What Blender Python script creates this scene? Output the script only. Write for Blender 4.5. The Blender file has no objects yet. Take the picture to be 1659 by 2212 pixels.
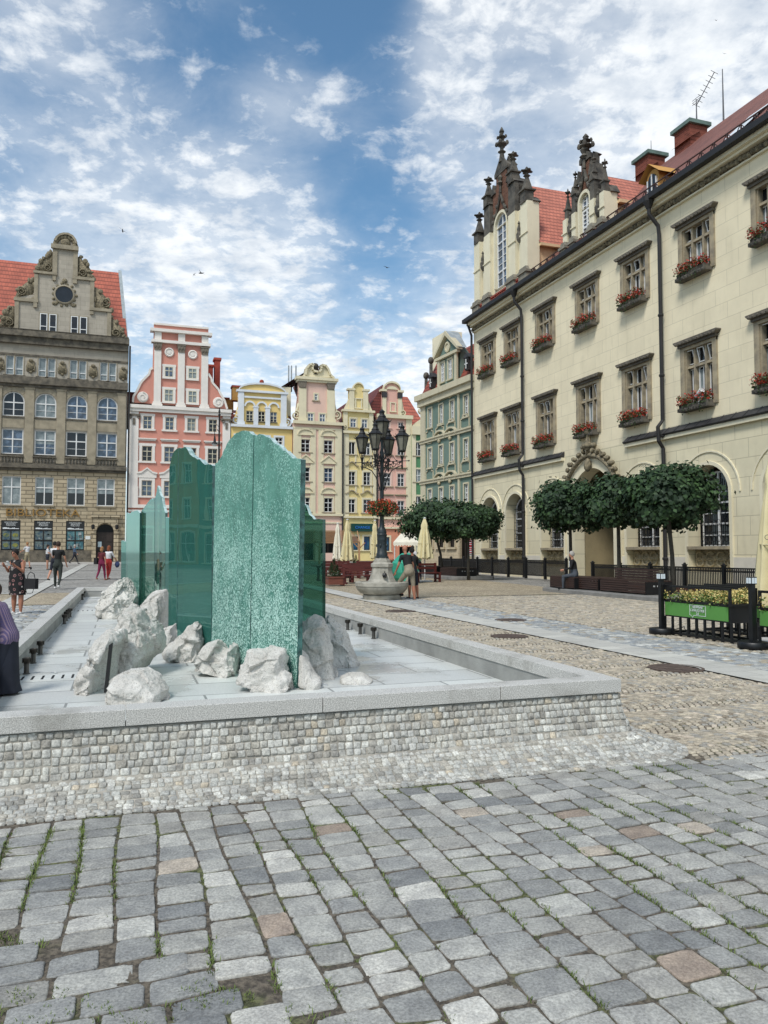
import bpy,bmesh,math,random
import numpy as np
from math import sin,cos,pi,radians,sqrt,atan2
from mathutils import Vector,Matrix
from mathutils import noise as mnoise

S=bpy.context.scene
COL=S.collection
# ---------------------------------------------------------------- camera
FPX,CX,CY=1660.0,829.5,1106.0        # focal length and centre in units of a 1659 x 2212 frame
PITCH=radians(2.97)
CAMH=1.55
cd=bpy.data.cameras.new("camera")
cam=bpy.data.objects.new("camera",cd)
COL.objects.link(cam)
cd.sensor_fit='VERTICAL'
cd.sensor_height=36.0
cd.lens=FPX/2212.0*36.0
cd.clip_start=0.05
cd.clip_end=3000
cam.location=(0,0,CAMH)
cam.rotation_euler=(radians(90)+PITCH,0,0)
S.camera=cam
# ---------------------------------------------------------------- view
S.view_settings.view_transform='Standard'
S.view_settings.look='None'
S.view_settings.exposure=0.36
S.view_settings.gamma=1.0
S.render.film_transparent=False
S.cycles.max_bounces=7
S.cycles.diffuse_bounces=3
S.cycles.glossy_bounces=3
S.cycles.transmission_bounces=4
S.cycles.transparent_max_bounces=16
S.cycles.caustics_reflective=False
S.cycles.caustics_refractive=False
S.cycles.use_denoising=True
# ---------------------------------------------------------------- sun
SUN_EL,SUN_AZ=radians(52),radians(-150)      # azimuth measured from +Y towards +X
sl=bpy.data.lights.new("sun",'SUN')
sl.energy=2.2
sl.angle=radians(16)
sl.color=(1.0,0.965,0.91)
sun=bpy.data.objects.new("sun",sl)
COL.objects.link(sun)
sd=Vector((sin(SUN_AZ)*cos(SUN_EL),cos(SUN_AZ)*cos(SUN_EL),sin(SUN_EL)))
sun.rotation_euler=sd.to_track_quat('Z','Y').to_euler()
sun.location=(0,0,60)

# ---------------------------------------------------------------- node helpers
def N(nt,kind,**kw):
    n=nt.nodes.new(kind)
    for k,v in kw.items():
        if k=='inp':
            for kk,vv in v.items():
                if isinstance(vv,bpy.types.NodeSocket):
                    nt.links.new(vv,n.inputs[kk])
                else:
                    n.inputs[kk].default_value=vv
        else:
            setattr(n,k,v)
    return n
def MATH(nt,op,a,b=0.0,c=0.0,clamp=False):
    return N(nt,'ShaderNodeMath',operation=op,use_clamp=clamp,inp={0:a,1:b,2:c}).outputs[0]
def MIXC(nt,f,a,b,mode='MIX'):
    n=N(nt,'ShaderNodeMix',data_type='RGBA',blend_type=mode)
    for i,v in ((0,f),(6,a),(7,b)):
        if isinstance(v,bpy.types.NodeSocket):
            nt.links.new(v,n.inputs[i])
        else:
            n.inputs[i].default_value=v if i==0 else (tuple(v)+(1,) if len(v)==3 else v)
    return n.outputs[2]
def RAMP(nt,f,stops):
    n=N(nt,'ShaderNodeValToRGB')
    el=n.color_ramp.elements
    while len(el)<len(stops):
        el.new(0.5)
    for e,(p,c) in zip(el,stops):
        e.position=p
        e.color=(c,c,c,1) if isinstance(c,(int,float)) else tuple(c)+(1,)
    nt.links.new(f,n.inputs[0])
    return n.outputs[0]
def SM(nt,v,lo,hi):
    return N(nt,'ShaderNodeMapRange',interpolation_type='SMOOTHSTEP',inp={0:v,1:lo,2:hi,3:0.0,4:1.0}).outputs[0]

# ---------------------------------------------------------------- world: physical sky with a broken cloud layer
w=bpy.data.worlds.new("World")
S.world=w
w.use_nodes=True
nt=w.node_tree
nt.nodes.clear()
sky=N(nt,'ShaderNodeTexSky',sky_type='NISHITA',sun_disc=False,sun_elevation=SUN_EL,sun_rotation=SUN_AZ,altitude=120,air_density=1.0,dust_density=0.6,ozone_density=2.0)
tc=N(nt,'ShaderNodeTexCoord')
sep=N(nt,'ShaderNodeSeparateXYZ',inp={0:tc.outputs['Generated']})
dx,dy,dz=sep.outputs
zc=MATH(nt,'ADD',MATH(nt,'MAXIMUM',dz,0.0),0.16)
px_=MATH(nt,'DIVIDE',dx,zc)
py_=MATH(nt,'DIVIDE',dy,zc)
cv=N(nt,'ShaderNodeCombineXYZ',inp={0:px_,1:py_,2:0.0}).outputs[0]
def lobe(az,el,ra,re):
    """soft patch of cloud layer around a compass direction and elevation, in degrees"""
    a=N(nt,'ShaderNodeMath',operation='ARCTAN2',inp={0:dx,1:dy}).outputs[0]
    e=MATH(nt,'ARCSINE',dz)
    u=MATH(nt,'DIVIDE',MATH(nt,'SUBTRACT',a,radians(az)),radians(ra))
    v_=MATH(nt,'DIVIDE',MATH(nt,'SUBTRACT',e,radians(el)),radians(re))
    q=MATH(nt,'ADD',MATH(nt,'MULTIPLY',u,u),MATH(nt,'MULTIPLY',v_,v_))
    return MATH(nt,'POWER',2.718,MATH(nt,'MULTIPLY',q,-1.0))
n_big=N(nt,'ShaderNodeTexNoise',inp={'Vector':cv,'Scale':1.1,'Detail':4.0,'Roughness':0.5,'Distortion':0.3}).outputs[0]
n_mid=N(nt,'ShaderNodeTexNoise',inp={'Vector':cv,'Scale':5.5,'Detail':9.0,'Roughness':0.62,'Distortion':0.35}).outputs[0]
n_puf=N(nt,'ShaderNodeTexNoise',inp={'Vector':cv,'Scale':15.0,'Detail':8.0,'Roughness':0.62,'Distortion':0.25}).outputs[0]
cov=MATH(nt,'MULTIPLY',n_big,0.22)
for args,wt in (((22,33,15,22),.45),((-15,21,13,7),.40),((8,14,20,6),.40),((-24,36,8,9),.22),((-8,31,5,2.5),.25),((-5,8,40,4.5),.45),((4,33,3,6),.22),((120,30,70,40),.45),((-140,30,60,30),.35),((0,90,60,30),.3),((-1,20,5,9),-.22),((-4,37,5.0,7),-.20),((-14,33,6,3.5),-.16),((4,10.5,12,2.2),-.12),((-14,13.5,14,2.0),-.10),((1.5,30,2.5,12),-.10)):
    cov=MATH(nt,'ADD',cov,MATH(nt,'MULTIPLY',lobe(*args),wt))
dens=MATH(nt,'ADD',cov,MATH(nt,'ADD',MATH(nt,'MULTIPLY',MATH(nt,'SUBTRACT',n_mid,0.5),1.15),MATH(nt,'MULTIPLY',MATH(nt,'SUBTRACT',n_puf,0.5),1.1)))
veil=MATH(nt,'MULTIPLY',SM(nt,MATH(nt,'ADD',cov,MATH(nt,'MULTIPLY',MATH(nt,'SUBTRACT',n_mid,.5),.45)),0.0,0.62),0.62)
mask=MATH(nt,'MAXIMUM',MATH(nt,'MULTIPLY',SM(nt,dens,0.08,0.66),0.92),veil)
shade=N(nt,'ShaderNodeTexNoise',inp={'Vector':cv,'Scale':8.0,'Detail':6.0,'Roughness':0.6}).outputs[0]
ccol=MIXC(nt,SM(nt,shade,0.32,0.62),(0.58,0.63,0.69),(0.84,0.86,0.87))
hz=MATH(nt,'MULTIPLY',SM(nt,MATH(nt,'MULTIPLY',dz,-1.0),-0.30,0.0),0.45)
skyc=N(nt,'ShaderNodeVectorMath',operation='SCALE',inp={0:sky.outputs[0],3:0.118}).outputs[0]
skyc=MIXC(nt,1.0,skyc,(0.80,1.03,1.03),'MULTIPLY')
skyc=MIXC(nt,hz,skyc,(0.62,0.75,0.88))
allc=MIXC(nt,mask,skyc,ccol)
bg=N(nt,'ShaderNodeBackground',inp={0:allc,1:1.0})
wo=N(nt,'ShaderNodeOutputWorld',inp={0:bg.outputs[0]})
w.cycles.sampling_method='MANUAL'
w.cycles.sample_map_resolution=512

# ---------------------------------------------------------------- frames of reference
TH=radians(18.7)
U=Vector((-sin(TH),cos(TH)))      # runs up the square, along the fountain
V=Vector((cos(TH),sin(TH)))       # runs across it
def sd2(s,d,z=0.0):
    p=U*s+V*d
    return Vector((p.x,p.y,z))
def gz(s):
    return max(0.0,s-25.0)*0.0088
def ray(px,py):
    a,b=(px-CX)/FPX,(CY-py)/FPX
    return Vector((a,cos(PITCH)-b*sin(PITCH),sin(PITCH)+b*cos(PITCH)))
def onz(px,py,z=0.0):
    """real point at height z seen in direction px, py"""
    r=ray(px,py)
    t=(z-CAMH)/r.z
    return Vector((r.x*t,r.y*t,z))
def ong(px,py):
    z=0.0
    for _ in range(30):
        p=onz(px,py,z)
        z=z*.5+.5*gz(U.dot(p.xy))
    p.z=z
    return p
def atY(px,py,Y):
    r=ray(px,py)
    t=Y/r.y
    return Vector((r.x*t,Y,CAMH+r.z*t))
class Fac:
    """vertical facade plane through O (2D) along direction ang; z0 = ground there"""
    def __init__(s,O,ang,z0=0.0):
        s.O,s.a,s.z0=Vector(O),ang,z0
        s.d=Vector((cos(ang),sin(ang))); s.n=Vector((-sin(ang),cos(ang)))
    def uv(s,px,py,off=0.0):
        r=ray(px,py)
        t=(s.O+s.n*off).dot(s.n)/r.xy.dot(s.n)
        p=r.xy*t
        return ((p-s.O).dot(s.d),CAMH+r.z*t-s.z0)
    def x(s,px,py=1100,off=0.0):return s.uv(px,py,off)[0]
    def z(s,px,py,off=0.0):return s.uv(px,py,off)[1]
    def R(s,x0,y0,x1,y1):
        """rectangle seen between two columns and two rows -> (xa, xb, za, zb)"""
        xm=(x0+x1)/2
        ym=(y0+y1)/2
        return (s.x(x0,ym),s.x(x1,ym),s.z(xm,y1),s.z(xm,y0))

# ---------------------------------------------------------------- mesh builder
class MB:
    def __init__(s):s.v,s.f,s.mi,s.m=[],[],[],0
    def add(s,vs,fs,M=None):
        n=len(s.v)
        s.v += [tuple(M @ Vector(v)) for v in vs] if M else [tuple(v) for v in vs]
        s.f += [tuple(i+n for i in f) for f in fs]
        s.mi += [s.m]*len(fs)
        return s
    def box(s,x0,x1,y0,y1,z0,z1,M=None):
        if x0>x1:x0,x1=x1,x0
        if y0>y1:y0,y1=y1,y0
        if z0>z1:z0,z1=z1,z0
        return s.add([(x0,y0,z0),(x1,y0,z0),(x1,y1,z0),(x0,y1,z0),(x0,y0,z1),(x1,y0,z1),(x1,y1,z1),(x0,y1,z1)],
                     [(0,3,2,1),(4,5,6,7),(0,1,5,4),(1,2,6,5),(2,3,7,6),(3,0,4,7)],M)
    def prism(s,poly,y0,y1,M=None):
        """outline in x-z, thickness along y"""
        a=sum(poly[i][0]*poly[(i+1) % len(poly)][1]-poly[(i+1) % len(poly)][0]*poly[i][1] for i in range(len(poly)))
        if a<0:poly=poly[::-1]
        n=len(poly)
        vs=[(p[0],y0,p[1]) for p in poly]+[(p[0],y1,p[1]) for p in poly]
        fs=[tuple(range(n)),tuple(range(2*n-1,n-1,-1))]
        fs += [(i,i+n,(i+1) % n+n,(i+1) % n) for i in range(n)]
        return s.add(vs,fs,M)
    def prismz(s,poly,z0,z1,M=None):
        a=sum(poly[i][0]*poly[(i+1) % len(poly)][1]-poly[(i+1) % len(poly)][0]*poly[i][1] for i in range(len(poly)))
        if a<0:poly=poly[::-1]
        n=len(poly)
        vs=[(p[0],p[1],z0) for p in poly]+[(p[0],p[1],z1) for p in poly]
        fs=[tuple(range(n-1,-1,-1)),tuple(range(n,2*n))]+[(i,(i+1) % n,(i+1) % n+n,i+n) for i in range(n)]
        return s.add(vs,fs,M)
    def lathe(s,c,prof,n=20,ph=0.0,sx=1.0,sy=1.0,M=None):
        vs,fs=[],[]
        for r,z in prof:
            for k in range(n):
                a=2*pi*k/n+ph
                vs.append((c[0]+r*cos(a)*sx,c[1]+r*sin(a)*sy,c[2]+z))
        for j in range(len(prof)-1):
            for k in range(n):
                k2=(k+1) % n
                fs.append((j*n+k,j*n+k2,(j+1)*n+k2,(j+1)*n+k))
        fs.append(tuple(range(n-1,-1,-1)))
        m=(len(prof)-1)*n
        fs.append(tuple(range(m,m+n)))
        return s.add(vs,fs,M)
    def cyl(s,c,r,h,n=14,r2=None,M=None):
        return s.lathe(c,[(r,0),(r if r2 is None else r2,h)],n,M=M)
    def tube(s,pts,r,n=6,M=None):
        pts=[Vector(p) for p in pts]
        rr=r if isinstance(r,(list,tuple)) else [r]*len(pts)
        vs,fs=[],[]
        up=None
        for i,p in enumerate(pts):
            t=(pts[min(i+1,len(pts)-1)]-pts[max(i-1,0)])
            if t.length<1e-9:t=Vector((0,0,1))
            t.normalize()
            if up is None:
                up=t.orthogonal().normalized()
            up=(up-t*up.dot(t))
            up=up.normalized() if up.length>1e-6 else t.orthogonal().normalized()
            b=t.cross(up)
            for k in range(n):
                a=2*pi*k/n
                vs.append(p+(up*cos(a)+b*sin(a))*rr[i])
        for i in range(len(pts)-1):
            for k in range(n):
                k2=(k+1) % n
                fs.append((i*n+k,i*n+k2,(i+1)*n+k2,(i+1)*n+k))
        fs.append(tuple(range(n-1,-1,-1)))
        m=(len(pts)-1)*n
        fs.append(tuple(range(m,m+n)))
        return s.add(vs,fs,M)
    def ball(s,c,r,n=10,m=7,M=None):
        r3=r if isinstance(r,(tuple,list)) else (r,r,r)
        vs=[(c[0]+r3[0]*sin(pi*j/m)*cos(2*pi*k/n),c[1]+r3[1]*sin(pi*j/m)*sin(2*pi*k/n),c[2]+r3[2]*cos(pi*j/m)) for j in range(m+1) for k in range(n)]
        fs=[(j*n+k,(j+1)*n+k,(j+1)*n+(k+1) % n,j*n+(k+1) % n) for j in range(m) for k in range(n)]
        return s.add(vs,fs,M)
    def mesh(s,name,mats,smooth=False):
        me=bpy.data.meshes.new(name)
        me.from_pydata(s.v,[],s.f)
        for m in (mats if isinstance(mats,(list,tuple)) else [mats]):
            me.materials.append(m)
        if max(s.mi,default=0)>0:
            me.polygons.foreach_set('material_index',s.mi)
        if smooth:
            me.polygons.foreach_set('use_smooth',[True]*len(s.f))
        me.validate()
        me.update()
        return me
    def obj(s,name,mats,parent=None,smooth=False,bevel=0.0,auto=None):
        me=s.mesh(name,mats,smooth)
        o=bpy.data.objects.new(name,me)
        COL.objects.link(o)
        if parent:o.parent=parent
        if auto is not None:
            me.polygons.foreach_set('use_smooth',[True]*len(me.polygons))
            try:me.set_sharp_from_angle(angle=radians(auto))
            except Exception:pass
        if bevel:
            b=o.modifiers.new('bevel','BEVEL'); b.width=bevel; b.segments=2; b.limit_method='ANGLE'
        return o
def empty(name,loc=(0,0,0),rz=0.0):
    o=bpy.data.objects.new(name,None)
    o.location=loc; o.rotation_euler=(0,0,rz); o.empty_display_size=.2
    COL.objects.link(o)
    return o
def tag(o,label=None,cat=None,group=None,kind=None):
    if label:o['label']=label
    if cat:o['category']=cat
    if group:o['group']=group
    if kind:o['kind']=kind
    return o
def struct(o):
    o['kind']='structure'
    return o
def split_far(o,gap=.12):
    """give far apart pieces of one part a mesh of their own"""
    me=o.data; n=len(me.vertices)
    par=list(range(n))
    def fd(i):
        while par[i] != i:par[i]=par[par[i]]; i=par[i]
        return i
    for p in me.polygons:
        a=fd(p.vertices[0])
        for v in p.vertices[1:]:par[fd(v)]=a
    comp={}
    for i in range(n):comp.setdefault(fd(i),[]).append(i)
    B_=[(np.array([me.vertices[i].co for i in c]).min(0)-gap/2,np.array([me.vertices[i].co for i in c]).max(0)+gap/2,c) for c in comp.values()]
    k=len(B_); pr2=list(range(k))
    def f2(i):
        while pr2[i] != i:i=pr2[i]
        return i
    for i in range(k):
        for j in range(i):
            if (B_[i][0]<=B_[j][1]).all() and (B_[j][0]<=B_[i][1]).all():pr2[f2(i)]=f2(j)
    gr={}
    for i in range(k):gr.setdefault(f2(i),[]).extend(B_[i][2])
    if len(gr)<2:return
    for c in list(gr.values())[1:]:
        keep=set(c)
        bm=bmesh.new(); bm.from_mesh(me); bm.verts.ensure_lookup_table()
        bmesh.ops.delete(bm,geom=[v for v in bm.verts if v.index not in keep],context='VERTS')
        m2=bpy.data.meshes.new(me.name); bm.to_mesh(m2); bm.free()
        for m in me.materials:m2.materials.append(m)
        q=bpy.data.objects.new(o.name.split('.')[0],m2); COL.objects.link(q); q.parent=o.parent; q.matrix_local=o.matrix_local.copy()
    keep=set(list(gr.values())[0])
    bm=bmesh.new(); bm.from_mesh(me); bm.verts.ensure_lookup_table()
    bmesh.ops.delete(bm,geom=[v for v in bm.verts if v.index not in keep],context='VERTS'); bm.to_mesh(me); bm.free()
def copy_tree(o,parent=None):
    c=o.copy(); COL.objects.link(c)
    c.parent=parent
    for ch in [x for x in bpy.data.objects if x.parent==o]:
        copy_tree(ch,c)
    return c
def T(x=0,y=0,z=0,rz=0,rx=0,ry=0,s=1):
    return Matrix.Translation((x,y,z)) @ Matrix.Rotation(rz,4,'Z') @ Matrix.Rotation(ry,4,'Y') @ Matrix.Rotation(rx,4,'X') @ Matrix.Scale(s,4)
def sr(r,g,b):
    """sRGB 0-255 to linear"""
    f=lambda c:(c/255/12.92) if c/255<=.04045 else ((c/255+.055)/1.055) ** 2.4
    return (f(r),f(g),f(b))
# ================================================================ materials
MATS={}
def newmat(name):
    m=bpy.data.materials.new(name)
    m.use_nodes=True
    nt=m.node_tree
    b=nt.nodes['Principled BSDF']
    MATS[name]=m
    return m,nt,b
def objco(nt,sc=None):
    t=N(nt,'ShaderNodeTexCoord').outputs['Object']
    if sc:
        t=N(nt,'ShaderNodeMapping',inp={0:t,'Scale':sc}).outputs[0]
    return t
def noise(nt,vec,scale,detail=5,rough=.6,out=0):
    return N(nt,'ShaderNodeTexNoise',inp={'Vector':vec,'Scale':scale,'Detail':detail,'Roughness':rough}).outputs[out]
def bump(nt,b,h,strength=.3,dist=.01):
    n=N(nt,'ShaderNodeBump',inp={'Strength':strength,'Distance':dist,'Height':h})
    nt.links.new(n.outputs[0],b.inputs['Normal'])
def plain(name,c,rough=.8,var=.12,scale=3.0,metal=0.0,bmp=.15,bscale=30,c2=None,spec=None):
    """colour with mottled variation and a fine surface grain"""
    m,nt,b=newmat(name)
    co=objco(nt)
    f=noise(nt,co,scale,7,.65)
    a=tuple(x*(1-var) for x in c); d=c2 or tuple(min(1,x*(1+var)) for x in c)
    col=MIXC(nt,SM(nt,f,.3,.7),a,d)
    nt.links.new(col,b.inputs['Base Color'])
    b.inputs['Roughness'].default_value=rough
    b.inputs['Metallic'].default_value=metal
    if spec is not None:b.inputs['Specular IOR Level'].default_value=spec
    if bmp:bump(nt,b,noise(nt,co,bscale,4),bmp,.01)
    return m
def wallmat(name,c,block=None,line=.86,dirt=.35,dirtc=(.10,.09,.075),stain=1.0,bv=.05):
    """plaster or ashlar: optional block joints, rain streaks that run down, blotches"""
    m,nt,b=newmat(name)
    co=objco(nt)
    sp=N(nt,'ShaderNodeSeparateXYZ',inp={0:co}).outputs
    f=noise(nt,co,.6,8,.65)
    base=MIXC(nt,SM(nt,f,.3,.7),tuple(x*.93 for x in c),tuple(min(1,x*1.05) for x in c))
    hgt=noise(nt,co,25,4)
    if block:
        bw,bh,ms=block
        xz=N(nt,'ShaderNodeCombineXYZ',inp={0:sp[0],1:sp[2],2:0}).outputs[0]
        br=N(nt,'ShaderNodeTexBrick',offset=.5,inp={'Vector':xz,'Scale':1.0,'Brick Width':bw,'Row Height':bh,'Mortar Size':ms,'Mortar Smooth':.1,'Bias':0.0,
               'Color1':tuple([1-bv]*3)+(1,),'Color2':tuple([1+bv]*3)+(1,),'Mortar':(line,line,line,1)})
        base=MIXC(nt,1.0,base,br.outputs[0],'MULTIPLY')
        hgt=MATH(nt,'SUBTRACT',MATH(nt,'MULTIPLY',hgt,.12),br.outputs[1])
    # streaks: noise stretched vertically
    st=N(nt,'ShaderNodeMapping',inp={0:co,'Scale':(1.6,1.6,.12)}).outputs[0]
    s1=noise(nt,st,2.2,6,.6)
    s2=noise(nt,co,1.3,6,.6)
    dm=MATH(nt,'MULTIPLY',SM(nt,MATH(nt,'ADD',MATH(nt,'MULTIPLY',s1,.6),MATH(nt,'MULTIPLY',s2,.4)),.50,.74),dirt*stain)
    base=MIXC(nt,dm,base,dirtc)
    nt.links.new(base,b.inputs['Base Color'])
    b.inputs['Roughness'].default_value=.85
    b.inputs['Specular IOR Level'].default_value=.25
    bump(nt,b,hgt,.35,.012)
    return m
def tilemat(name,c,row=.34,colw=.22,axis=2,var=.35):
    """roof tiles in courses across the slope"""
    m,nt,b=newmat(name)
    co=objco(nt)
    sp=N(nt,'ShaderNodeSeparateXYZ',inp={0:co}).outputs
    xz=N(nt,'ShaderNodeCombineXYZ',inp={0:sp[0 if axis != 0 else 1],1:sp[2],2:0}).outputs[0]
    br=N(nt,'ShaderNodeTexBrick',offset=.5,inp={'Vector':xz,'Scale':1.0,'Brick Width':colw,'Row Height':row,'Mortar Size':.018,'Mortar Smooth':.4,'Bias':0.0,
           'Color1':tuple(x*(1-var*.4) for x in c)+(1,),'Color2':tuple(x*(1+var*.2) for x in c)+(1,),'Mortar':tuple(x*.55 for x in c)+(1,)})
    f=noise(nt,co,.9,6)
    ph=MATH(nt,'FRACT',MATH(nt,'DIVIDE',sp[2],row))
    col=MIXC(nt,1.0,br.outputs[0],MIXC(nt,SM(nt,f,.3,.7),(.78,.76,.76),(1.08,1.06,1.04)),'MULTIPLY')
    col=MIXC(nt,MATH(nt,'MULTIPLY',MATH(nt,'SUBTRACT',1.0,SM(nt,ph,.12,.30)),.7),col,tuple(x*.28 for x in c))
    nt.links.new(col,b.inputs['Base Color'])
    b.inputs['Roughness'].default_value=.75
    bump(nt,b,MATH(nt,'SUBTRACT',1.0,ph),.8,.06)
    return m
def attrmat(name,rough=.75,grain=.16,gscale=60,bmp=.35,spec=.35,big=.10):
    """each stone has a colour of its own, stored on it; mineral speckle on top"""
    m,nt,b=newmat(name)
    a=N(nt,'ShaderNodeAttribute',attribute_name='col')
    co=objco(nt)
    f=noise(nt,co,gscale,5,.7)
    g=noise(nt,co,9,6,.6)
    col=MIXC(nt,1.0,a.outputs[0],MIXC(nt,SM(nt,f,.30,.70),(1-grain,)*3,(1+grain,)*3),'MULTIPLY')
    col=MIXC(nt,1.0,col,MIXC(nt,SM(nt,g,.3,.7),(1-big,)*3,(1+big,1+big,1+big*.8)),'MULTIPLY')
    nt.links.new(col,b.inputs['Base Color'])
    st=noise(nt,co,1.1,8,.68)
    col=MIXC(nt,1.0,col,MIXC(nt,SM(nt,st,.36,.62),(.80,.79,.77),(1.03,1.03,1.03)),'MULTIPLY')
    rr=N(nt,'ShaderNodeMapRange',inp={0:g,1:.3,2:.7,3:rough-.12,4:min(1,rough+.12)}).outputs[0]
    nt.links.new(rr,b.inputs['Roughness'])
    b.inputs['Specular IOR Level'].default_value=spec
    bump(nt,b,MATH(nt,'ADD',MATH(nt,'MULTIPLY',f,.5),noise(nt,co,28,5,.6)),bmp,.008)
    return m
def woodmat(name,c,rough=.6,axis=0,var=.3):
    m,nt,b=newmat(name)
    sc=[9,9,9]; sc[axis]=.6
    f=noise(nt,objco(nt,sc),3,6,.6)
    col=MIXC(nt,SM(nt,f,.3,.7),tuple(x*(1-var) for x in c),tuple(x*(1+var) for x in c))
    nt.links.new(col,b.inputs['Base Color'])
    b.inputs['Roughness'].default_value=rough
    bump(nt,b,f,.2,.004)
    return m

M_SET=attrmat('grey_setts',.66,.30,85,.6,.35,.17)
M_SMALL=attrmat('small_setts',.85,.32,70,.7,.2,.22)
M_FAN=attrmat('fan_setts',.8,.2,60,.4,.2,.12)
# joint soil with moss
def soilmat():
    m,nt,b=newmat('joint_soil')
    co=objco(nt)
    f=noise(nt,co,40,5); g=noise(nt,co,1.5,5)
    col=MIXC(nt,SM(nt,f,.35,.65),sr(66,60,52),sr(110,101,88))
    col=MIXC(nt,MATH(nt,'MULTIPLY',SM(nt,g,.50,.60),.7),col,MIXC(nt,SM(nt,f,.4,.6),sr(58,66,32),sr(98,110,52)))
    nt.links.new(col,b.inputs['Base Color'])
    b.inputs['Roughness'].default_value=.95
    bump(nt,b,f,.8,.02)
    return m
M_SOIL=soilmat()
def pavemat(name,c1,c2,joint,scale,rnd=.35,ang=0.0,stretch=(1,1,1),jw=.08):
    """distant sett paving: cells with dark joints"""
    m,nt,b=newmat(name)
    co=N(nt,'ShaderNodeMapping',inp={0:objco(nt),'Rotation':(0,0,ang),'Scale':stretch}).outputs[0]
    v1=N(nt,'ShaderNodeTexVoronoi',voronoi_dimensions='2D',feature='DISTANCE_TO_EDGE',inp={'Vector':co,'Scale':scale,'Randomness':rnd})
    v2=N(nt,'ShaderNodeTexVoronoi',voronoi_dimensions='2D',feature='F1',inp={'Vector':co,'Scale':scale,'Randomness':rnd})
    s=N(nt,'ShaderNodeSeparateColor',inp={0:v2.outputs['Color']}).outputs[0]
    col=MIXC(nt,s,c1,c2)
    g=noise(nt,objco(nt),.35,6)
    col=MIXC(nt,1.0,col,MIXC(nt,SM(nt,g,.3,.7),(.84,.84,.83),(1.1,1.1,1.08)),'MULTIPLY')
    j=SM(nt,v1.outputs[0],jw*.3,jw)
    col=MIXC(nt,MATH(nt,'MULTIPLY',MATH(nt,'SUBTRACT',1.0,j),.75),col,joint)
    nt.links.new(col,b.inputs['Base Color'])
    b.inputs['Roughness'].default_value=.8
    b.inputs['Specular IOR Level'].default_value=.3
    bump(nt,b,j,.5,.012)
    return m
M_PAVE=pavemat('far_grey_paving',sr(128,126,122),sr(168,164,158),sr(80,76,70),8.0,.3,TH,(1,.9,1))
M_PAVE_T=pavemat('far_tan_paving',sr(150,138,118),sr(190,176,152),sr(84,76,64),11.0,.8,TH,(1,1,1),.1)
def slabmat(name,c,bw,bh,ang=0.0,wet=0.0,line=.55,off=.5,ms=.008):
    m,nt,b=newmat(name)
    co=N(nt,'ShaderNodeMapping',inp={0:objco(nt),'Rotation':(0,0,ang)}).outputs[0]
    br=N(nt,'ShaderNodeTexBrick',offset=off,inp={'Vector':co,'Scale':1.0,'Brick Width':bw,'Row Height':bh,'Mortar Size':ms,'Mortar Smooth':.2,'Bias':0.0,
           'Color1':(.87,.87,.88,1),'Color2':(1.08,1.08,1.07,1),'Mortar':(line,line,line,1)})
    f=noise(nt,co,90,4,.7); g=noise(nt,co,1.1,7,.6)
    col=MIXC(nt,1.0,c,br.outputs[0],'MULTIPLY')
    col=MIXC(nt,1.0,col,MIXC(nt,SM(nt,f,.3,.7),(.86,)*3,(1.12,)*3),'MULTIPLY')
    wm=SM(nt,g,.50,.62)
    col=MIXC(nt,MATH(nt,'MULTIPLY',wm,.38),col,tuple(x*.58 for x in c))
    nt.links.new(col,b.inputs['Base Color'])
    rr=N(nt,'ShaderNodeMapRange',inp={0:wm,1:0,2:1,3:.62-.25*wet,4:.5-.35*wet}).outputs[0]
    nt.links.new(rr,b.inputs['Roughness'])
    bump(nt,b,MATH(nt,'SUBTRACT',MATH(nt,'MULTIPLY',f,.1),br.outputs[1]),.3,.006)
    return m
M_FLOOR=slabmat('basin_floor',sr(206,208,204),1.15,.62,0,.8,.42,ms=.012)
M_STRIP=slabmat('granite_strip',sr(190,188,180),.9,.35,-TH,0,.6)
M_RIM=plain('rim_granite',sr(172,172,168),.6,.10,2.2,bmp=.25,bscale=120)
def rimmat():
    m,nt,b=newmat('rim_granite_speckled')
    co=objco(nt)
    f=noise(nt,co,130,3,.8); g=noise(nt,co,1.6,8,.65)
    col=MIXC(nt,SM(nt,f,.34,.64),sr(140,138,133),sr(216,214,208))
    col=MIXC(nt,MATH(nt,'MULTIPLY',SM(nt,g,.5,.7),.45),col,sr(112,108,98))
    nt.links.new(col,b.inputs['Base Color'])
    b.inputs['Roughness'].default_value=.62
    bump(nt,b,f,.3,.003)
    return m
M_RIM=rimmat()
def rockmat():
    m,nt,b=newmat('limestone')
    co=objco(nt)
    f=noise(nt,co,22,8,.75); g=noise(nt,co,2.2,8,.7); h=noise(nt,co,80,3,.8)
    col=MIXC(nt,SM(nt,g,.35,.68),sr(206,202,194),sr(232,229,222))
    col=MIXC(nt,MATH(nt,'MULTIPLY',SM(nt,f,.52,.74),.4),col,sr(160,154,144))
    col=MIXC(nt,MATH(nt,'MULTIPLY',SM(nt,h,.52,.68),.6),col,sr(104,100,92))
    nt.links.new(col,b.inputs['Base Color'])
    b.inputs['Roughness'].default_value=.9
    b.inputs['Specular IOR Level'].default_value=.2
    bump(nt,b,MATH(nt,'ADD',f,MATH(nt,'MULTIPLY',h,.3)),.9,.03)
    return m
M_ROCK=rockmat()
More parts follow.
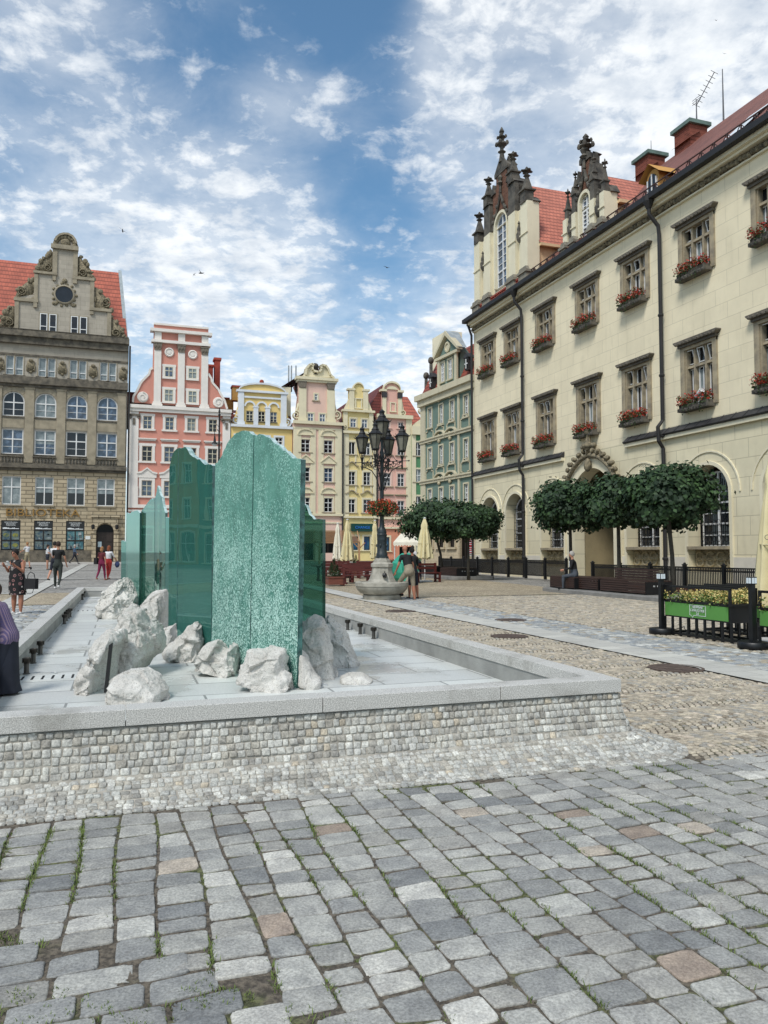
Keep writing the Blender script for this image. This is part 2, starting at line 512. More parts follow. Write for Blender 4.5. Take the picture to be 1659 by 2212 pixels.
# building surfaces
M_CREAM=wallmat('cream_ashlar_plaster',sr(230,218,188),(1.25,.62,.010),.74,.24,sr(150,140,112),bv=.025)
M_CREAM2=wallmat('cream_plaster',sr(224,215,188),None,dirt=.22,dirtc=sr(140,130,104))
M_STONE=plain('brown_window_stone',sr(146,136,118),.85,.25,2.5,c2=sr(172,158,130),bmp=.5)
M_DSTONE=plain('blackened_stone',sr(62,60,56),.85,.35,1.6,c2=sr(104,98,88),bmp=.6,bscale=12)
M_CARVE=plain('carved_stone',sr(92,86,72),.9,.4,7,c2=sr(150,138,112),bmp=1.0,bscale=9)
M_LIB=wallmat('library_sandstone',sr(172,164,150),(.95,.46,.015),.80,.35,sr(78,72,62),bv=.07)
M_LIBR=wallmat('library_rustic',sr(178,164,138),(1.15,.40,.045),.42,.4,sr(92,80,62),bv=.12)
M_LIBT=plain('library_trim',sr(150,140,120),.85,.2,1.5,bmp=.4)
M_LIBD=plain('library_dark_trim',sr(84,80,72),.9,.3,1.8,c2=sr(118,110,96),bmp=.6)
M_PINK=wallmat('salmon_plaster',sr(204,142,126),None,dirt=.12,dirtc=sr(150,90,80))
M_WHITE=wallmat('white_trim',sr(226,220,212),None,dirt=.16,dirtc=sr(150,144,136))
M_YEL=wallmat('yellow_plaster',sr(224,196,130),None,dirt=.12,dirtc=sr(160,140,96))
M_YEL2=wallmat('pale_yellow_plaster',sr(226,206,146),None,dirt=.15,dirtc=sr(160,144,104))
M_BWHITE=wallmat('bluish_white_trim',sr(214,218,222),None,dirt=.1)
M_PPINK=wallmat('pale_pink_plaster',sr(222,188,172),None,dirt=.15,dirtc=sr(160,138,124))
M_PPINK2=wallmat('rose_plaster',sr(222,176,160),None,dirt=.12,dirtc=sr(170,130,116))
M_CTRIM2=wallmat('greyed_cream_trim',sr(196,188,162),None,dirt=.35,dirtc=sr(120,116,100))
M_CTRIM=wallmat('cream_trim',sr(218,208,178),None,dirt=.3,dirtc=sr(130,124,104))
M_GREEN=wallmat('green_plaster',sr(88,136,98),None,dirt=.1)
M_SAGE=wallmat('sage_plaster',sr(108,128,118),None,dirt=.15,dirtc=sr(96,108,100))
M_OCHRE=wallmat('ochre_plaster',sr(196,150,86),None,dirt=.4)
M_PEACH=wallmat('peach_plaster',sr(214,184,146),None,dirt=.3,dirtc=sr(150,116,80))
M_ORANGE=wallmat('orange_plaster',sr(206,140,112),None,dirt=.1)
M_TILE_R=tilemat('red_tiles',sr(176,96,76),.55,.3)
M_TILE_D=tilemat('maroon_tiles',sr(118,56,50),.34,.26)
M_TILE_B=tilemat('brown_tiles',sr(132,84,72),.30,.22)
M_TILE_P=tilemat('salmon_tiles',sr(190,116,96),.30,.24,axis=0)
M_BRICK=wallmat('red_brick',sr(112,64,52),(.3,.11,.02),1.5,.5,sr(60,40,34),bv=.3)
M_BRICK2=wallmat('dark_brick',sr(104,74,60),(.3,.11,.02),1.2,.6,sr(48,40,36),bv=.3)
M_TERRA=plain('terracotta',sr(150,68,52),.8,.3,4)
M_ZINC=plain('zinc',sr(150,158,160),.5,.2,2)
M_COPPER=plain('verdigris',sr(92,112,104),.7,.3,2)
M_GUTTER=plain('dark_gutter',sr(34,32,32),.6,.2,2)
M_SLATE=plain('dark_slate',sr(48,47,48),.6,.3,2)
M_IRON=plain('black_iron',sr(16,17,19),.5,.2,4)
M_LAMP=plain('painted_iron',sr(34,44,48),.45,.2,5)
M_FRAME=plain('white_frame',sr(222,222,220),.5,.04,5,bmp=0)
M_CFRAME=plain('cream_frame',sr(206,200,176),.5,.04,5,bmp=0)
M_DARK=plain('dark_interior',sr(20,19,18),.9,.2,3,bmp=0)
M_WDARK=woodmat('dark_door',sr(46,36,30))
def glassmat(name,c,rough=.04,spec=.5,c2=None):
    m,nt,b=newmat(name)
    f=noise(nt,objco(nt),1.3,3)
    nt.links.new(MIXC(nt,SM(nt,f,.4,.6),c,c2 or tuple(x*1.3 for x in c)),b.inputs['Base Color'])
    b.inputs['Roughness'].default_value=rough
    b.inputs['Specular IOR Level'].default_value=spec
    g=noise(nt,objco(nt),.8,2)
    bump(nt,b,g,.12,.05)
    return m
M_PANE=[glassmat('pane_dark',sr(30,32,36)),glassmat('pane_blue',sr(44,58,76),.04,.9,sr(90,108,130)),glassmat('pane_curtain',sr(118,128,130),.15,.5,sr(150,158,158)),glassmat('pane_black',sr(12,12,12),.3,.2)]
# ================================================================ ground
rng=random.Random(7)
npr=np.random.RandomState(11)

def stones(name,polys,mat,seed=1,dome=.010,depth=.045,z0=0.0,nper=4,chip=.004,rings=2,zf=None,label=None):
    """many paving stones in one sheet: each a rounded irregular block.
    polys: list of (4 corner xy array, colour)"""
    r=np.random.RandomState(seed)
    n=len(polys)
    C=np.array([p[0] for p in polys],dtype=float)                   # n,4,2
    K=np.array([p[1] for p in polys],dtype=float)
    # superellipse outline, bilinear into the quad
    P=nper*4
    ang=(np.arange(P)+.5)/P*2*np.pi
    pw=0.22 if rings==2 else .26
    ux=np.sign(np.cos(ang))*np.abs(np.cos(ang)) ** pw
    uy=np.sign(np.sin(ang))*np.abs(np.sin(ang)) ** pw
    def bil(a,b):
        a=(a+1)/2; b=(b+1)/2
        return (C[:,None,0]*((1-a)*(1-b))[...,None]+C[:,None,1]*(a*(1-b))[...,None]+C[:,None,2]*(a*b)[...,None]+C[:,None,3]*((1-a)*b)[...,None])
    size=np.sqrt(np.abs((C[:,2,0]-C[:,0,0])*(C[:,3,1]-C[:,1,1])-(C[:,3,0]-C[:,1,0])*(C[:,2,1]-C[:,0,1]))/2)
    jit=1+r.randn(n,P)*chip/size[:,None]
    tilt=r.randn(n,2)*.022
    hz=r.randn(n)*.002
    cen=C.mean(axis=1)
    rows=[]
    if rings==2:spec=[(1.0,-depth),(1.0,-.007),(.985,-.0018),(.955,.0),(.90,.0),(.5,.0)]
    elif rings==1:spec=[(1.0,-depth),(.96,-.004),(.80,.0)]
    else:spec=[(1.0,-.02),(.93,.0)]
    for sc,zz in spec:
        pts=bil(ux[None,:]*sc*jit,uy[None,:]*sc*jit)
        dx=pts[...,0]-cen[:,None,0]; dy=pts[...,1]-cen[:,None,1]
        rad=np.sqrt(dx ** 2+dy ** 2)/size[:,None]
        z=np.zeros(dx.shape)+z0+zz+(dome*(1-np.minimum(1,rad*1.5) ** 2)-dome*.6 if zz>-.02 else 0)+(tilt[:,None,0]*dx+tilt[:,None,1]*dy if zz>-.02 else 0)+hz[:,None]
        if zz>-.02 and rings==2:z=z+r.randn(n,P)*.0012
        if zf is not None:z=z+zf(pts[...,0],pts[...,1])
        rows.append(np.concatenate([pts,z[...,None]],axis=2))
    ctr=np.concatenate([cen,(z0+dome*.4+hz+(zf(cen[:,0],cen[:,1]) if zf is not None else 0))[:,None]],axis=1)[:,None,:]
    allv=np.concatenate(rows+[ctr],axis=1)                        # n, R*P+1, 3
    R=len(spec); VP=R*P+1
    base=(np.arange(n)*VP)[:,None,None]
    k=np.arange(P); k2=(k+1) % P
    quads=np.concatenate([np.stack([j*P+k,j*P+k2,(j+1)*P+k2,(j+1)*P+k],axis=1) for j in range(R-1)],axis=0)
    tris=np.stack([(R-1)*P+k,(R-1)*P+k2,np.full(P,R*P)],axis=1)
    # one loop array
    q=(quads[None]+base).reshape(-1,4); t=(tris[None]+base).reshape(-1,3)
    me=bpy.data.meshes.new(name)
    nv=n*VP
    me.vertices.add(nv)
    me.vertices.foreach_set('co',allv.reshape(-1).astype(np.float32))
    loops=np.concatenate([q.reshape(-1),t.reshape(-1)])
    me.loops.add(len(loops))
    me.loops.foreach_set('vertex_index',loops.astype(np.int32))
    tot=np.concatenate([np.full(len(q),4),np.full(len(t),3)])
    st=np.concatenate([[0],np.cumsum(tot)[:-1]])
    me.polygons.add(len(tot))
    me.polygons.foreach_set('loop_start',st.astype(np.int32))
    me.polygons.foreach_set('loop_total',tot.astype(np.int32))
    me.polygons.foreach_set('use_smooth',np.ones(len(tot),dtype=bool))
    me.update(calc_edges=True)
    ca=me.attributes.new('col','FLOAT_COLOR','POINT')
    cc=np.ones((n,VP,4)); cc[:,:,:3]=K[:,None,:]
    ca.data.foreach_set('color',cc.reshape(-1).astype(np.float32))
    me.materials.append(mat)
    o=bpy.data.objects.new(name,me)
    COL.objects.link(o)
    return o

def pick(r,table):
    t=r.random_sample()*sum(w for w,_ in table)
    for w_,c in table:
        t -= w_
        if t<=0:break
    f=1+r.randn()*.06
    return tuple(min(.9,max(.02,x*f)) for x in c)
GREY=[(10,sr(152,151,147)),(8,sr(139,139,137)),(6,sr(163,162,157)),(3.5,sr(150,148,143)),(1.8,sr(176,174,168)),(.5,sr(164,154,142)),(.2,sr(146,132,120)),(1.6,sr(122,123,123)),(.08,sr(160,142,134))]
LITE=[(6,sr(180,179,174)),(5,sr(172,170,164)),(2.5,sr(190,189,184)),(3,sr(162,158,150)),(.4,sr(180,170,154)),(1.2,sr(150,147,141))]
TAN=[(6,sr(166,156,140)),(5,sr(154,146,132)),(4,sr(178,168,150)),(3,sr(150,146,138)),(1.2,sr(186,174,158)),(1,sr(132,122,108))]
MIXG=[(6,sr(148,150,150)),(4,sr(134,138,142)),(4,sr(166,166,162)),(2,sr(184,184,180)),(2,sr(156,146,130))]

# the ground sheet reaches to the horizon
S_FR,D_R,D_L,S_BK=5.30,3.81,-1.24,23.9          # outer edges of the fountain rim
def quadsheet(name,pts,mat,nz=None):
    me=bpy.data.meshes.new(name)
    me.from_pydata([tuple(p) for p in pts],[],[tuple(range(len(pts)))])
    me.materials.append(mat)
    o=bpy.data.objects.new(name,me); COL.objects.link(o)
    return o
def strip_sheet(name,d0,d1,s0,s1,mat,dz,n=None):
    """sheet that follows the gentle rise of the square"""
    ss=sorted(set([s0,s1]+[x for x in (25.0,) if s0<x<s1]))
    mb=MB()
    for a,b in zip(ss[:-1],ss[1:]):
        mb.add([sd2(a,d0,gz(a)+dz),sd2(a,d1,gz(a)+dz),sd2(b,d1,gz(b)+dz),sd2(b,d0,gz(b)+dz)],[(0,1,2,3)])
    return struct(mb.obj(name,mat))
g=MB()
ss=[-300,4.8,25,110,1200]
for a,b in zip(ss[:-1],ss[1:]):
    za,zb=gz(a)-.03,gz(min(b,110))-.03
    if a>=110:za=gz(110)-.03
    g.m=0 if a<4.8 else 1
    g.add([sd2(a,-500,za),sd2(a,500,za),sd2(b,500,zb),sd2(b,-500,zb)],[(0,1,2,3)])
struct(g.obj('ground',[M_SOIL,M_PAVE]))
# soil bed shown between the laid stones near by
strip_sheet('ground_bed',-6,16.2,4.95,25,M_SOIL,-.012)
strip_sheet('ground_bed',-8,12,-2,4.95,M_SOIL,-.0085)

# ---- big grey setts in front: columns run up the square
polys=[]
r=np.random.RandomState(5)
W_=.176
ncol=84
d_edges=[-5.11+i*W_ for i in range(ncol+1)]
def wob(i,s):
    return d_edges[i]+.022*sin(s*1.3+i*.9)+.016*sin(s*3.1+i*2.3)
def frontier(d):            # where the big setts stop against the flared foot of the fountain and the tan fans
    return 4.80+.022*(4.2-d)+.02*sin(d*2.1) if d<4.2 else 4.80-.02*(d-4.2)
def zoneB(s,d):            # patch with courses laid the other way, bottom left
    return s<min(4.1,3.22-.92*d+.06*sin(d*5))
for i in range(ncol):
    s=1.15+r.rand()*.15
    while True:
        L=.128+r.rand()*.070
        if r.rand()<.08:L *= 1.3
        dm=d_edges[i]+W_/2
        e=s+L
        if e>frontier(dm)-.01:
            if frontier(dm)-s>.07:e=frontier(dm)
            else:break
        if not zoneB((s+e)/2,dm):
            j=.0045+r.rand()*.003; jj=.006+r.rand()*.005
            sk=r.randn(4)*.008
            q=[(s+jj+sk[0],wob(i,s)+j),(s+jj+sk[1],wob(i+1,s)-j),(e-jj+sk[2],wob(i+1,e)-j),(e-jj+sk[3],wob(i,e)+j)]
            polys.append(([tuple(sd2(a,b))[:2] for a,b in q],pick(r,GREY)))
        s=e
        if e>=frontier(dm)-1e-6:break
row=1.0
while row<5.0:
    hgt=.135+r.rand()*.035
    d=-3.3+r.rand()*.2
    while d<2.6:
        L=.16+r.rand()*.13
        sm=row+hgt/2+.03*sin(d*1.5)
        if zoneB(sm,d+L/2) and sm<4.2:
            j=.006+r.rand()*.004
            f=lambda dd:.03*sin(dd*1.5)
            sk=r.randn(4)*.007
            q=[(row+j+f(d)+sk[0],d+j),(row+j+f(d+L)+sk[1],d+L-j),(row+hgt-j+f(d+L)+sk[2],d+L-j),(row+hgt-j+f(d)+sk[3],d+j)]
            polys.append(([tuple(sd2(a,b))[:2] for a,b in q],pick(r,GREY)))
        d += L
    row += hgt
struct(stones('cobbled_pavement',polys,M_SET,3,dome=.0025,nper=8,chip=.0032,rings=2))

# ---- tan setts laid in scalloped arcs between fountain and granite strip
def fans(d0,d1,s0,s1,h,wst,seed,bay=.78,table=TAN,skip=None,amp=.15):
    """arcs that bulge to the right, one bay after another up the square"""
    r=np.random.RandomState(seed)
    out=[]
    nb=int(math.ceil((s1-s0)/bay))
    for b in range(nb):
        dA=d0-amp-.1+(b % 2)*h*.5
        sb=s0+b*bay
        while dA<d1:
            n=max(5,int(round(bay/wst*1.05)))
            sn=np.linspace(0,bay,n+1)+np.concatenate([[0],r.randn(n-1)*.007,[0]])
            for q in range(n):
                sa,se=sn[q],sn[q+1]
                fa=amp*(1-(2*sa/bay-1) ** 2); fb=amp*(1-(2*se/bay-1) ** 2)
                sm,dm=sb+(sa+se)/2,dA+(fa+fb)/2+h/2
                if dm>d1-.02 or dm<d0+.02 or sm>s1 or (skip and skip(sm,dm)):continue
                g_=.0055; sk=r.randn(4)*.004
                qq=[(sb+sa+g_,dA+fa+g_+sk[0]),(sb+sa+g_,dA+fa+h-g_+sk[3]),(sb+se-g_,dA+fb+h-g_+sk[2]),(sb+se-g_,dA+fb+g_+sk[1])]
                out.append(([tuple(sd2(x,y))[:2] for x,y in qq],pick(r,table)))
            dA += h
    return out
def grid(d0,d1,s0,s1,h,wst,seed,table):
    r=np.random.RandomState(seed)
    out=[]
    s=s0
    while s<s1:
        d=d0-r.rand()*wst
        while d<d1:
            L=wst*(.8+r.rand()*.5)
            a,b=max(d,d0),min(d+L,d1)
            if b-a>.04:
                g_=.006; sk=r.randn(4)*.005
                out.append(([tuple(sd2(x,y))[:2] for x,y in ((s+g_+sk[0],a+g_),(s+g_+sk[1],b-g_),(s+h-g_+sk[2],b-g_),(s+h-g_+sk[3],a+g_))],pick(r,table)))
            d += L
        s += h
    return out
def hole_skip(s,d):
    return (s<5.6 and d<4.15) or any((s-a) ** 2+(d-b) ** 2<(rr+.02) ** 2 for a,b,rr in MANHOLES)
def sdof(p):return (U.dot(p.xy),V.dot(p.xy))
MANHOLES=[sdof(ong(1460,1443))+(.36,),sdof(ong(1100,1374))+(.34,),sdof(ong(1103,1339))+(.36,),sdof(ong(865,1320))+(.4,)]
p1=fans(3.86,7.22,4.72,17,.072,.072,21,.84,skip=hole_skip)
p2=fans(3.86,7.22,17,25,.11,.11,22,.84,skip=hole_skip)
p3=fans(9.35,16.3,7.5,17,.095,.095,23,.87,skip=hole_skip)
p4=fans(9.35,16.3,17,24.5,.13,.13,24,.87)
struct(stones('fan_pavement',p1+p2+p3+p4,M_FAN,5,dome=.006,depth=.022,nper=2,chip=.003,rings=1))
p5=grid(7.98,9.32,4.7,25,.13,.15,31,MIXG)
p5=[p for p in p5]
struct(stones('sett_pavement',p5,M_SET,6,dome=.006,depth=.022,nper=2,chip=.003,rings=1))
strip_sheet('granite_path',7.24,7.96,4.75,60,M_STRIP,.004)
strip_sheet('tan_pavement',-22,17.5,25.0,31.0,M_PAVE_T,-.020)
strip_sheet('tan_pavement',7.98,17.5,31.0,46,M_PAVE_T,-.018)
strip_sheet('granite_path_left',-3.55,-2.95,14,76,M_STRIP,.004)
for s_ in (30.6,43.0,58.0):
    strip_sheet('granite_cross_path',-30,-3.6 if s_<31 else 3,s_,s_+.55,M_STRIP,.0)
strip_sheet('house_pavement',-60,12,73,84.6,slabmat('house_pavement',sr(176,172,166),1.2,.8,-TH),-.004)
p6=grid(-6.2,-1.30,6,24.5,.16,.20,33,MIXG)
struct(stones('pavement',p6,M_SET,8,dome=.006,depth=.022,nper=2,chip=.004,rings=1))

# manhole covers
mm=plain('rusty_iron',sr(84,70,62),.7,.3,8,bmp=.6,bscale=60)
MLAB=['rusty round manhole cover in the tan setts nearest the front, right of the fountain corner','rusty round manhole cover beside the granite strip, second from the front','rusty round manhole cover in the grey setts beyond the granite strip','dark round cover in the tan setts just before the stone lamp basin']
for i,(a,b,rr) in enumerate(MANHOLES):
    mb=MB()
    c=sd2(a,b,0)
    mb.lathe((0,0,-.03),[(rr,0),(rr,.036),(rr-.04,.036),(rr-.045,.028),(rr-.06,.028),(rr-.065,.034),(.02,.034)],36)
    for k in range(5):
        q=-rr*.7+k*rr*.35
        hw=sqrt(max(.001,(rr*.75) ** 2-q*q))
        mb.box(-hw,hw,q-.02,q+.02,.0,.008)
    o=mb.obj('manhole_cover',mm); o.location=c; o.rotation_euler[2]=TH
    tag(o,MLAB[i],'manhole cover')
small=[ong(1305,1328),ong(1385,1388)]

# grass and moss tufts in the joints of the big setts
gm=plain('grass',sr(84,104,44),.8,.35,20,c2=sr(112,128,62),bmp=0)
gv,gf=[],[]
r=np.random.RandomState(77)
def tuft(s,d,n,h):
    for _ in range(n):
        a=r.rand()*6.28; l=h*(.5+r.rand()*.8); w_=.0022
        b=sd2(s+r.randn()*.010,d+r.randn()*.010,-.012)
        ln=Vector((cos(a),sin(a),0)); sd_=Vector((-sin(a),cos(a),0))*w_
        k=len(gv)
        gv.extend([b-sd_,b+sd_,b+ln*l*.35+Vector((0,0,l*.7))+sd_*.7,b+ln*l*.35+Vector((0,0,l*.7))-sd_*.7,b+ln*l*.8+Vector((0,0,l*.95))])
        gf.extend([(k,k+1,k+2,k+3),(k+3,k+2,k+4)])
for i in range(ncol):
    s=1.2
    while s<4.75:
        s += .02
        de=wob(i,s)
        m_=mnoise.noise(Vector((s*1.4+3,de*1.4,0)))
        if (m_>.10 and r.rand()<.6) or r.rand()<.05:
            if not zoneB(s,de):tuft(s,de,9,.018+.02*max(0,m_))
row=1.0
for k in range(4200):
    s,d=1.5+r.rand()*2.6,-2.2+r.rand()*3.4
    if zoneB(s,d) and mnoise.noise(Vector((s*2.4,d*2.0,4)))>.05:tuft(s,d,6,.02)
me=bpy.data.meshes.new('grass'); me.from_pydata([tuple(x) for x in gv],[],gf); me.materials.append(gm)
o=bpy.data.objects.new('joint_grass',me); COL.objects.link(o); tag(o,'green grass and moss growing in the joints between the grey setts','grass',kind='stuff')
# ================================================================ the glass fountain
ZR,ZF=.53,.26
RW=.20
FR=empty('fountain_basin',sd2(S_FR,(D_L+D_R)/2,0),TH)
tag(FR,'long low granite walled fountain basin faced with small grey setts','fountain')
cL=(D_L+D_R)/2
hw=(D_R-D_L)/2
LEN=S_BK-S_FR
# local frame of the basin: x across, y along, z up
def inbox(x0,x1,y0,y1,z0,z1):return (x0,x1,y0,y1,z0,z1)
rng=random.Random(3)
def rim_run(x0,x1,y0,y1,along):
    """rim laid in separate granite lengths"""
    a,b=(x0,x1) if along=='x' else (y0,y1)
    t=a
    mb=MB()
    while t<b-.01:
        L=min(1.35+rng.uniform(-.15,.15),b-t)
        if b-t-L<.4:L=b-t
        dz=rng.uniform(-.0015,.0015)
        if along=='x':mb.box(t+.0025,t+L-.0025,y0,y1,ZR-.105,ZR+dz)
        else:mb.box(x0,x1,t+.0025,t+L-.0025,ZR-.105,ZR+dz)
        t += L
    return mb.obj('rim',M_RIM,FR,bevel=.004)
rim_run(-hw,hw,0,RW,'x')
rim_run(-hw,-hw+RW,RW+.004,LEN-RW-.004,'y')
rim_run(hw-RW,hw,RW+.004,LEN-RW-.004,'y')
rim_run(-hw,hw,LEN-RW,LEN,'x')
M_INW=slabmat('inner_wall_granite',sr(150,152,148),1.3,.5,0,.4,.6)
mb=MB()
i0=.035
mb.box(-hw+i0,-hw+RW-.012,i0,LEN-i0,0,ZR-.106)
mb.box(hw-RW+.012,hw-i0,i0,LEN-i0,0,ZR-.106)
mb.box(-hw+RW-.010,hw-RW+.010,i0,RW-.012,0,ZR-.106)
mb.box(-hw+RW-.010,hw-RW+.010,LEN-RW+.012,LEN-i0,0,ZR-.106)
mb.obj('inner_wall',plain('granite_wall',sr(150,150,146),.7,.22,1.4,bmp=.4,bscale=80),FR)
mb=MB()
mb.box(-hw+RW-.02,hw-RW+.02,RW-.02,LEN-RW+.02,ZF-.1,ZF)
mb.obj('basin_floor',M_FLOOR,FR)
# drain grating in the floor: slotted slab
DGM=[plain('pale_granite',sr(200,202,198),.7,.08,5),M_DARK]
for q in (onz(68,1466,ZF),onz(208,1319,ZF)):
    gx,gy=V.dot(q.xy)-cL,U.dot(q.xy)-S_FR
    dg=MB()
    dg.box(gx-.45,gx+.45,gy-.17,gy+.17,ZF-.001,ZF+.006)
    dg.m=1
    for k in range(9):
        x=gx-.38+k*.095
        dg.box(x,x+.022,gy-.12,gy+.12,ZF+.004,ZF+.008)
    dg.obj('drain_grating',DGM,FR)
# backing of the sett wall: flared foot
def prof(q):
    """q 0..1 down the wall -> (height, outward reach)"""
    z=(ZR-.108)*(1-q) ** 1.0
    if q<.62:
        t=q/.62
        return ((ZR-.112)*(1-t)+.115*t,-.02+.10*t ** 1.6)
    t=(q-.62)/.38
    return (.115*(1-t) ** 2+.002,.08+.42*t ** .9)
def path(l,e):
    """l runs along the front from the left, round the corner, then up the right side"""
    if e>0:e *= .72+.28*min(1,max(0,l/(2*hw)))
    if l<2*hw:return (-hw+l,-e),(0,-1)
    L2=l-2*hw
    arc=.6
    if L2<arc:
        a=L2/arc*pi/2
        return (hw+e*sin(a),-e*cos(a)),(sin(a),-cos(a))
    return (hw+e,L2-arc),(1,0)
mb=MB()
NQ,NL=14,90
Ltot=2*hw+.6+6.0
for i in range(NL+1):
    for j in range(NQ+1):
        z,e=prof(j/NQ)
        (x,y),n=path(Ltot*i/NL-.3,e-.005)
        mb.v.append((x,y,z-.004))
for i in range(NL):
    for j in range(NQ):
        a=i*(NQ+1)+j
        mb.f.append((a,a+1,a+NQ+2,a+NQ+1)); mb.mi.append(0)
mb.obj('wall_mortar',plain('mortar',sr(158,153,143),.95,.3,8,bmp=.8),FR,smooth=True)
# the small setts themselves
def wall_setts():
    r=np.random.RandomState(9)
    cum,P_=0.0,[]
    N_=400
    prev=prof(0)
    arc=[0]
    for k in range(1,N_+1):
        c=prof(k/N_)
        arc.append(arc[-1]+math.hypot(c[0]-prev[0],c[1]-prev[1])); prev=c
    tot=arc[-1]
    def qat(a):
        return float(np.interp(a,arc,np.linspace(0,1,N_+1)))
    V_,F_,C_=[],[],[]
    a=.004
    rown=0
    while a<tot-.03:
        h=.046+r.rand()*.010
        l=-.3-r.rand()*.05
        qa,qb=qat(a),qat(min(tot,a+h))
        wv=r.rand()*6
        while l<Ltot-.35:
            w_=.042+r.rand()*.022
            em=prof((qa+qb)/2)[1]
            # round the corner the run of a row is longer the lower it is
            if 2*hw<l<2*hw+.6:w_=w_*.6/max(.05,em*pi/2+.02)
            k=.0016+r.rand()*.0014
            cs=[]
            for (ll,aa) in ((l+k,a+k),(l+w_-k,a+k),(l+w_-k,a+h-k),(l+k,a+h-k)):
                cs.append((ll+r.randn()*.003,aa+.004*sin(ll*3+wv)+r.randn()*.0025))
            cl,ca=sum(c[0] for c in cs)/4,sum(c[1] for c in cs)/4
            bulge=.002+r.rand()*.005
            lift=r.randn()*.003
            base=len(V_)
            K=8
            rings=((1.0,-.012),(.97,.0),(.80,bulge*.75))
            for sc,out in rings:
                for t in range(K):
                    an=(t+.5)/K*2*pi
                    ux=math.copysign(abs(cos(an)) ** .28,cos(an)); uy=math.copysign(abs(sin(an)) ** .28,sin(an))
                    A,B=(ux+1)/2,(uy+1)/2
                    pl=cs[0][0]*(1-A)*(1-B)+cs[1][0]*A*(1-B)+cs[2][0]*A*B+cs[3][0]*(1-A)*B
                    pa=cs[0][1]*(1-A)*(1-B)+cs[1][1]*A*(1-B)+cs[2][1]*A*B+cs[3][1]*(1-A)*B
                    pl=cl+(pl-cl)*sc; pa=ca+(pa-ca)*sc
                    q=qat(min(max(pa,0),tot))
                    z,e=prof(q)
                    z2,e2=prof(min(1,q+.01)); z1,e1=prof(max(0,q-.01))
                    tz,te=z2-z1,e2-e1
                    m_=math.hypot(tz,te)+1e-9
                    nz_,ne=te/m_,-tz/m_
                    o_=out+(lift+r.randn()*.0018 if out>-.01 else 0)
                    (x,y),n=path(pl,e+ne*o_)
                    V_.append((x,y,z+nz_*o_))
            q=qat(min(max(ca,0),tot)); z,e=prof(q)
            z2,e2=prof(min(1,q+.01)); z1,e1=prof(max(0,q-.01))
            tz,te=z2-z1,e2-e1; m_=math.hypot(tz,te)+1e-9
            (x,y),n=path(cl,e+(-tz/m_)*(bulge+lift)); V_.append((x,y,z+te/m_*(bulge+lift)))
            for j in range(2):
                for t in range(K):
                    t2=(t+1) % K
                    F_.append((base+j*K+t,base+(j+1)*K+t,base+(j+1)*K+t2,base+j*K+t2))
            for t in range(K):F_.append((base+2*K+t,base+3*K,base+2*K+(t+1) % K))
            c=pick(r,LITE if rown<8 else LITE+[(8,sr(166,166,162)),(5,sr(150,148,142))])
            C_ += [c+(1,)]*(3*K+1)
            l += w_
        a += h; rown += 1
    me=bpy.data.meshes.new('sett_wall')
    me.from_pydata(V_,[],F_)
    at=me.attributes.new('col','FLOAT_COLOR','POINT')
    at.data.foreach_set('color',np.array(C_,dtype=np.float32).reshape(-1))
    me.materials.append(M_SMALL)
    me.polygons.foreach_set('use_smooth',[True]*len(F_))
    o=bpy.data.objects.new('sett_facing',me); COL.objects.link(o); o.parent=FR
wall_setts()

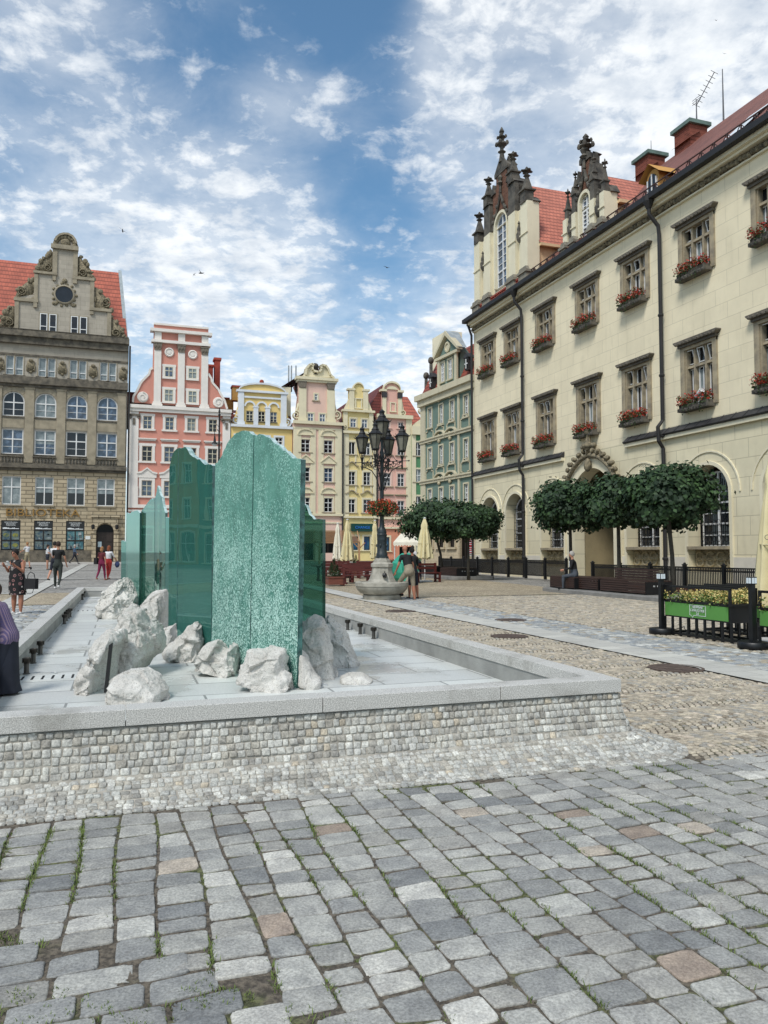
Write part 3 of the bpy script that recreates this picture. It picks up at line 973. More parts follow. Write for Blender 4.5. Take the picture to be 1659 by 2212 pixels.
# ---------------------------------------------------------------- rocks
def c2(x,y):return (x*.3038,972+y*.3038)
def c3(x,y):return (x*.18228,1123+y*.18228)
def c4(x,y):return (216+.3472*x,900+.3472*y)
def remesh(o,vs,smooth_it=0):
    m=o.modifiers.new('r','REMESH'); m.mode='VOXEL'; m.voxel_size=vs; m.use_smooth_shade=True
    if smooth_it:
        sm=o.modifiers.new('s','SMOOTH'); sm.iterations=smooth_it; sm.factor=.5
    dg_=bpy.context.evaluated_depsgraph_get()
    me=bpy.data.meshes.new_from_object(o.evaluated_get(dg_))
    o.modifiers.clear()
    old=o.data; o.data=me
    bpy.data.meshes.remove(old)
    return me
def rock(conv,pts,ybase,thick,label,seed,dY=0.0,cut=None,rough=1.0):
    P=[conv(*p) for p in pts]
    xm=sum(p[0] for p in P)/len(P)
    Yb=onz(xm,ybase,ZF).y+dY
    W=[atY(p[0],p[1],Yb+thick*.45) for p in P]
    W=[Vector((q.x,q.y,max(q.z,ZF-.02))) for q in W]
    cx_,cz_=sum(q.x for q in W)/len(W),sum(q.z for q in W)/len(W)
    zb=ZF
    r_=random.Random(seed)
    org=Vector((cx_,Yb+thick*.45,ZF))
    bm=bmesh.new()
    # cross sections front to back, each an offset and shrunken copy of the outline resting on the floor
    secs=[(-.50,.62),(-.42,.86),(-.15,.98),(.12,1.0),(.38,.88),(.52,.60)]
    rings=[]
    for dy_,sc in secs:
        ring=[]
        for q in W:
            x=(q.x-cx_)*(sc*r_.uniform(.95,1.04)); zc=(q.z-ZF)
            k=.5+.5*sc if zc>0 else 1
            z=zc*(sc if zc>.25*(cz_-ZF) else 1)*r_.uniform(.96,1.03)
            ring.append(bm.verts.new((x,dy_*thick*r_.uniform(.88,1.12)+(.08*thick*(z/max(.05,2*(cz_-ZF)))),z)))
        rings.append(ring)
    n=len(W)
    for a,b in zip(rings[:-1],rings[1:]):
        for i in range(n):
            try:bm.faces.new((a[i],a[(i+1) % n],b[(i+1) % n],b[i]))
            except Exception:pass
    bm.faces.new(rings[0][::-1]); bm.faces.new(rings[-1])
    bmesh.ops.recalc_face_normals(bm,faces=bm.faces)
    bmesh.ops.triangulate(bm,faces=bm.faces)
    me=bpy.data.meshes.new('rock'); bm.to_mesh(me); bm.free()
    o=bpy.data.objects.new('rock',me); COL.objects.link(o)
    size=max(.12,min(q for q in (max(v.co.x for v in me.vertices)-min(v.co.x for v in me.vertices),2*(cz_-ZF)+.1)))
    remesh(o,max(.010,size/60))
    me=o.data
    off=Vector((seed*7.3,seed*3.1,1.7))
    co=np.empty(len(me.vertices)*3); me.vertices.foreach_get('co',co)
    nn=[v.normal.copy() for v in me.vertices]
    for v,nv in zip(me.vertices,nn):
        p=v.co
        # ledges and chipped facets: ridged noise plus fine grain
        a=mnoise.noise(p*2.4+off)*.05
        b=abs(mnoise.noise(Vector((p.x*5,p.y*5,p.z*8))+off))*-.035
        c=mnoise.noise(p*18+off)*.014+mnoise.noise(p*42+off)*.007
        f=min(1.0,size/.6)*rough
        # chipped facets: every cell of the stone breaks along a plane of its own
        ds,ps=mnoise.voronoi(p*3.6+off)
        cp=ps[0]; rv=Vector((math.sin(cp.x*12.9+cp.y*7.1),math.sin(cp.y*15.7+cp.z*3.3),math.sin(cp.z*11.3+cp.x*5.9)))
        fct=(p*3.6+off-cp).dot(rv)*.052-ds[0]*.015
        ds2,ps2=mnoise.voronoi(p*13+off)
        fct += (p*13+off-ps2[0]).dot(rv.yzx)*.011
        v.co=p+nv*(a*.7+b+c*1.2+fct+.014)*f
        if v.co.z<.0:v.co.z=.0
    if cut:
        for v in me.vertices:
            pass
    me.materials.clear(); me.materials.append(M_ROCK)
    me.polygons.foreach_set('use_smooth',[True]*len(me.polygons))
    try:me.set_sharp_from_angle(angle=radians(30))
    except Exception:pass
    o.location=org
    tag(o,label,'rock','limestone boulders round the glass slabs')
    return o
ROCKS=[
 (c2,[(745,1140),(750,1090),(790,980),(830,940),(890,905),(950,960),(1020,1030),(1045,1110),(1000,1170),(880,1205),(780,1175)],1337,1.5,'broad pale boulder farthest left, in front of the two mint glass panes',1,0),
 (c2,[(1010,1110),(1060,1040),(1100,1000),(1165,1005),(1182,1100),(1180,1260),(1160,1390),(1100,1420),(1040,1300)],1400,.8,'tall pale boulder under the spiked thin glass panes',2,0),
 (c2,[(872,1240),(900,1130),(930,1095),(1010,1130),(1040,1200),(1090,1260),(1112,1330),(1108,1410),(1050,1480),(1000,1565),(930,1640),(775,1700),(775,1420),(850,1340)],1470,.9,'tall ridged boulder with a narrow slot near its peak, left of the glass slabs',3,0),
 (c3,[(1000,2010),(1010,1850),(1060,1720),(1130,1640),(1180,1480),(1230,1350),(1300,1310),(1400,1330),(1420,1400),(1330,1440),(1285,1560),(1262,1700),(1255,2050),(1060,2095)],1501,.8,'boulder left of the long black slot, leftmost of the near rocks',4,0),
 (c4,[(65,1690),(90,1640),(170,1585),(260,1580),(330,1620),(370,1660),(415,1700),(410,1770),(360,1795),(100,1805),(65,1750)],1526,.55,'low whitish flat topped boulder just behind the front rim',5,0),
 (c2,[(1130,1330),(1170,1260),(1235,1240),(1252,1310),(1240,1370),(1215,1420),(1160,1440),(1125,1410)],1410,.45,'small shaded boulder tucked between the tall one and the wedge shaped one',6,0),
 (c2,[(1165,1420),(1240,1360),(1330,1280),(1400,1225),(1430,1225),(1432,1310),(1450,1340),(1450,1490),(1395,1512),(1320,1515),(1200,1462)],1432,.55,'wedge shaped boulder rising to the right in front of the dark glass slab',7,0),
 (c4,[(605,1480),(650,1430),(690,1395),(735,1385),(760,1430),(800,1440),(820,1412),(850,1415),(864,1480),(868,1560),(850,1622),(780,1617),(605,1570)],1464,.5,'low boulder with two humps at the left foot of the crackled glass',8,0),
 (c4,[(848,1640),(870,1540),(930,1450),(1040,1432),(1140,1458),(1165,1530),(1200,1620),(1202,1700),(1110,1718),(1000,1697),(900,1662)],1496,.42,'rounded boulder in front of the right crackled pane, nearest the rim',9,0),
 (c4,[(1250,1692),(1248,1450),(1290,1500),(1330,1580),(1378,1630),(1382,1682),(1330,1697)],1489,.4,'small pointed boulder at the right corner of the crackled glass',10,0),
 (c4,[(1250,1590),(1252,1300),(1290,1255),(1330,1240),(1385,1255),(1410,1330),(1440,1440),(1470,1560),(1475,1628),(1400,1642),(1330,1600)],1469,.42,'upright rounded boulder right of the crackled glass',11,0),
 (c4,[(1385,1260),(1420,1238),(1460,1280),(1520,1330),(1560,1420),(1600,1520),(1612,1585),(1560,1602),(1490,1612),(1440,1540),(1400,1380)],1460,.6,'slanting boulder split by a smooth grey cut, rightmost upright one',12,0.55),
 (c4,[(1500,1622),(1560,1600),(1640,1597),(1700,1640),(1690,1662),(1620,1673),(1500,1645)],1479,.35,'flat loose stone slab lying right of the boulders',13,0),
 (c4,[(440,1330),(440,1150),(475,1010),(520,1060),(560,1200),(560,1340)],1380,.8,'pale boulder behind the dark glass slab',14,0.3),
]
for a in ROCKS:rock(*a)
# slots in the boulders: black strips stand in for the shade inside them
def slot(conv,p0,p1,wpx,label):
    a,b=conv(*p0),conv(*p1)
    return a,b
sl_m=plain('slot_shade',sr(18,18,18),.6,.2,5)
for (pa,pb,yb,lab,dY,wd) in (((1322,1480),(1262,2045),1497,'long black steel channel between the two left boulders',-.02,.028),((1600,1000),(1575,1275),1440,'short black steel channel at the peak of the ridged boulder',-.15,.03)):
    a,b=c3(*pa),c3(*pb)
    Y=onz(a[0],yb,ZF).y+dY
    A,B=atY(a[0],a[1],Y),atY(b[0],b[1],Y)
    mb=MB()
    mb.prism([(A.x-wd/2,A.z),(A.x+wd/2,A.z+.02),(B.x+wd/2,max(ZF+.01,B.z)),(B.x-wd/2,max(ZF+.01,B.z))],Y-.03,Y+.0)
    tag(mb.obj('shaded_slot',sl_m),lab,'steel channel')

# ---------------------------------------------------------------- glass
def glass(name,tr,gl_=(.9,1,.97),ior=1.6,rough=.0,murk=0.0,murkc=(.05,.2,.17),boost=0.0):
    m=bpy.data.materials.new(name); m.use_nodes=True
    nt=m.node_tree; nt.nodes.clear()
    out=N(nt,'ShaderNodeOutputMaterial')
    co=objco(nt)
    wav=noise(nt,co,.9,2)
    bp=N(nt,'ShaderNodeBump',inp={'Strength':.05,'Distance':.05,'Height':wav}).outputs[0]
    tb=N(nt,'ShaderNodeBsdfTransparent',inp={0:tuple(tr)+(1,)})
    df=N(nt,'ShaderNodeBsdfDiffuse',inp={0:tuple(murkc)+(1,)})
    ms=N(nt,'ShaderNodeMixShader',inp={0:murk,1:tb.outputs[0],2:df.outputs[0]})
    gs=N(nt,'ShaderNodeBsdfGlossy',inp={0:tuple(gl_)+(1,),'Roughness':rough,'Normal':bp})
    fr=N(nt,'ShaderNodeFresnel',inp={'IOR':ior,'Normal':bp}).outputs[0]
    geo=N(nt,'ShaderNodeNewGeometry').outputs['Backfacing']
    f=MATH(nt,'MULTIPLY',MATH(nt,'ADD',fr,boost,clamp=True),MATH(nt,'SUBTRACT',1.0,geo))
    mx=N(nt,'ShaderNodeMixShader',inp={0:f,1:ms.outputs[0],2:gs.outputs[0]})
    nt.links.new(mx.outputs[0],out.inputs[0])
    return m
M_GDARK=glass('deep_green_glass',(.12,.30,.26),(.50,.74,.68),1.6,.0,.40,(.075,.29,.24),.09)
M_GCLR=glass('green_glass',(.30,.52,.45),(.7,.9,.84),1.55,.0,.14,(.10,.28,.22),.04)
M_GMINT=glass('mint_glass',(.34,.58,.52),(.75,.95,.9),1.5,.08,.45,(.18,.40,.34),.05)
M_GEDGE=plain('glass_edge',sr(22,62,60),.15,.4,9,bmp=.4,spec=.8,c2=sr(70,118,112))
M_GEDGE2=glass('green_glass_edge',(.10,.22,.20),(.6,.8,.75),1.6,.05,.25,(.01,.05,.045),.05)
M_GRIM=plain('broken_glass_edge',sr(150,186,180),.25,.35,14,c2=sr(206,226,224),bmp=1.0,bscale=40,spec=.8)
def crackle():
    m=bpy.data.materials.new('crackled_glass'); m.use_nodes=True
    nt=m.node_tree; nt.nodes.clear()
    out=N(nt,'ShaderNodeOutputMaterial')
    co=N(nt,'ShaderNodeMapping',inp={0:objco(nt),'Scale':(1,1,.62)}).outputs[0]
    vo=N(nt,'ShaderNodeTexVoronoi',feature='F1',inp={'Vector':co,'Scale':135.0,'Randomness':1.0})
    rnd=N(nt,'ShaderNodeSeparateColor',inp={0:vo.outputs['Color']}).outputs[0]
    big=noise(nt,co,1.3,5,.6); mid=noise(nt,co,7,6,.65)
    z=N(nt,'ShaderNodeSeparateXYZ',inp={0:objco(nt)}).outputs[2]
    # flecks are densest through the middle and thin out towards the top
    dens=MATH(nt,'SUBTRACT',1.02,MATH(nt,'ADD',MATH(nt,'MULTIPLY',big,.34),MATH(nt,'MULTIPLY',mid,.46)))
    top=MATH(nt,'MULTIPLY',SM(nt,z,1.2,2.4),.16)
    thr=MATH(nt,'ADD',MATH(nt,'SUBTRACT',dens,.02),MATH(nt,'MULTIPLY',top,1.3))
    low=noise(nt,co,2.6,4,.6)
    thr=MATH(nt,'ADD',thr,MATH(nt,'MULTIPLY',MATH(nt,'SUBTRACT',low,.5),1.5))
    fleck=SM(nt,MATH(nt,'SUBTRACT',rnd,thr),-.04,.10)
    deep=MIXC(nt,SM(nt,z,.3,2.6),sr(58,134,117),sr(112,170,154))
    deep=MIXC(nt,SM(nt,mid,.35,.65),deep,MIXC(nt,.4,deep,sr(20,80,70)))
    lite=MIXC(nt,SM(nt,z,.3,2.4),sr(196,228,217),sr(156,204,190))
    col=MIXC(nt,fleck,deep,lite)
    bp=N(nt,'ShaderNodeBump',inp={'Strength':.7,'Distance':.006,'Height':rnd}).outputs[0]
    pb=N(nt,'ShaderNodeBsdfPrincipled',inp={'Base Color':col,'Roughness':.28,'Specular IOR Level':.7,'Normal':bp})
    tb=N(nt,'ShaderNodeBsdfTransparent',inp={0:(.35,.62,.55,1)})
    mx=N(nt,'ShaderNodeMixShader',inp={0:MATH(nt,'ADD',.84,MATH(nt,'MULTIPLY',fleck,.16)),1:tb.outputs[0],2:pb.outputs[0]})
    nt.links.new(mx.outputs[0],out.inputs[0])
    return m
M_CRACK=crackle()

def slabglass(fac,name,mat,top,bx,th_,label,off=0.0,zb=ZF,seamless=False,parent=None,rough_top=True,kind='glass pane',edge=None):
    """thick standing pane with a broken top edge; top given left to right"""
    pts=[fac.uv(x,y,off) for x,y in top]
    # roughen the broken edge
    r_=random.Random(len(label)+int(bx[0]))
    P=[]
    for (a,b) in zip(pts[:-1],pts[1:]):
        P.append(a)
        L=math.hypot(b[0]-a[0],b[1]-a[1])
        n=max(1,int(L/.05))
        for k in range(1,n):
            t=k/n
            P.append((a[0]+(b[0]-a[0])*t,a[1]+(b[1]-a[1])*t+(r_.uniform(-.014,.014) if rough_top else 0)))
    P.append(pts[-1])
    xl,xr=fac.x(bx[0],bx[2],off),fac.x(bx[1],bx[2],off)
    zb=zb-fac.z0
    y0,y1=off,off+th_
    front=[(xl,zb)]+P+[(xr,zb)]
    M=T(fac.O.x,fac.O.y,fac.z0,fac.a)
    mb=MB()
    n=len(front)
    mb.v=[tuple(M @ Vector((p[0],y0,p[1]))) for p in front]+[tuple(M @ Vector((p[0],y1,p[1]))) for p in front]
    mb.f=[tuple(range(n-1,-1,-1)),tuple(range(n,2*n))]; mb.mi=[0,0]
    for i in range(n):
        j=(i+1) % n
        mb.f.append((i,j,j+n,i+n))
        mb.mi.append(2 if 1<=i<n-2 else 1)
    o=mb.obj(name,[mat,edge or (M_GEDGE2 if mat in (M_GCLR,M_GMINT) else M_GEDGE),M_GRIM],parent)
    if label:tag(o,label,kind,'standing glass slabs of the fountain')
    return o
pA=onz(641,1487,ZF)
LA=Fac(pA.xy,radians(-52.5))
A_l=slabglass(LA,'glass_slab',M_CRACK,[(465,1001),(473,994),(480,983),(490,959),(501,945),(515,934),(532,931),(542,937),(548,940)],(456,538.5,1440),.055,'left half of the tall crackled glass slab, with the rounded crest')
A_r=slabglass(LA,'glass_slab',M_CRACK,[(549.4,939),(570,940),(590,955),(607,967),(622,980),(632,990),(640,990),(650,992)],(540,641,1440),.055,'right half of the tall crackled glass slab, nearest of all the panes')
slabglass(LA,'glass_slab',M_GDARK,[(386,967),(400,965),(405,971),(410,981),(421,988),(431,992),(438,1000),(443,1004),(455,1003),(459,1006)],(382.5,456,1420),.07,'dark green mirror like glass slab left of the crackled one',off=.10)
slabglass(LA,'glass_slab',M_GDARK,[(366,1010),(370,990),(376,975),(385,968)],(363,381,1400),.04,'narrow reflecting glass slab at the left edge of the dark one',off=.24)
pD=onz(697,1440,ZF)
LD=Fac(pD.xy,radians(-52.5))
slabglass(LD,'glass_slab',M_GCLR,[(640,1080),(654,1089),(660,1091),(664,1100),(668,1112),(678,1122),(688,1121),(697,1122)],(640,697,1330),.04,'low clear green glass slab behind the right edge of the crackled one')
p0,p1_=Vector((-3.63,13.0)),Vector((-5.54,16.5))
LF=Fac(p0,atan2(p0.y-p1_.y,p0.x-p1_.x))
slabglass(LF,'glass_slab',M_GMINT,[(273,1108),(280,1110),(285,1105),(296,1103),(302,1108)],(272,301,1260),.04,'milky mint glass slab standing at the far left end')
slabglass(LF,'glass_slab',M_GCLR,[(302.5,1110),(310,1098),(317,1089),(325,1079),(334,1076)],(302,334,1260),.04,'clear green glass slab with a slanting top beside the mint one',off=.06)
slabglass(LF,'glass_slab',M_GCLR,[(335,1076),(338,1063),(340.5,1049),(343,1055),(345.5,1067)],(335,344,1290),.04,'thin glass slab ending in a sharp spike',off=-.05)
slabglass(LF,'glass_slab',M_GCLR,[(345.5,1067),(350,1074),(353,1094),(357,1108)],(345,356,1300),.04,'thin glass slab with a steep falling top right of the spike',off=-.16)
slabglass(LF,'glass_slab',M_GDARK,[(357.5,1117),(365,1119),(369,1115),(373,1106)],(357,371,1320),.04,'short dark glass slab between the thin panes and the tall dark one',off=-.28)
slabglass(LF,'glass_slab',M_GDARK,[(262,1168),(272,1170)],(262,272,1240),.04,'lowest dark glass slab at the far left behind the boulder',off=.5)

# ---------------------------------------------------------------- water jets
def nozzle_proto():
    t=empty('water_jet')
    M_ST=plain('wet_steel',sr(92,90,86),.4,.25,12,metal=.6)
    mb=MB(); mb.cyl((0,0,0),.026,.115,14); mb.lathe((0,0,0),[(.036,0),(.036,.008),(.03,.012)],14)
    mb.obj('pipe',M_ST,t,auto=40)
    mb=MB(); mb.lathe((0,0,.112),[(.03,0),(.034,.012),(.042,.030),(.044,.055),(.038,.058),(.034,.050),(.0,.05)],16)
    for k in range(8):
        a=k*pi/4
        mb.box(-.004,.004,.040,.0465,.118,.168,T(rz=a))
    mb.obj('nozzle_head',plain('dark_bronze',sr(58,54,48),.45,.3,10,metal=.5),t,auto=40)
    return t
NZ=nozzle_proto()
nz_pts=[(57,1456,'nearest steel water jet along the left wall of the basin'),(72,1433,'second steel water jet from the front along the left wall'),(87,1414,'third steel water jet from the front along the left wall'),
 (139,1348,'jet at the near end of the tight group by the left wall'),(143,1341,'second jet of the tight group by the left wall'),(147,1336,'third jet of the tight group by the left wall'),(151,1333,'farthest jet of the tight group by the left wall'),
 (178,1296,'near jet of the pair in the far left corner of the basin'),(181,1290,'far jet of the pair in the far left corner of the basin'),
 (728,1347,'farthest of the four jets along the right wall'),(751,1361,'second farthest of the four jets along the right wall'),(778,1370,'second nearest of the four jets along the right wall'),(807,1380,'nearest of the four jets along the right wall')]
for i,(x,y,lab) in enumerate(nz_pts):
    o=NZ if i==0 else copy_tree(NZ)
    o.location=onz(x,y,ZF)
    tag(o,lab,'water jet','water jets in the basin')
# squat nozzle on the floor by the front boulders
mb=MB(); mb.lathe((0,0,0),[(.045,0),(.045,.09),(.05,.092),(.05,.11),(.035,.112),(.03,.09)],18)
o=mb.obj('floor_jet',plain('steel',sr(120,118,112),.3,.2,8,metal=.8),auto=40); o.location=onz(294,1448,ZF)
tag(o,'squat steel jet ring on the floor in front of the ridged boulder','water jet')
# floor lights
mb=MB(); mb.lathe((0,0,0),[(.036,0),(.036,.010),(.030,.012),(.028,.007)],18); mb.m=1; mb.lathe((0,0,.006),[(.027,0),(.027,.003)],14)
fl0=mb.obj('floor_light',[plain('light_ring',sr(200,204,204),.35,.1,8,metal=.4),plain('lens',sr(90,96,96),.1,.2,8,bmp=0)])
FLP=[(412,1425,'between wedge shaped and two humped boulders'),(528,1447,'in front of the two humped boulder'),(649,1485,'right of the rounded boulder by the rim'),(357,1484,'near the pale flat boulder'),(116,1455,'beside the nearest left water jet'),(111,1413,'beside the third left water jet'),(210,1385,'on the open floor left of the slotted boulder'),(213,1332,'left of the farthest left boulder'),
       (765,1362,'between the right hand jets'),(790,1390,'in front of the nearest right hand jet')]
FLP[2]=(700,1480,'in front of the rightmost upright boulders')
for i,(x,y,lab) in enumerate(FLP):
    o=fl0 if i==0 else fl0.copy()
    if i:COL.objects.link(o)
    o.location=onz(x,y,ZF)
    tag(o,'small round light sunk in the floor '+lab,'floor light','round lights in the basin floor')
# ================================================================ building kit
def arc_pts(xa,xb,zc,r,n=10,a0=pi,a1=0.0,ry=None):
    xm=(xa+xb)/2
    ry=r if ry is None else ry
    return [(xm+r*cos(a0+(a1-a0)*k/n),zc+ry*sin(a0+(a1-a0)*k/n)) for k in range(n+1)]
def wall(mb,x0,x1,z0,z1,ops,depth=.22,y=0.0):
    """sheet of wall at local y with real openings and reveals. ops: (xa, xb, za, zb, arched)"""
    xs=sorted(set([x0,x1]+[v for o in ops for v in o[:2] if x0<v<x1]))
    zs=sorted(set([z0,z1]+[v for o in ops for v in o[2:4] if z0<v<z1]))
    for a,b in zip(xs[:-1],xs[1:]):
        xm=(a+b)/2
        run=None
        for c,d in zip(zs[:-1],zs[1:]):
            zm=(c+d)/2
            if any(o[0]<xm<o[1] and o[2]<zm<o[3] for o in ops):
                if run:mb.add([(a,y,run[0]),(b,y,run[0]),(b,y,run[1]),(a,y,run[1])],[(0,1,2,3)]); run=None
            else:
                run=(run[0] if run else c,d)
        if run:mb.add([(a,y,run[0]),(b,y,run[0]),(b,y,run[1]),(a,y,run[1])],[(0,1,2,3)])
    for o in ops:
        xa,xb,za,zb=o[:4]
        ye=y+depth
        if len(o)>4 and o[4]:
            r=(xb-xa)/2
            sp=zb-r*o[4]
            arc=arc_pts(xa,xb,sp,r,14,ry=r*o[4])
            h=7
            mb.add([(xa,y,zb)]+[(p[0],y,p[1]) for p in arc[:h+1]][::-1],[tuple(range(h+2))])
            mb.add([(xb,y,zb)]+[(p[0],y,p[1]) for p in arc[h:]][::-1],[tuple(range(h+2))])
            for p,q in zip(arc[:-1],arc[1:]):
                mb.add([(p[0],y,p[1]),(q[0],y,q[1]),(q[0],ye,q[1]),(p[0],ye,p[1])],[(0,1,2,3)])
            top=sp
        else:
            top=zb
            mb.add([(xa,y,zb),(xb,y,zb),(xb,ye,zb),(xa,ye,zb)],[(0,1,2,3)])
        mb.add([(xa,y,za),(xb,y,za),(xb,ye,za),(xa,ye,za)],[(3,2,1,0)])
        mb.add([(xa,y,za),(xa,ye,za),(xa,ye,top),(xa,y,top)],[(0,1,2,3)])
        mb.add([(xb,y,za),(xb,ye,za),(xb,ye,top),(xb,y,top)],[(3,2,1,0)])
def shell(mb,w,dep,h,y=0.0):
    """sides and back of a house"""
    mb.add([(0,y,0),(0,dep,0),(0,dep,h),(0,y,h)],[(3,2,1,0)])
    mb.add([(w,y,0),(w,dep,0),(w,dep,h),(w,y,h)],[(0,1,2,3)])
    mb.add([(0,dep,0),(w,dep,0),(w,dep,h),(0,dep,h)],[(3,2,1,0)])
WCACHE={}
def win(parent,x,z,w,h,arch=0,nx=2,tr=(.6,),bar=.07,fm=None,sw=0.0,sm=None,sill=.1,sillm=None,hood=None,hoodm=None,pane=0,y=.12,ears=0,open_=0,thinbars=(),sillw=.12,surf=0.0):
    """window: stone surround and painted frame, with the glass as a piece of its own. x = centre, z = bottom"""
    w,h=round(w,2),round(h,2)
    key=(w,h,arch,nx,tr,bar,fm and fm.name,sw,sm and sm.name,sill,sillm and sillm.name,hood,hoodm and hoodm.name,pane,y,ears,open_,thinbars,sillw,surf)
    if key not in WCACHE:
        fm=fm or M_FRAME
        mb=MB()
        hw_=w/2
        if sw:
            mb.m=0
            t=.05+surf
            if arch:
                zs=h-hw_*arch
                mb.box(-hw_-sw,-hw_,-t,.02,0,zs); mb.box(hw_,hw_+sw,-t,.02,0,zs)
                o_=arc_pts(-hw_-sw,hw_+sw,zs,hw_+sw,14,ry=(hw_*arch+sw)); i_=arc_pts(-hw_,hw_,zs,hw_,14,ry=hw_*arch)
                for k in range(14):
                    mb.prism([i_[k],o_[k],o_[k+1],i_[k+1]],-t,.02)
            else:
                mb.box(-hw_-sw,-hw_,-t,.02,0,h); mb.box(hw_,hw_+sw,-t,.02,0,h)
                mb.box(-hw_-sw-ears,hw_+sw+ears,-t-.002,.02,h,h+sw)
        if sill:
            mb.m=2
            mb.box(-hw_-sw-sillw,hw_+sw+sillw,-.14-surf,.02,-sill,0)
        if hood:
            mb.m=3
            kind,gap,hh=hood
            zb=h+sw+gap; e=hw_+sw+.16
            if kind=='flat':
                mb.box(-e,e,-.22,.0,zb+hh*.55,zb+hh); mb.box(-e+.1,e-.1,-.12,0,zb,zb+hh*.55)
            elif kind=='tri':
                mb.prism([(-e,zb),(e,zb),(e,zb+.10),(0,zb+hh),(-e,zb+.10)],-.12,0)
                mb.prism([(-e-.08,zb+.06),(0,zb+hh+.0),(e+.08,zb+.06),(e+.08,zb+.18),(0,zb+hh+.14),(-e-.08,zb+.18)],-.22,0)
                mb.box(-e,e,-.2,0,zb-.07,zb)
            elif kind=='arch':
                a_=arc_pts(-e,e,zb,e,12,ry=hh)
                mb.prism(a_,-.10,0)
                b_=arc_pts(-e-.08,e+.08,zb,e+.08,12,ry=hh+.12)
                for k in range(12):mb.prism([a_[k],b_[k],b_[k+1],a_[k+1]],-.22,0)
                mb.box(-e-.1,e+.1,-.2,0,zb-.08,zb)
            elif kind=='wave':
                pts=[]
                for k in range(17):
                    u_=-1+k/8
                    pts.append((u_*e,zb+hh*.3+hh*.7*max(0,cos(u_*pi*.75)) ** 1.0 if abs(u_)<.66 else zb+hh*.3*(1-(abs(u_)-.66)*.9)))
                for p,q in zip(pts[:-1],pts[1:]):
                    mb.prism([p,(p[0],p[1]+.12),(q[0],q[1]+.12),q],-.2,0)
            elif kind=='curl':
                mb.prism([(-e,zb),(-e,zb+hh*.45),(-e*.55,zb+hh*.7),(0,zb+hh),(e*.55,zb+hh*.7),(e,zb+hh*.45),(e,zb)],-.10,0)
                mb.prism([(-e-.08,zb+hh*.42),(-e*.6,zb+hh*.5),(0,zb+hh),(e*.6,zb+hh*.5),(e+.08,zb+hh*.42),(e+.08,zb+hh*.58),(e*.55,zb+hh*.72),(0,zb+hh+.16),(-e*.55,zb+hh*.72),(-e-.08,zb+hh*.58)],-.2,0)
        # frame and glazing bars
        mb.m=1
        f0,f1=y-.03,y+.05
        if arch:
            zs=h-hw_*arch
            mb.box(-hw_,-hw_+bar,f0,f1,0,zs); mb.box(hw_-bar,hw_,f0,f1,0,zs)
            i_=arc_pts(-hw_+bar,hw_-bar,zs,hw_-bar,14,ry=(hw_-bar)*arch); o_=arc_pts(-hw_,hw_,zs,hw_,14,ry=hw_*arch)
            for k in range(14):mb.prism([i_[k],o_[k],o_[k+1],i_[k+1]],f0,f1)
        else:
            mb.box(-hw_,-hw_+bar,f0,f1,0,h); mb.box(hw_-bar,hw_,f0,f1,0,h); mb.box(-hw_+bar,hw_-bar,f0,f1,h-bar,h)
        mb.box(-hw_+bar,hw_-bar,f0,f1,0,bar)
        for k in range(1,nx):
            xx=-hw_+w*k/nx
            mb.box(xx-bar*.5,xx+bar*.5,f0-.01,f1-.01,bar,h-bar)
        for t_ in tr:
            zz=h*t_
            mb.box(-hw_+bar,hw_-bar,f0-.015,f1-.02,zz-bar*.5,zz+bar*.5)
        for t_ in thinbars:
            zz=h*t_
            mb.box(-hw_+bar,hw_-bar,f0+.01,f1-.03,zz-.018,zz+.018)
        me=mb.mesh('window',[sm or M_WHITE,fm,sillm or sm or M_WHITE,hoodm or sm or M_WHITE])
        pb=MB()
        def sheet(xa,xb,za,zb,m):
            pb.m=m; pb.add([(xa,y+.03,za),(xb,y+.03,za),(xb,y+.03,zb),(xa,y+.03,zb)],[(0,1,2,3)])
        if arch:
            zs=h-hw_*arch
            pb.m=0
            pb.add([(-hw_,y+.03,0),(hw_,y+.03,0)]+[(p[0],y+.03,p[1]) for p in arc_pts(-hw_,hw_,zs,hw_,14,ry=hw_*arch)[::-1]],[tuple(range(17))])
        else:
            # each light may differ: an open or curtained casement
            if open_==1:sheet(-hw_,0,0,h*(tr[0] if tr else 1),1); sheet(0,hw_,0,h*(tr[0] if tr else 1),0); (sheet(-hw_,hw_,h*tr[0],h,0) if tr else None)
            elif open_==2:sheet(-hw_,hw_,0,h*.45,0); sheet(-hw_,hw_,h*.45,h,2)
            else:sheet(-hw_,hw_,0,h,0)
        pm=pb.mesh('pane',[M_PANE[pane],M_PANE[3],M_PANE[2]])
        WCACHE[key]=(me,pm)
    me,pm=WCACHE[key]
    o=bpy.data.objects.new('window',me); COL.objects.link(o); o.parent=parent; o.location=(x,0,z)
    p=bpy.data.objects.new('pane',pm); COL.objects.link(p); p.parent=o
    return o
def rects(F,conv,rs):
    out=[F.R(*conv(a,b),*conv(c,d)) for a,b,c,d in rs]
    n=len(out)
    za=sum(o[2] for o in out)/n; zb=sum(o[3] for o in out)/n; w_=sum(o[1]-o[0] for o in out)/n
    return [((o[0]+o[1])/2,za,w_,zb-za) for o in out]
def op(r,arch=0):return (r[0]-r[2]/2,r[0]+r[2]/2,r[1],r[1]+r[3],arch)
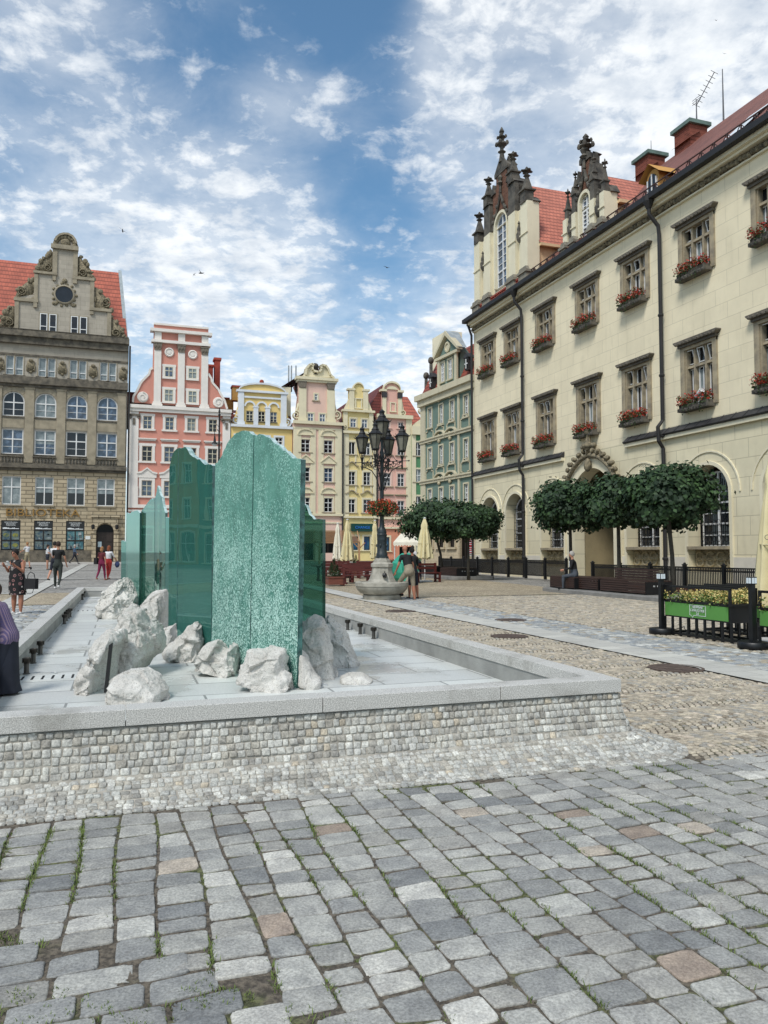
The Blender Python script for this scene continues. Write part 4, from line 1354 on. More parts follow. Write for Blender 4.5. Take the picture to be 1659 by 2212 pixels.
def volute(mb,x,z,r,s=1,y0=-.1,y1=.0,turns=1.6,wid=.28):
    """raised spiral scroll"""
    n=int(22*turns)
    pts=[]
    for k in range(n+1):
        t=k/n
        a=s*(pi*.5-t*turns*2*pi)
        q=r*(1-.78*t)
        pts.append((x+q*cos(a),z+q*sin(a),r*wid*(1-.5*t)))
    for p,q in zip(pts[:-1],pts[1:]):
        d=Vector((q[0]-p[0],q[1]-p[1]));
        if d.length<1e-5:continue
        nn=Vector((-d.y,d.x)).normalized()
        mb.prism([(p[0]-nn.x*p[2]*.5,p[1]-nn.y*p[2]*.5),(p[0]+nn.x*p[2]*.5,p[1]+nn.y*p[2]*.5),(q[0]+nn.x*q[2]*.5,q[1]+nn.y*q[2]*.5),(q[0]-nn.x*q[2]*.5,q[1]-nn.y*q[2]*.5)],y0,y1)
def house(F,label,cat='house'):
    o=empty('town_house',(F.O.x,F.O.y,F.z0),F.a)
    return tag(o,label,cat)
def text(name,body,mat,parent,loc,size,rx=90,rz=0,ext=.01,align='CENTER',sx=1.0):
    cu=bpy.data.curves.new(name,'FONT'); cu.body=body; cu.size=size; cu.extrude=ext; cu.align_x=align; cu.align_y='CENTER'
    cu.space_line=.9
    t=bpy.data.objects.new(name,cu); COL.objects.link(t)
    dg_=bpy.context.evaluated_depsgraph_get()
    me=bpy.data.meshes.new_from_object(t.evaluated_get(dg_)); bpy.data.objects.remove(t)
    me.materials.clear(); me.materials.append(mat)
    o=bpy.data.objects.new(name,me); COL.objects.link(o)
    o.parent=parent; o.location=loc; o.rotation_euler=(radians(rx),0,radians(rz)); o.scale=(sx,1,1)
    return o
S0=84.5
Z0=gz(S0)
def backfac(px,off=0.0):
    base=sd2(S0+off,0)
    f=Fac(base.xy,TH,Z0)
    x=f.x(px,1150)
    return Fac(base.xy+f.d*x,TH,Z0)
def c1(x,y):return (x*.3038,468+y*.3038)
def cr3(x,y):return (468+.3472*x,648+.3472*y)
def cA(x,y):return (273.6+.22568*x,684+.22568*y)
def gable_roof(mb,w,h,rise,dep,y0=.3,x0=0.0,over=.15):
    """ridge runs back from the facade"""
    xm=x0+w/2
    mb.add([(x0-over,y0,h),(xm,y0,h+rise),(xm,dep,h+rise),(x0-over,dep,h)],[(0,1,2,3)])
    mb.add([(x0+w+over,y0,h),(xm,y0,h+rise),(xm,dep,h+rise),(x0+w+over,dep,h)],[(3,2,1,0)])
    mb.add([(x0-over,y0,h),(x0+w+over,y0,h),(xm,y0,h+rise)],[(0,1,2)])

# ================================================================ 1 the library
F=backfac(-85)
W=F.x(274.5,900)
H5=F.z(*c1(450,905))                 # foot of the dark cornice under the balcony
B=house(F,'tall soot stained sandstone library with a scrolled gable above a balustrade','building')
zc2=F.z(*c2(450,120))                # cornice over the lower storeys
zc3t=F.z(*c1(450,1170)); zc3b=F.z(*c1(450,1210))
# windows
rA=rects(F,c1,[(-190,965,-65,1105),(38,982,170,1118),(270,1003,398,1139),(493,1024,617,1160),(708,1043,830,1175)])
rB=rects(F,c1,[(-218,1222,-55,1400),(18,1238,175,1415),(248,1255,400,1430),(473,1272,620,1442),(692,1290,835,1456)])
rC=rects(F,c1,[(-225,1488,-65,1670),(10,1505,165,1689),(243,1520,395,1694),(468,1533,615,1707),(688,1545,830,1716)])
rD=rects(F,c2,[(-225,180,-85,380),(10,185,152,388),(247,190,382,394),(473,198,605,398),(695,207,808,400)])
rE=rects(F,c2,[(-225,495,-85,738),(5,500,145,742),(240,503,375,743),(467,507,600,744)])
dr=rects(F,c2,[(683,527,808,797)])[0]
dr=(dr[0],0.0,dr[2],dr[1]+dr[3])
mb=MB()
wall(mb,0,W,zc2,H5,[op(r) for r in rA]+[op(r,1) for r in rB]+[op(r) for r in rC],.35)
shell(mb,W,14,H5)
mb.obj('upper_wall',M_LIB,B)
mb=MB()
wall(mb,0,W,1.15,zc2-.02,[op(r) for r in rD]+[op((r[0],max(1.16,r[1]),r[2],r[3]-max(0,1.16-r[1]))) for r in rE]+[op((dr[0],1.15,dr[2],dr[3]-1.15),1)],.35,y=-.06)
mb.obj('lower_wall',M_LIBR,B)
mb=MB()
mb.box(0,dr[0]-dr[2]/2,-.16,.05,0,1.15); mb.box(dr[0]+dr[2]/2,W,-.16,.05,0,1.15)
mb.obj('plinth',M_LIBD,B)
for i,r in enumerate(rA):
    for s_ in (-1,1):
        win(B,r[0]+s_*r[2]*.26,r[1],r[2]*.44,r[3],nx=1,tr=(.32,),sw=.10,sm=M_LIBT,sill=.14,sillm=M_LIBD,pane=2,bar=.08)
for i,r in enumerate(rB):win(B,r[0],r[1],r[2],r[3],arch=1,nx=2,tr=(.56,),pane=(1,0,2,1,1)[i],bar=.11,sill=.14,sillm=M_LIBD,thinbars=(.28,),y=.18)
for i,r in enumerate(rC):win(B,r[0],r[1],r[2],r[3],nx=2,tr=(.60,),pane=(1,1,1,0,1)[i],bar=.11,sill=.05,sillm=M_LIBD,thinbars=(.30,),open_=(0,0,2,0,0)[i],y=.18)
for i,r in enumerate(rD):win(B,r[0],r[1],r[2],r[3],nx=2,tr=(.62,),pane=(0,2,0,0,0)[i],bar=.10,sill=.14,sillm=M_LIBT,open_=(0,2,2,2,2)[i],y=.12,surf=.06)
# keystones and voussoirs over the arched row
mb=MB()
for r in rB:
    R0=r[2]/2; zs=r[1]+r[3]-R0
    for k in range(9):
        a=pi*(k+.5)/9
        for t in (-1,1):
            aa=a+t*pi/18*.93
        p=[(r[0]+q*cos(a+t*pi/18*.95),zs+q*sin(a+t*pi/18*.95)) for q,t in ((R0+.02,-1),(R0+.52,-1),(R0+.52,1),(R0+.02,1))]
        mb.prism(p,-.045,.01)
mb.obj('arch_stones',M_LIBT,B)
# piers of the arched storeys
mb=MB()
xsb=[r[0] for r in rB]
zlow=zc2+.3
pr=[(xsb[i]+xsb[i+1])/2 for i in range(len(xsb)-1)]+[W-.55]
for x in pr:
    mb.box(x-.42,x+.42,-.16,.02,zlow,zc3b-.1); mb.box(x-.5,x+.5,-.2,.02,zc3b-.5,zc3b-.1)
for i,r in enumerate(rC):   # spandrel panels between the two rows
    z1=rB[i][1]-.25; z0_=r[1]+r[3]+.12
    mb.box(r[0]-r[2]/2-.05,r[0]+r[2]/2+.05,-.05,.01,z0_,z1)
mb.obj('pilasters',M_LIBT,B)
mb=MB()
mb.box(-.1,W+.1,-.75,.02,H5+.35,H5+.9); mb.box(0,W+.02,-.45,.02,H5-.35,H5+.35)
mb.box(-.05,W+.05,-.5,.02,zc3b,zc3t+.15); mb.box(0,W,-.25,.02,zc3b-.3,zc3b)
mb.box(-.05,W+.05,-.55,.02,zc2-.25,zc2+.12); mb.box(0,W,-.3,.02,zc2-.5,zc2-.25)
mb.box(0,W,-.08,.02,H5-1.55,H5-1.35)
mb.obj('cornice',M_LIBD,B)
# balustrades
def balusters(mb,x0,x1,z0,h,y0,y1,pitch=.26,rail=.16):
    mb.box(x0,x1,y0,y1,z0+h-rail,z0+h); mb.box(x0,x1,y0,y1,z0,z0+rail*.8)
    n=int((x1-x0)/pitch)
    for k in range(n):
        x=x0+(k+.5)*(x1-x0)/n
        q=(y1-y0)*.5
        if k % 9==8:mb.box(x-pitch*.5,x+pitch*.5,y0+.01,y1-.01,z0+rail*.8,z0+h-rail)
        else:mb.lathe((x,(y0+y1)/2,z0+rail*.8),[(pitch*.2,0),(pitch*.36,(h-1.8*rail)*.35),(pitch*.16,(h-1.8*rail)*.8),(pitch*.26,h-1.8*rail)],5)
mb=MB()
zb0=H5+.9
zb1=F.z(*c1(450,830))
balusters(mb,0,W+.05,zb0,zb1-zb0,-.6,-.3,.30,.22)
tag(mb.obj('balustrade',M_LIBD,B),None)
mb=MB()
for r in rC:balusters(mb,r[0]-r[2]/2-.1,r[0]+r[2]/2+.1,zc2+.14,r[1]-zc2-.3,-.28,-.08,.30,.12)
mb.obj('window_balustrades',M_LIBD,B)
# cartouches between the square windows
for x,y in ((0,1050),(220,1063),(443,1080),(662,1100),(876,1118)):
    u=F.uv(*c1(x,y))
    mb=MB()
    mb.box(-.34,.34,-.12,0,-.55,.5); mb.lathe((0,0,0),[(.38,0),(.38,.01),(.32,.10),(.15,.16)],12,M=T(0,0,0) @ Matrix.Rotation(radians(90),4,'X'))
    mb.ball((0,-.12,.55),(.22,.12,.18)); mb.ball((-.36,-.06,-.2),(.09,.08,.35)); mb.ball((.36,-.06,-.2),(.09,.08,.35)); mb.ball((0,-.1,-.62),(.15,.1,.14))
    o=mb.obj('cartouche',M_CARVE,B,smooth=True); o.location=(u[0],0,u[1])
# the gable
gp=lambda x,y:F.uv(*c1(x,y))
zg=zb0
sil=[(40,868),(45,860),(100,775),(100,588),(150,560),(240,545),(240,405),(300,395),(372,380),(372,215),(366,205),(378,190)]
arcL=[(382,165),(395,138),(420,118),(450,110),(485,112),(520,130),(542,160),(550,190)]
silr=[(553,235),(550,245),(548,425),(670,448),(670,490),(672,640),(790,660),(790,712),(792,850),(880,868)]
body=[gp(x,y) for x,y in sil+arcL+silr]
body=[(x,max(z,zg)) for x,z in body]
gw=rects(F,c1,[(280,682,402,812),(500,707,620,838)])
mb=MB()
mb.prism(body,.35,.95)
mb.obj('gable',M_LIB,B)
mb=MB()
for r in gw:
    for s_ in (-1,1):
        pass
for r in gw:
    for s_ in (-1,1):
        o=win(B,r[0]+s_*r[2]*.27,r[1],r[2]*.43,r[3],nx=1,tr=(.30,),sw=.10,sm=M_LIBT,sill=.1,sillm=M_LIBT,pane=0,bar=.08,y=-.06)
        o.location.y=.35
# trim of the gable: cap arch, neck strips, string courses, step blocks
tr_=MB()
def strip(x0,y0,x1,y1,e=.14):
    r=F.R(*c1(x0,y0),*c1(x1,y1)); tr_.box(r[0],r[1],.35-e,.35,r[2],r[3])
ap=[gp(x,y) for x,y in arcL]
cxm=(ap[0][0]+ap[-1][0])/2; czm=(ap[0][1]+ap[-1][1])/2
for p,q in zip(ap[:-1],ap[1:]):
    k=.80
    tr_.prism([p,q,(cxm+(q[0]-cxm)*k,czm+(q[1]-czm)*k),(cxm+(p[0]-cxm)*k,czm+(p[1]-czm)*k)],.05,1.0)
strip(362,198,558,228,.3); strip(372,228,405,420); strip(520,228,552,430,.12)
strip(236,385,405,402,.22); strip(515,425,672,445,.22); strip(96,575,270,598,.22); strip(636,648,795,668,.22)
strip(240,400,268,588); strip(640,445,668,650); strip(102,595,130,790); strip(762,668,790,850)
strip(372,420,396,448,.2); strip(518,440,546,470,.2); strip(236,600,262,640,.2); strip(640,668,664,690,.2)
tr_.obj('gable_trim',M_LIBT,B)
cv_=MB()
def scroll_block(pts,vx,vy,r_,s_):
    P=[gp(x,y) for x,y in pts]
    cv_.prism(P,.4,.85)
    u=gp(vx,vy); R_=abs(gp(vx+r_,vy)[0]-u[0])
    volute(cv_,u[0],u[1],R_,s_,.22,.42,1.7)
    rr=random.Random(int(vx))
    for k in range(12):
        t=rr.random(); a,b=rr.sample(P,2)
        m=(a[0]*t+b[0]*(1-t),a[1]*t+b[1]*(1-t))
        cv_.ball((m[0],.40,m[1]),(rr.uniform(.12,.3),.14,rr.uniform(.12,.35)),7,5)
scroll_block([(240,400),(265,320),(300,285),(335,270),(350,245),(372,240),(372,405)],338,355,30,1)
scroll_block([(551,430),(551,275),(575,275),(585,300),(625,335),(650,380),(655,415),(670,440)],585,390,30,-1)
scroll_block([(98,590),(115,530),(130,500),(170,470),(200,445),(225,430),(240,432),(240,595)],150,525,34,1)
scroll_block([(671,655),(671,490),(700,505),(730,540),(770,585),(778,640),(792,660)],752,605,34,-1)
scroll_block([(-10,775),(5,700),(40,660),(75,625),(98,628),(98,785)],62,745,32,1)
scroll_block([(791,860),(791,705),(820,730),(855,770),(880,800),(884,850),(905,860)],824,822,34,-1)
# shell in the top arch and the wreath round the bull's eye
u=gp(464,172)
for k in range(9):
    a=pi*k/8
    cv_.ball((u[0]+.95*cos(a),.3,u[1]-.25+.8*sin(a)),(.28,.15,.28),7,5)
cv_.ball((u[0],.28,u[1]-.1),(.5,.2,.45),9,6)
u=gp(456,548)
for k in range(14):
    a=2*pi*k/14
    q=1.05 if k % 2 else 1.14
    cv_.ball((u[0]+q*cos(a),.34,u[1]+q*1.05*sin(a)),(.17,.10,.17),7,5)
cv_.ball((u[0],.32,u[1]+1.45),(.28,.14,.28),7,5); cv_.ball((u[0]-.9,.34,u[1]-1.0),(.3,.12,.22),7,5); cv_.ball((u[0]+.9,.34,u[1]-1.0),(.3,.12,.22),7,5)
cv_.obj('carved_scrolls',M_CARVE,B,smooth=True)
mb=MB()
mb.lathe((0,0,0),[(1.02,0),(1.02,.12),(.92,.2),(.86,.2),(.84,.06),(0,.06)],28,M=T(u[0],.36,u[1]) @ Matrix.Rotation(radians(90),4,'X'))
mb.obj('round_window',[M_LIBT],B,auto=40)
mb=MB(); mb.lathe((0,0,0),[(.84,0),(.84,.02)],28,M=T(u[0],.30,u[1]) @ Matrix.Rotation(radians(90),4,'X')); mb.obj('round_pane',M_PANE[0],B)
# roof with its ridge along the facade
rz_=F.z(*c1(200,300),off=7); rl=F.uv(*c1(860,400),7.0)
ridge=rl[1]
mb=MB()
zr0=zb0-.2
mb.add([(0,.2,zr0),(W-.05,.2,zr0),(rl[0],7,ridge),(0,7,ridge)],[(0,1,2,3)])
mb.add([(0,13.8,zr0),(W-.05,13.8,zr0),(rl[0],7,ridge),(0,7,ridge)],[(3,2,1,0)])
mb.obj('roof',M_TILE_R,B)
mb=MB()
mb.add([(W-.3,.1,zr0-.3),(W+.05,.1,zr0-.3),(rl[0]+.05,7,ridge+.3),(rl[0]-.3,7,ridge+.3),(W-.3,13.9,zr0-.3),(W+.05,13.9,zr0-.3)],[(0,1,2,3),(3,2,5,4),(1,5,2),(0,3,4)])
mb.obj('verge',M_ZINC,B)
# lettering
gold=plain('gilt_letters',sr(150,116,62),.45,.3,9,metal=.3)
ly=(F.z(*c2(300,425))+F.z(*c2(300,474)))/2
la,lb=F.x(*c2(42,450)),F.x(*c2(565,450))
word='BIBLIOTEKA'
for k,ch in enumerate(word):
    pass
t_=text('lettering',word,gold,B,((la+lb)/2,-.16,ly),1.05,ext=.06)
t_.data.update()
wd=max(v.co.x for v in t_.data.vertices)-min(v.co.x for v in t_.data.vertices)
hh=max(v.co.y for v in t_.data.vertices)-min(v.co.y for v in t_.data.vertices)
zh=F.z(*c2(300,422))-F.z(*c2(300,474))
t_.scale=((lb-la)/wd,zh/hh,1)
# shop windows of the ground floor
M_BOARD=plain('sign_black',sr(30,32,32),.5,.1,3,bmp=0); M_TXT=plain('sign_white',sr(216,220,220),.5,.03,3,bmp=0)
POST=[plain('poster_yellow',sr(160,158,60),.5,.25,3,c2=sr(60,84,80),bmp=0),plain('poster_blue',sr(44,84,110),.4,.4,2.2,c2=sr(120,130,120),bmp=0),plain('poster_teal',sr(40,104,122),.4,.4,2.0,c2=sr(110,150,150),bmp=0)]
for i,r in enumerate(rE):
    za=max(1.16,r[1]); h_=r[1]+r[3]-za
    mb=MB(); hw_=r[2]/2
    mb.box(-hw_,-hw_+.09,.0,.1,0,h_); mb.box(hw_-.09,hw_,.0,.1,0,h_); mb.box(-.04,.04,.02,.1,.09,h_*.67); mb.box(-hw_+.09,hw_-.09,.02,.1,h_*.32,h_*.32+.07)
    mb.box(-hw_+.09,hw_-.09,.0,.1,0,.09); mb.box(-hw_+.09,hw_-.09,.0,.1,h_*.67,h_*.70); mb.box(-hw_+.09,hw_-.09,.0,.1,h_-.08,h_)
    o=mb.obj('shop_window',M_GUTTER,B); o.location=(r[0],0,za)
    pb=MB()
    for qx in (-1,1):
        for qz in (0,1):
            za_,zb_=(h_*.05,h_*.31) if qz==0 else (h_*.36,h_*.66)
            x0_,x1_=(-hw_+.1,-.06) if qx<0 else (.06,hw_-.1)
            pb.m=0; pb.box(x0_,x1_,.07,.09,za_,zb_)
            rr=random.Random(i*10+qx+qz*3)
            if i<=1:
                pb.m=1; pb.lathe((0,0,0),[((x1_-x0_)*.36,0),((x1_-x0_)*.36,.012)],18,sy=.8,M=T((x0_+x1_)/2,.07,(za_+zb_)/2) @ Matrix.Rotation(radians(90),4,'X'))
            else:
                for k in range(4):
                    pb.m=rr.choice((1,2)); a_=rr.uniform(x0_,x1_-.35); b_=rr.uniform(za_,zb_-.4)
                    pb.box(a_,a_+rr.uniform(.15,.33),.055,.07-.002*k,b_,b_+rr.uniform(.15,.38))
    pb.obj('posters',[POST[(1,1,1,2)[i]],POST[0] if i<=1 else POST[1],M_PANE[2]],o)
    sb=MB(); sb.box(-hw_+.09,hw_-.09,-.01,.06,h_*.71,h_-.09)
    sg=sb.obj('sign_board',M_BOARD,o)
    tx=text('sign_text','DOLNOŚLĄSKA\nBIBLIOTEKA\nPUBLICZNA',M_TXT,sg,(0,-.02,h_*.885),.30,ext=.006)
    wd=max(v.co.x for v in tx.data.vertices)-min(v.co.x for v in tx.data.vertices); tx.scale=(r[2]*.66/wd,)*2+(1,)
    mb=MB(); rr=random.Random(5)
    x=-hw_+.15
    while x<hw_-.2:
        w_=rr.uniform(.05,.16); mb.box(x,x+w_,-.02,-.012,h_*.715,h_*.715+rr.uniform(.05,.16)); x += w_
    mb.obj('skyline_print',M_TXT,sg)
# doorway
mb=MB()
zt=F.z(*c2(745,455)); hw_=dr[2]/2; R0=hw_
xo0,xo1=F.x(*c2(653,600)),F.x(*c2(843,600))
zs=dr[3]-R0
mb.box(xo0,dr[0]-hw_,-.42,0,0,zs-.1); mb.box(dr[0]+hw_,xo1,-.42,0,0,zs-.1)
mb.box(xo0-.1,dr[0]-hw_,-.5,0,zs-.1,zs+.1); mb.box(dr[0]+hw_,xo1+.1,-.5,0,zs-.1,zs+.1)
spn=arc_pts(dr[0]-hw_,dr[0]+hw_,zs+.1,R0,14)
mb.prism([(xo0+.1,zs+.1)]+spn+[(xo1-.1,zs+.1),(xo1-.1,zt-.4),(xo0+.1,zt-.4)],-.4,0)
mb.box(xo0-.1,xo1+.1,-.55,0,zt-.35,zt)
mb.obj('door_surround',M_LIBR,B)
mb=MB(); mb.box(dr[0]-hw_,dr[0]+hw_,.1,.16,0.02,zs); mb.box(dr[0]-.03,dr[0]+.03,.06,.12,.1,zs)
for k in (-1,1):
    for q in range(3):mb.box(dr[0]+k*hw_*.5-.28,dr[0]+k*hw_*.5+.28,.05,.11,.3+q*.9,1.05+q*.9)
d_=mb.obj('door',M_WDARK,B)
mb=MB(); mb.prism([(dr[0]-hw_,zs)]+arc_pts(dr[0]-hw_,dr[0]+hw_,zs,R0,14)+[(dr[0]+hw_,zs)],.12,.16); mb.obj('fanlight',M_PANE[3],B)
mb=MB(); u=F.R(*c2(696,652),*c2(722,690)); mb.box(u[0],u[1],.02,.05,u[2],u[3]); mb.obj('notice',plain('paper',sr(190,208,214),.6,.1,4,bmp=0),d_)
for (a,b,c,d,nm,mt_) in ((608,612,643,636,'wall_sign',M_TXT),(608,645,648,676,'wall_plaque',M_LIBT)):
    u=F.R(*c2(a,b),*c2(c,d)); mb=MB(); mb.box(u[0],u[1],-.12,-.06,u[2],u[3]); mb.obj(nm,mt_,B)
for s_ in (-1,1):
    mb=MB(); mb.tube([(dr[0]+s_*(hw_+.3),-.42,zs+.6),(dr[0]+s_*(hw_+.3),-.75,zs+.75)],.04); mb.lathe((dr[0]+s_*(hw_+.3),-.75,zs+.3),[(.1,0),(.17,.1),(.17,.4),(.05,.5)],8)
    mb.obj('wall_lamp',M_IRON,B)
# down pipe between the library and its neighbour
mb=MB(); mb.tube([(W+.18,-.2,0),(W+.18,-.2,H5+.3)],.09,8); mb.obj('drain_pipe',M_GUTTER,B)
# small flag by the door
# ================================================================ 2 salmon house with three white pilasters in its gable
F=backfac(275.5,.3)
W=F.x(496.5,1000)
B=house(F,'salmon pink gabled house with white pilasters, scrolls and round medallions')
zc=F.z(*cA(500,895)); zcb=F.z(*cA(500,920))
g1=rects(F,cA,[(160,948,240,1072),(370,960,452,1082),(580,975,660,1098),(785,988,865,1108)])
g2=rects(F,cA,[(145,1235,245,1382),(360,1245,455,1392),(575,1257,665,1402),(775,1268,868,1406)])
g3=rects(F,cA,[(140,1565,245,1716),(356,1572,455,1722),(570,1580,665,1728),(772,1588,866,1733)])
zband=F.z(*cA(200,1800))
mb=MB()
gnd=[(x[0],1.0,1.5,2.6) for x in g3]
wall(mb,0,W,zband,zc,[op(r) for r in g1+g2+g3]); shell(mb,W,12,zc)
wall(mb,0,W,0,zband,[op(r) for r in gnd])
mb.obj('wall',M_PINK,B)
for i,r in enumerate(g1):win(B,r[0],r[1],r[2],r[3],nx=2,tr=(.66,),thinbars=(.33,),fm=M_CFRAME,sw=.26,sm=M_WHITE,sill=.18,ears=.06,pane=(1,1,2,0)[i])
for i,r in enumerate(g2):win(B,r[0],r[1],r[2],r[3],nx=2,tr=(.66,),thinbars=(.33,),fm=M_CFRAME,sw=.28,sm=M_WHITE,sill=.18,ears=.06,hood=('flat',.28,.26),pane=(0,1,0,0)[i])
for i,r in enumerate(g3):win(B,r[0],r[1],r[2],r[3],nx=2,tr=(.66,),thinbars=(.33,),fm=M_CFRAME,sw=.28,sm=M_WHITE,sill=.16,hood=('curl',.0,.95),pane=(1,1,0,0)[i])
for r in gnd:win(B,r[0],r[1],r[2],r[3],nx=2,tr=(.7,),sw=.2,sm=M_WHITE,pane=0)
mb=MB()
def bx_(x0,y0,x1,y1,e,conv=cA,yb=0.0):
    r=F.R(*conv(x0,y0),*conv(x1,y1)); mb.box(r[0],r[1],yb-e,yb+.01,r[2],r[3])
    return r
zt=F.z(*cA(500,862))
mb.box(-.05,W+.1,-.45,.01,zc-.05,zc+.3); mb.box(0,W+.05,-.3,.01,zcb-.1,zc-.05)
mb.box(-.02,W,-.2,.01,zband-.35,zband); mb.box(-.02,W,-.12,.01,zband-.75,zband-.55)
pwl=F.x(*cA(110,1300)); pwr=F.x(*cA(915,1300))
mb.box(0,pwl,-.14,.01,zband,zcb-.1); mb.box(pwr,W,-.14,.01,zband,zcb-.1)
mb.box(-.03,pwl+.05,-.2,.01,zband,zband+1.9); mb.box(pwr-.05,W+.02,-.2,.01,zband,zband+1.9)
# gable pilasters and cornices
GY=.35
gx=lambda x,y:F.uv(*cA(x,y),0)
pil=[(297,240,800),(524,265,825),(749,290,848)]
for (xc,yt,yb) in pil:
    x=F.x(*cA(xc,500)); zt_=F.z(*cA(xc,yt+75)); zb_=zc+.3
    mb.box(x-.36,x+.36,GY-.22,GY+.01,zb_+.5,zt_)
    mb.box(x-.46,x+.46,GY-.30,GY+.01,zb_+.25,zb_+.5); mb.box(x-.54,x+.54,GY-.36,GY+.01,zb_,zb_+.26)
    mb.box(x-.36,x+.36,GY-.22,GY+.01,F.z(*cA(xc,yt-20)),F.z(*cA(xc,yt-105)))
xl_,xr_=F.x(*cA(247,500)),F.x(*cA(790,500))
zA,zB=F.z(*cA(520,250)),F.z(*cA(520,150))
mb.box(xl_-.15,xr_+.15,GY-.34,GY+.5,zA-.12,zA+.18); mb.box(xl_-.28,xr_+.28,GY-.45,GY+.5,zB-.1,zB+.22)
ztop=F.z(*cA(520,78)); mb.box(xl_+.08,xr_-.08,GY-.15,GY+.62,ztop-.15,ztop+.05)
for (x,y) in ((410,335),(635,357)):
    u=gx(x,y)
    mb.lathe((0,0,0),[(.50,0),(.50,.10),(.40,.16),(.30,.08),(.25,.06),(.22,.12),(0,.13)],22,M=T(u[0],GY,u[1]) @ Matrix.Rotation(radians(90),4,'X'))
# scroll edging
L=[(60,815),(65,760),(100,705),(130,640),(150,610),(215,545),(225,500),(250,485)]
Rr=[(785,540),(815,590),(820,622),(880,690),(905,740),(940,800),(965,880)]
def edging(pts,wdt=.11):
    P=[gx(*p) for p in pts]
    for p,q in zip(P[:-1],P[1:]):
        d=Vector((q[0]-p[0],q[1]-p[1])).normalized(); n_=Vector((-d.y,d.x))*wdt
        mb.prism([(p[0]-n_.x,p[1]-n_.y),(p[0]+n_.x,p[1]+n_.y),(q[0]+n_.x,q[1]+n_.y),(q[0]-n_.x,q[1]-n_.y)],GY-.12,GY+.55)
edging(L); edging(Rr)
for (x,y,s_) in ((155,765,1),(880,817,-1)):
    u=gx(x,y)
    mb.lathe((0,0,0),[(.58,0),(.58,.1),(.5,.16),(0,.18)],22,M=T(u[0],GY,u[1]) @ Matrix.Rotation(radians(90),4,'X'))
    volute(mb,u[0],u[1],.52,s_,GY-.24,GY-.1,1.4,.2)
mb.obj('white_trim',M_WHITE,B)
mb=MB()
cap=plain('worn_capital',sr(112,104,92),.9,.3,9,bmp=1,bscale=10)
for (xc,yt,yb) in pil:
    x=F.x(*cA(xc,500)); z1=F.z(*cA(xc,yt)); z0_=F.z(*cA(xc,yt+75))
    mb.box(x-.46,x+.46,GY-.34,GY,z1-.14,z1); mb.prism([(x-.33,z0_),(x+.33,z0_),(x+.44,z1-.14),(x-.44,z1-.14)],GY-.30,GY)
    for k in range(5):mb.ball((x-.3+k*.15,GY-.3,z0_+.35+.12*(k % 2)),(.1,.08,.2),6,5)
for x in (pwl/2,(pwr+W)/2):
    z1=zcb-.55
    mb.box(x-.62,x+.62,-.26,0,z1-.05,z1+.15)
    for s_ in (-1,1):volute(mb,x+s_*.42,z1-.12,.24,s_,-.3,-.12,1.2)
    mb.box(x-.12,x+.12,-.22,0,z1-1.0,z1-.3)
mb.obj('capitals',cap,B)
sil=[gx(*p) for p in L]+[gx(250,45),gx(783,112)]+[gx(*p) for p in Rr]
sil=[(x,max(z,zc+.2)) for x,z in sil]
sil[len(L)]=(xl_+.1,ztop); sil[len(L)+1]=(xr_-.1,ztop)
mb=MB(); mb.prism(sil,GY,GY+.5); mb.obj('gable',M_PINK,B)
for i,r in enumerate(rects(F,cA,[(365,470,448,570),(592,492,672,592)])+rects(F,cA,[(362,690,448,806),(592,707,672,823)])):
    o=win(B,r[0],r[1],r[2],r[3],nx=2,tr=(.6,),fm=M_CFRAME,sw=.24,sm=M_WHITE,sill=.2,sillw=0,ears=.05,pane=(1,2,2,2)[i],y=-.05,surf=.03)
    o.location.y=GY
mb=MB(); gable_roof(mb,W,zc,7.2,12,GY+.5); mb.obj('roof',M_TILE_D,B)
mb=MB()
u0=F.R(*cA(872,378),*cA(925,820)); y_=3.0
mb.box(u0[0],u0[1],y_,y_+1.2,u0[2],u0[3]+.3); mb.box(u0[0]-.12,u0[1]+.12,y_-.1,y_+1.3,u0[3]+.3,u0[3]+.55)
u1=F.R(*cA(790,430),*cA(857,640)); mb.box(u1[0],u1[1],3.2,4.4,u1[2],u1[3]+.2); mb.box(u1[0]-.1,u1[1]+.1,3.1,4.5,u1[3]+.2,u1[3]+.42)
mb.obj('chimney',plain('red_render',sr(170,76,60),.85,.15,2),B)
u=F.R(*cA(5,660),*cA(125,880)); mb=MB(); mb.box(-.8,u[1]-.2,3,9,zc-1,u[3]-.1); mb.obj('rear_roof',M_TILE_D,B)

# ================================================================ 3 low yellow house with three white arches
F=backfac(497.2,.2)
W=F.x(631.5,900)
B=house(F,'low yellow house with three white blind arches under a shallow curved top')
zc=F.z(*cA(1290,1058))
gw=rects(F,cA,[(1146,893,1218,990),(1262,902,1330,1002),(1378,910,1445,1012)])
lo=rects(F,cA,[(1420,1157,1495,1250),(1290,1150,1362,1243),(1160,1143,1232,1236),(1045,1137,1110,1228)])
r2=[(r[0],r[1]-3.6,r[2],r[3]+.5) for r in lo]; r3=[(r[0],r[1]-7.2,r[2],r[3]+.5) for r in lo]; r4=[(r[0],max(.8,r[1]-10.8),r[2],2.2) for r in lo]
mb=MB()
wall(mb,0,W,0,zc,[op(r) for r in lo+r2+r3+r4]); shell(mb,W,12,zc)
mb.obj('wall',M_YEL,B)
for i,r in enumerate(lo+r2+r3+r4):win(B,r[0],r[1],r[2],r[3],nx=2,tr=(.6,),thinbars=(.3,),sw=.2,sm=M_BWHITE,sill=.1,pane=i % 2)
GY=.3
xl_,xr_=F.x(*cA(1066,850)),F.x(*cA(1535,880))
ztc=F.z(*cA(1300,718))
apx=F.z(*cA(1300,645)); zl=F.z(*cA(1080,652));
mb=MB();
wl=[(r[0]-r[2]/2,r[0]+r[2]/2,r[1],r[1]+r[3],0) for r in gw]
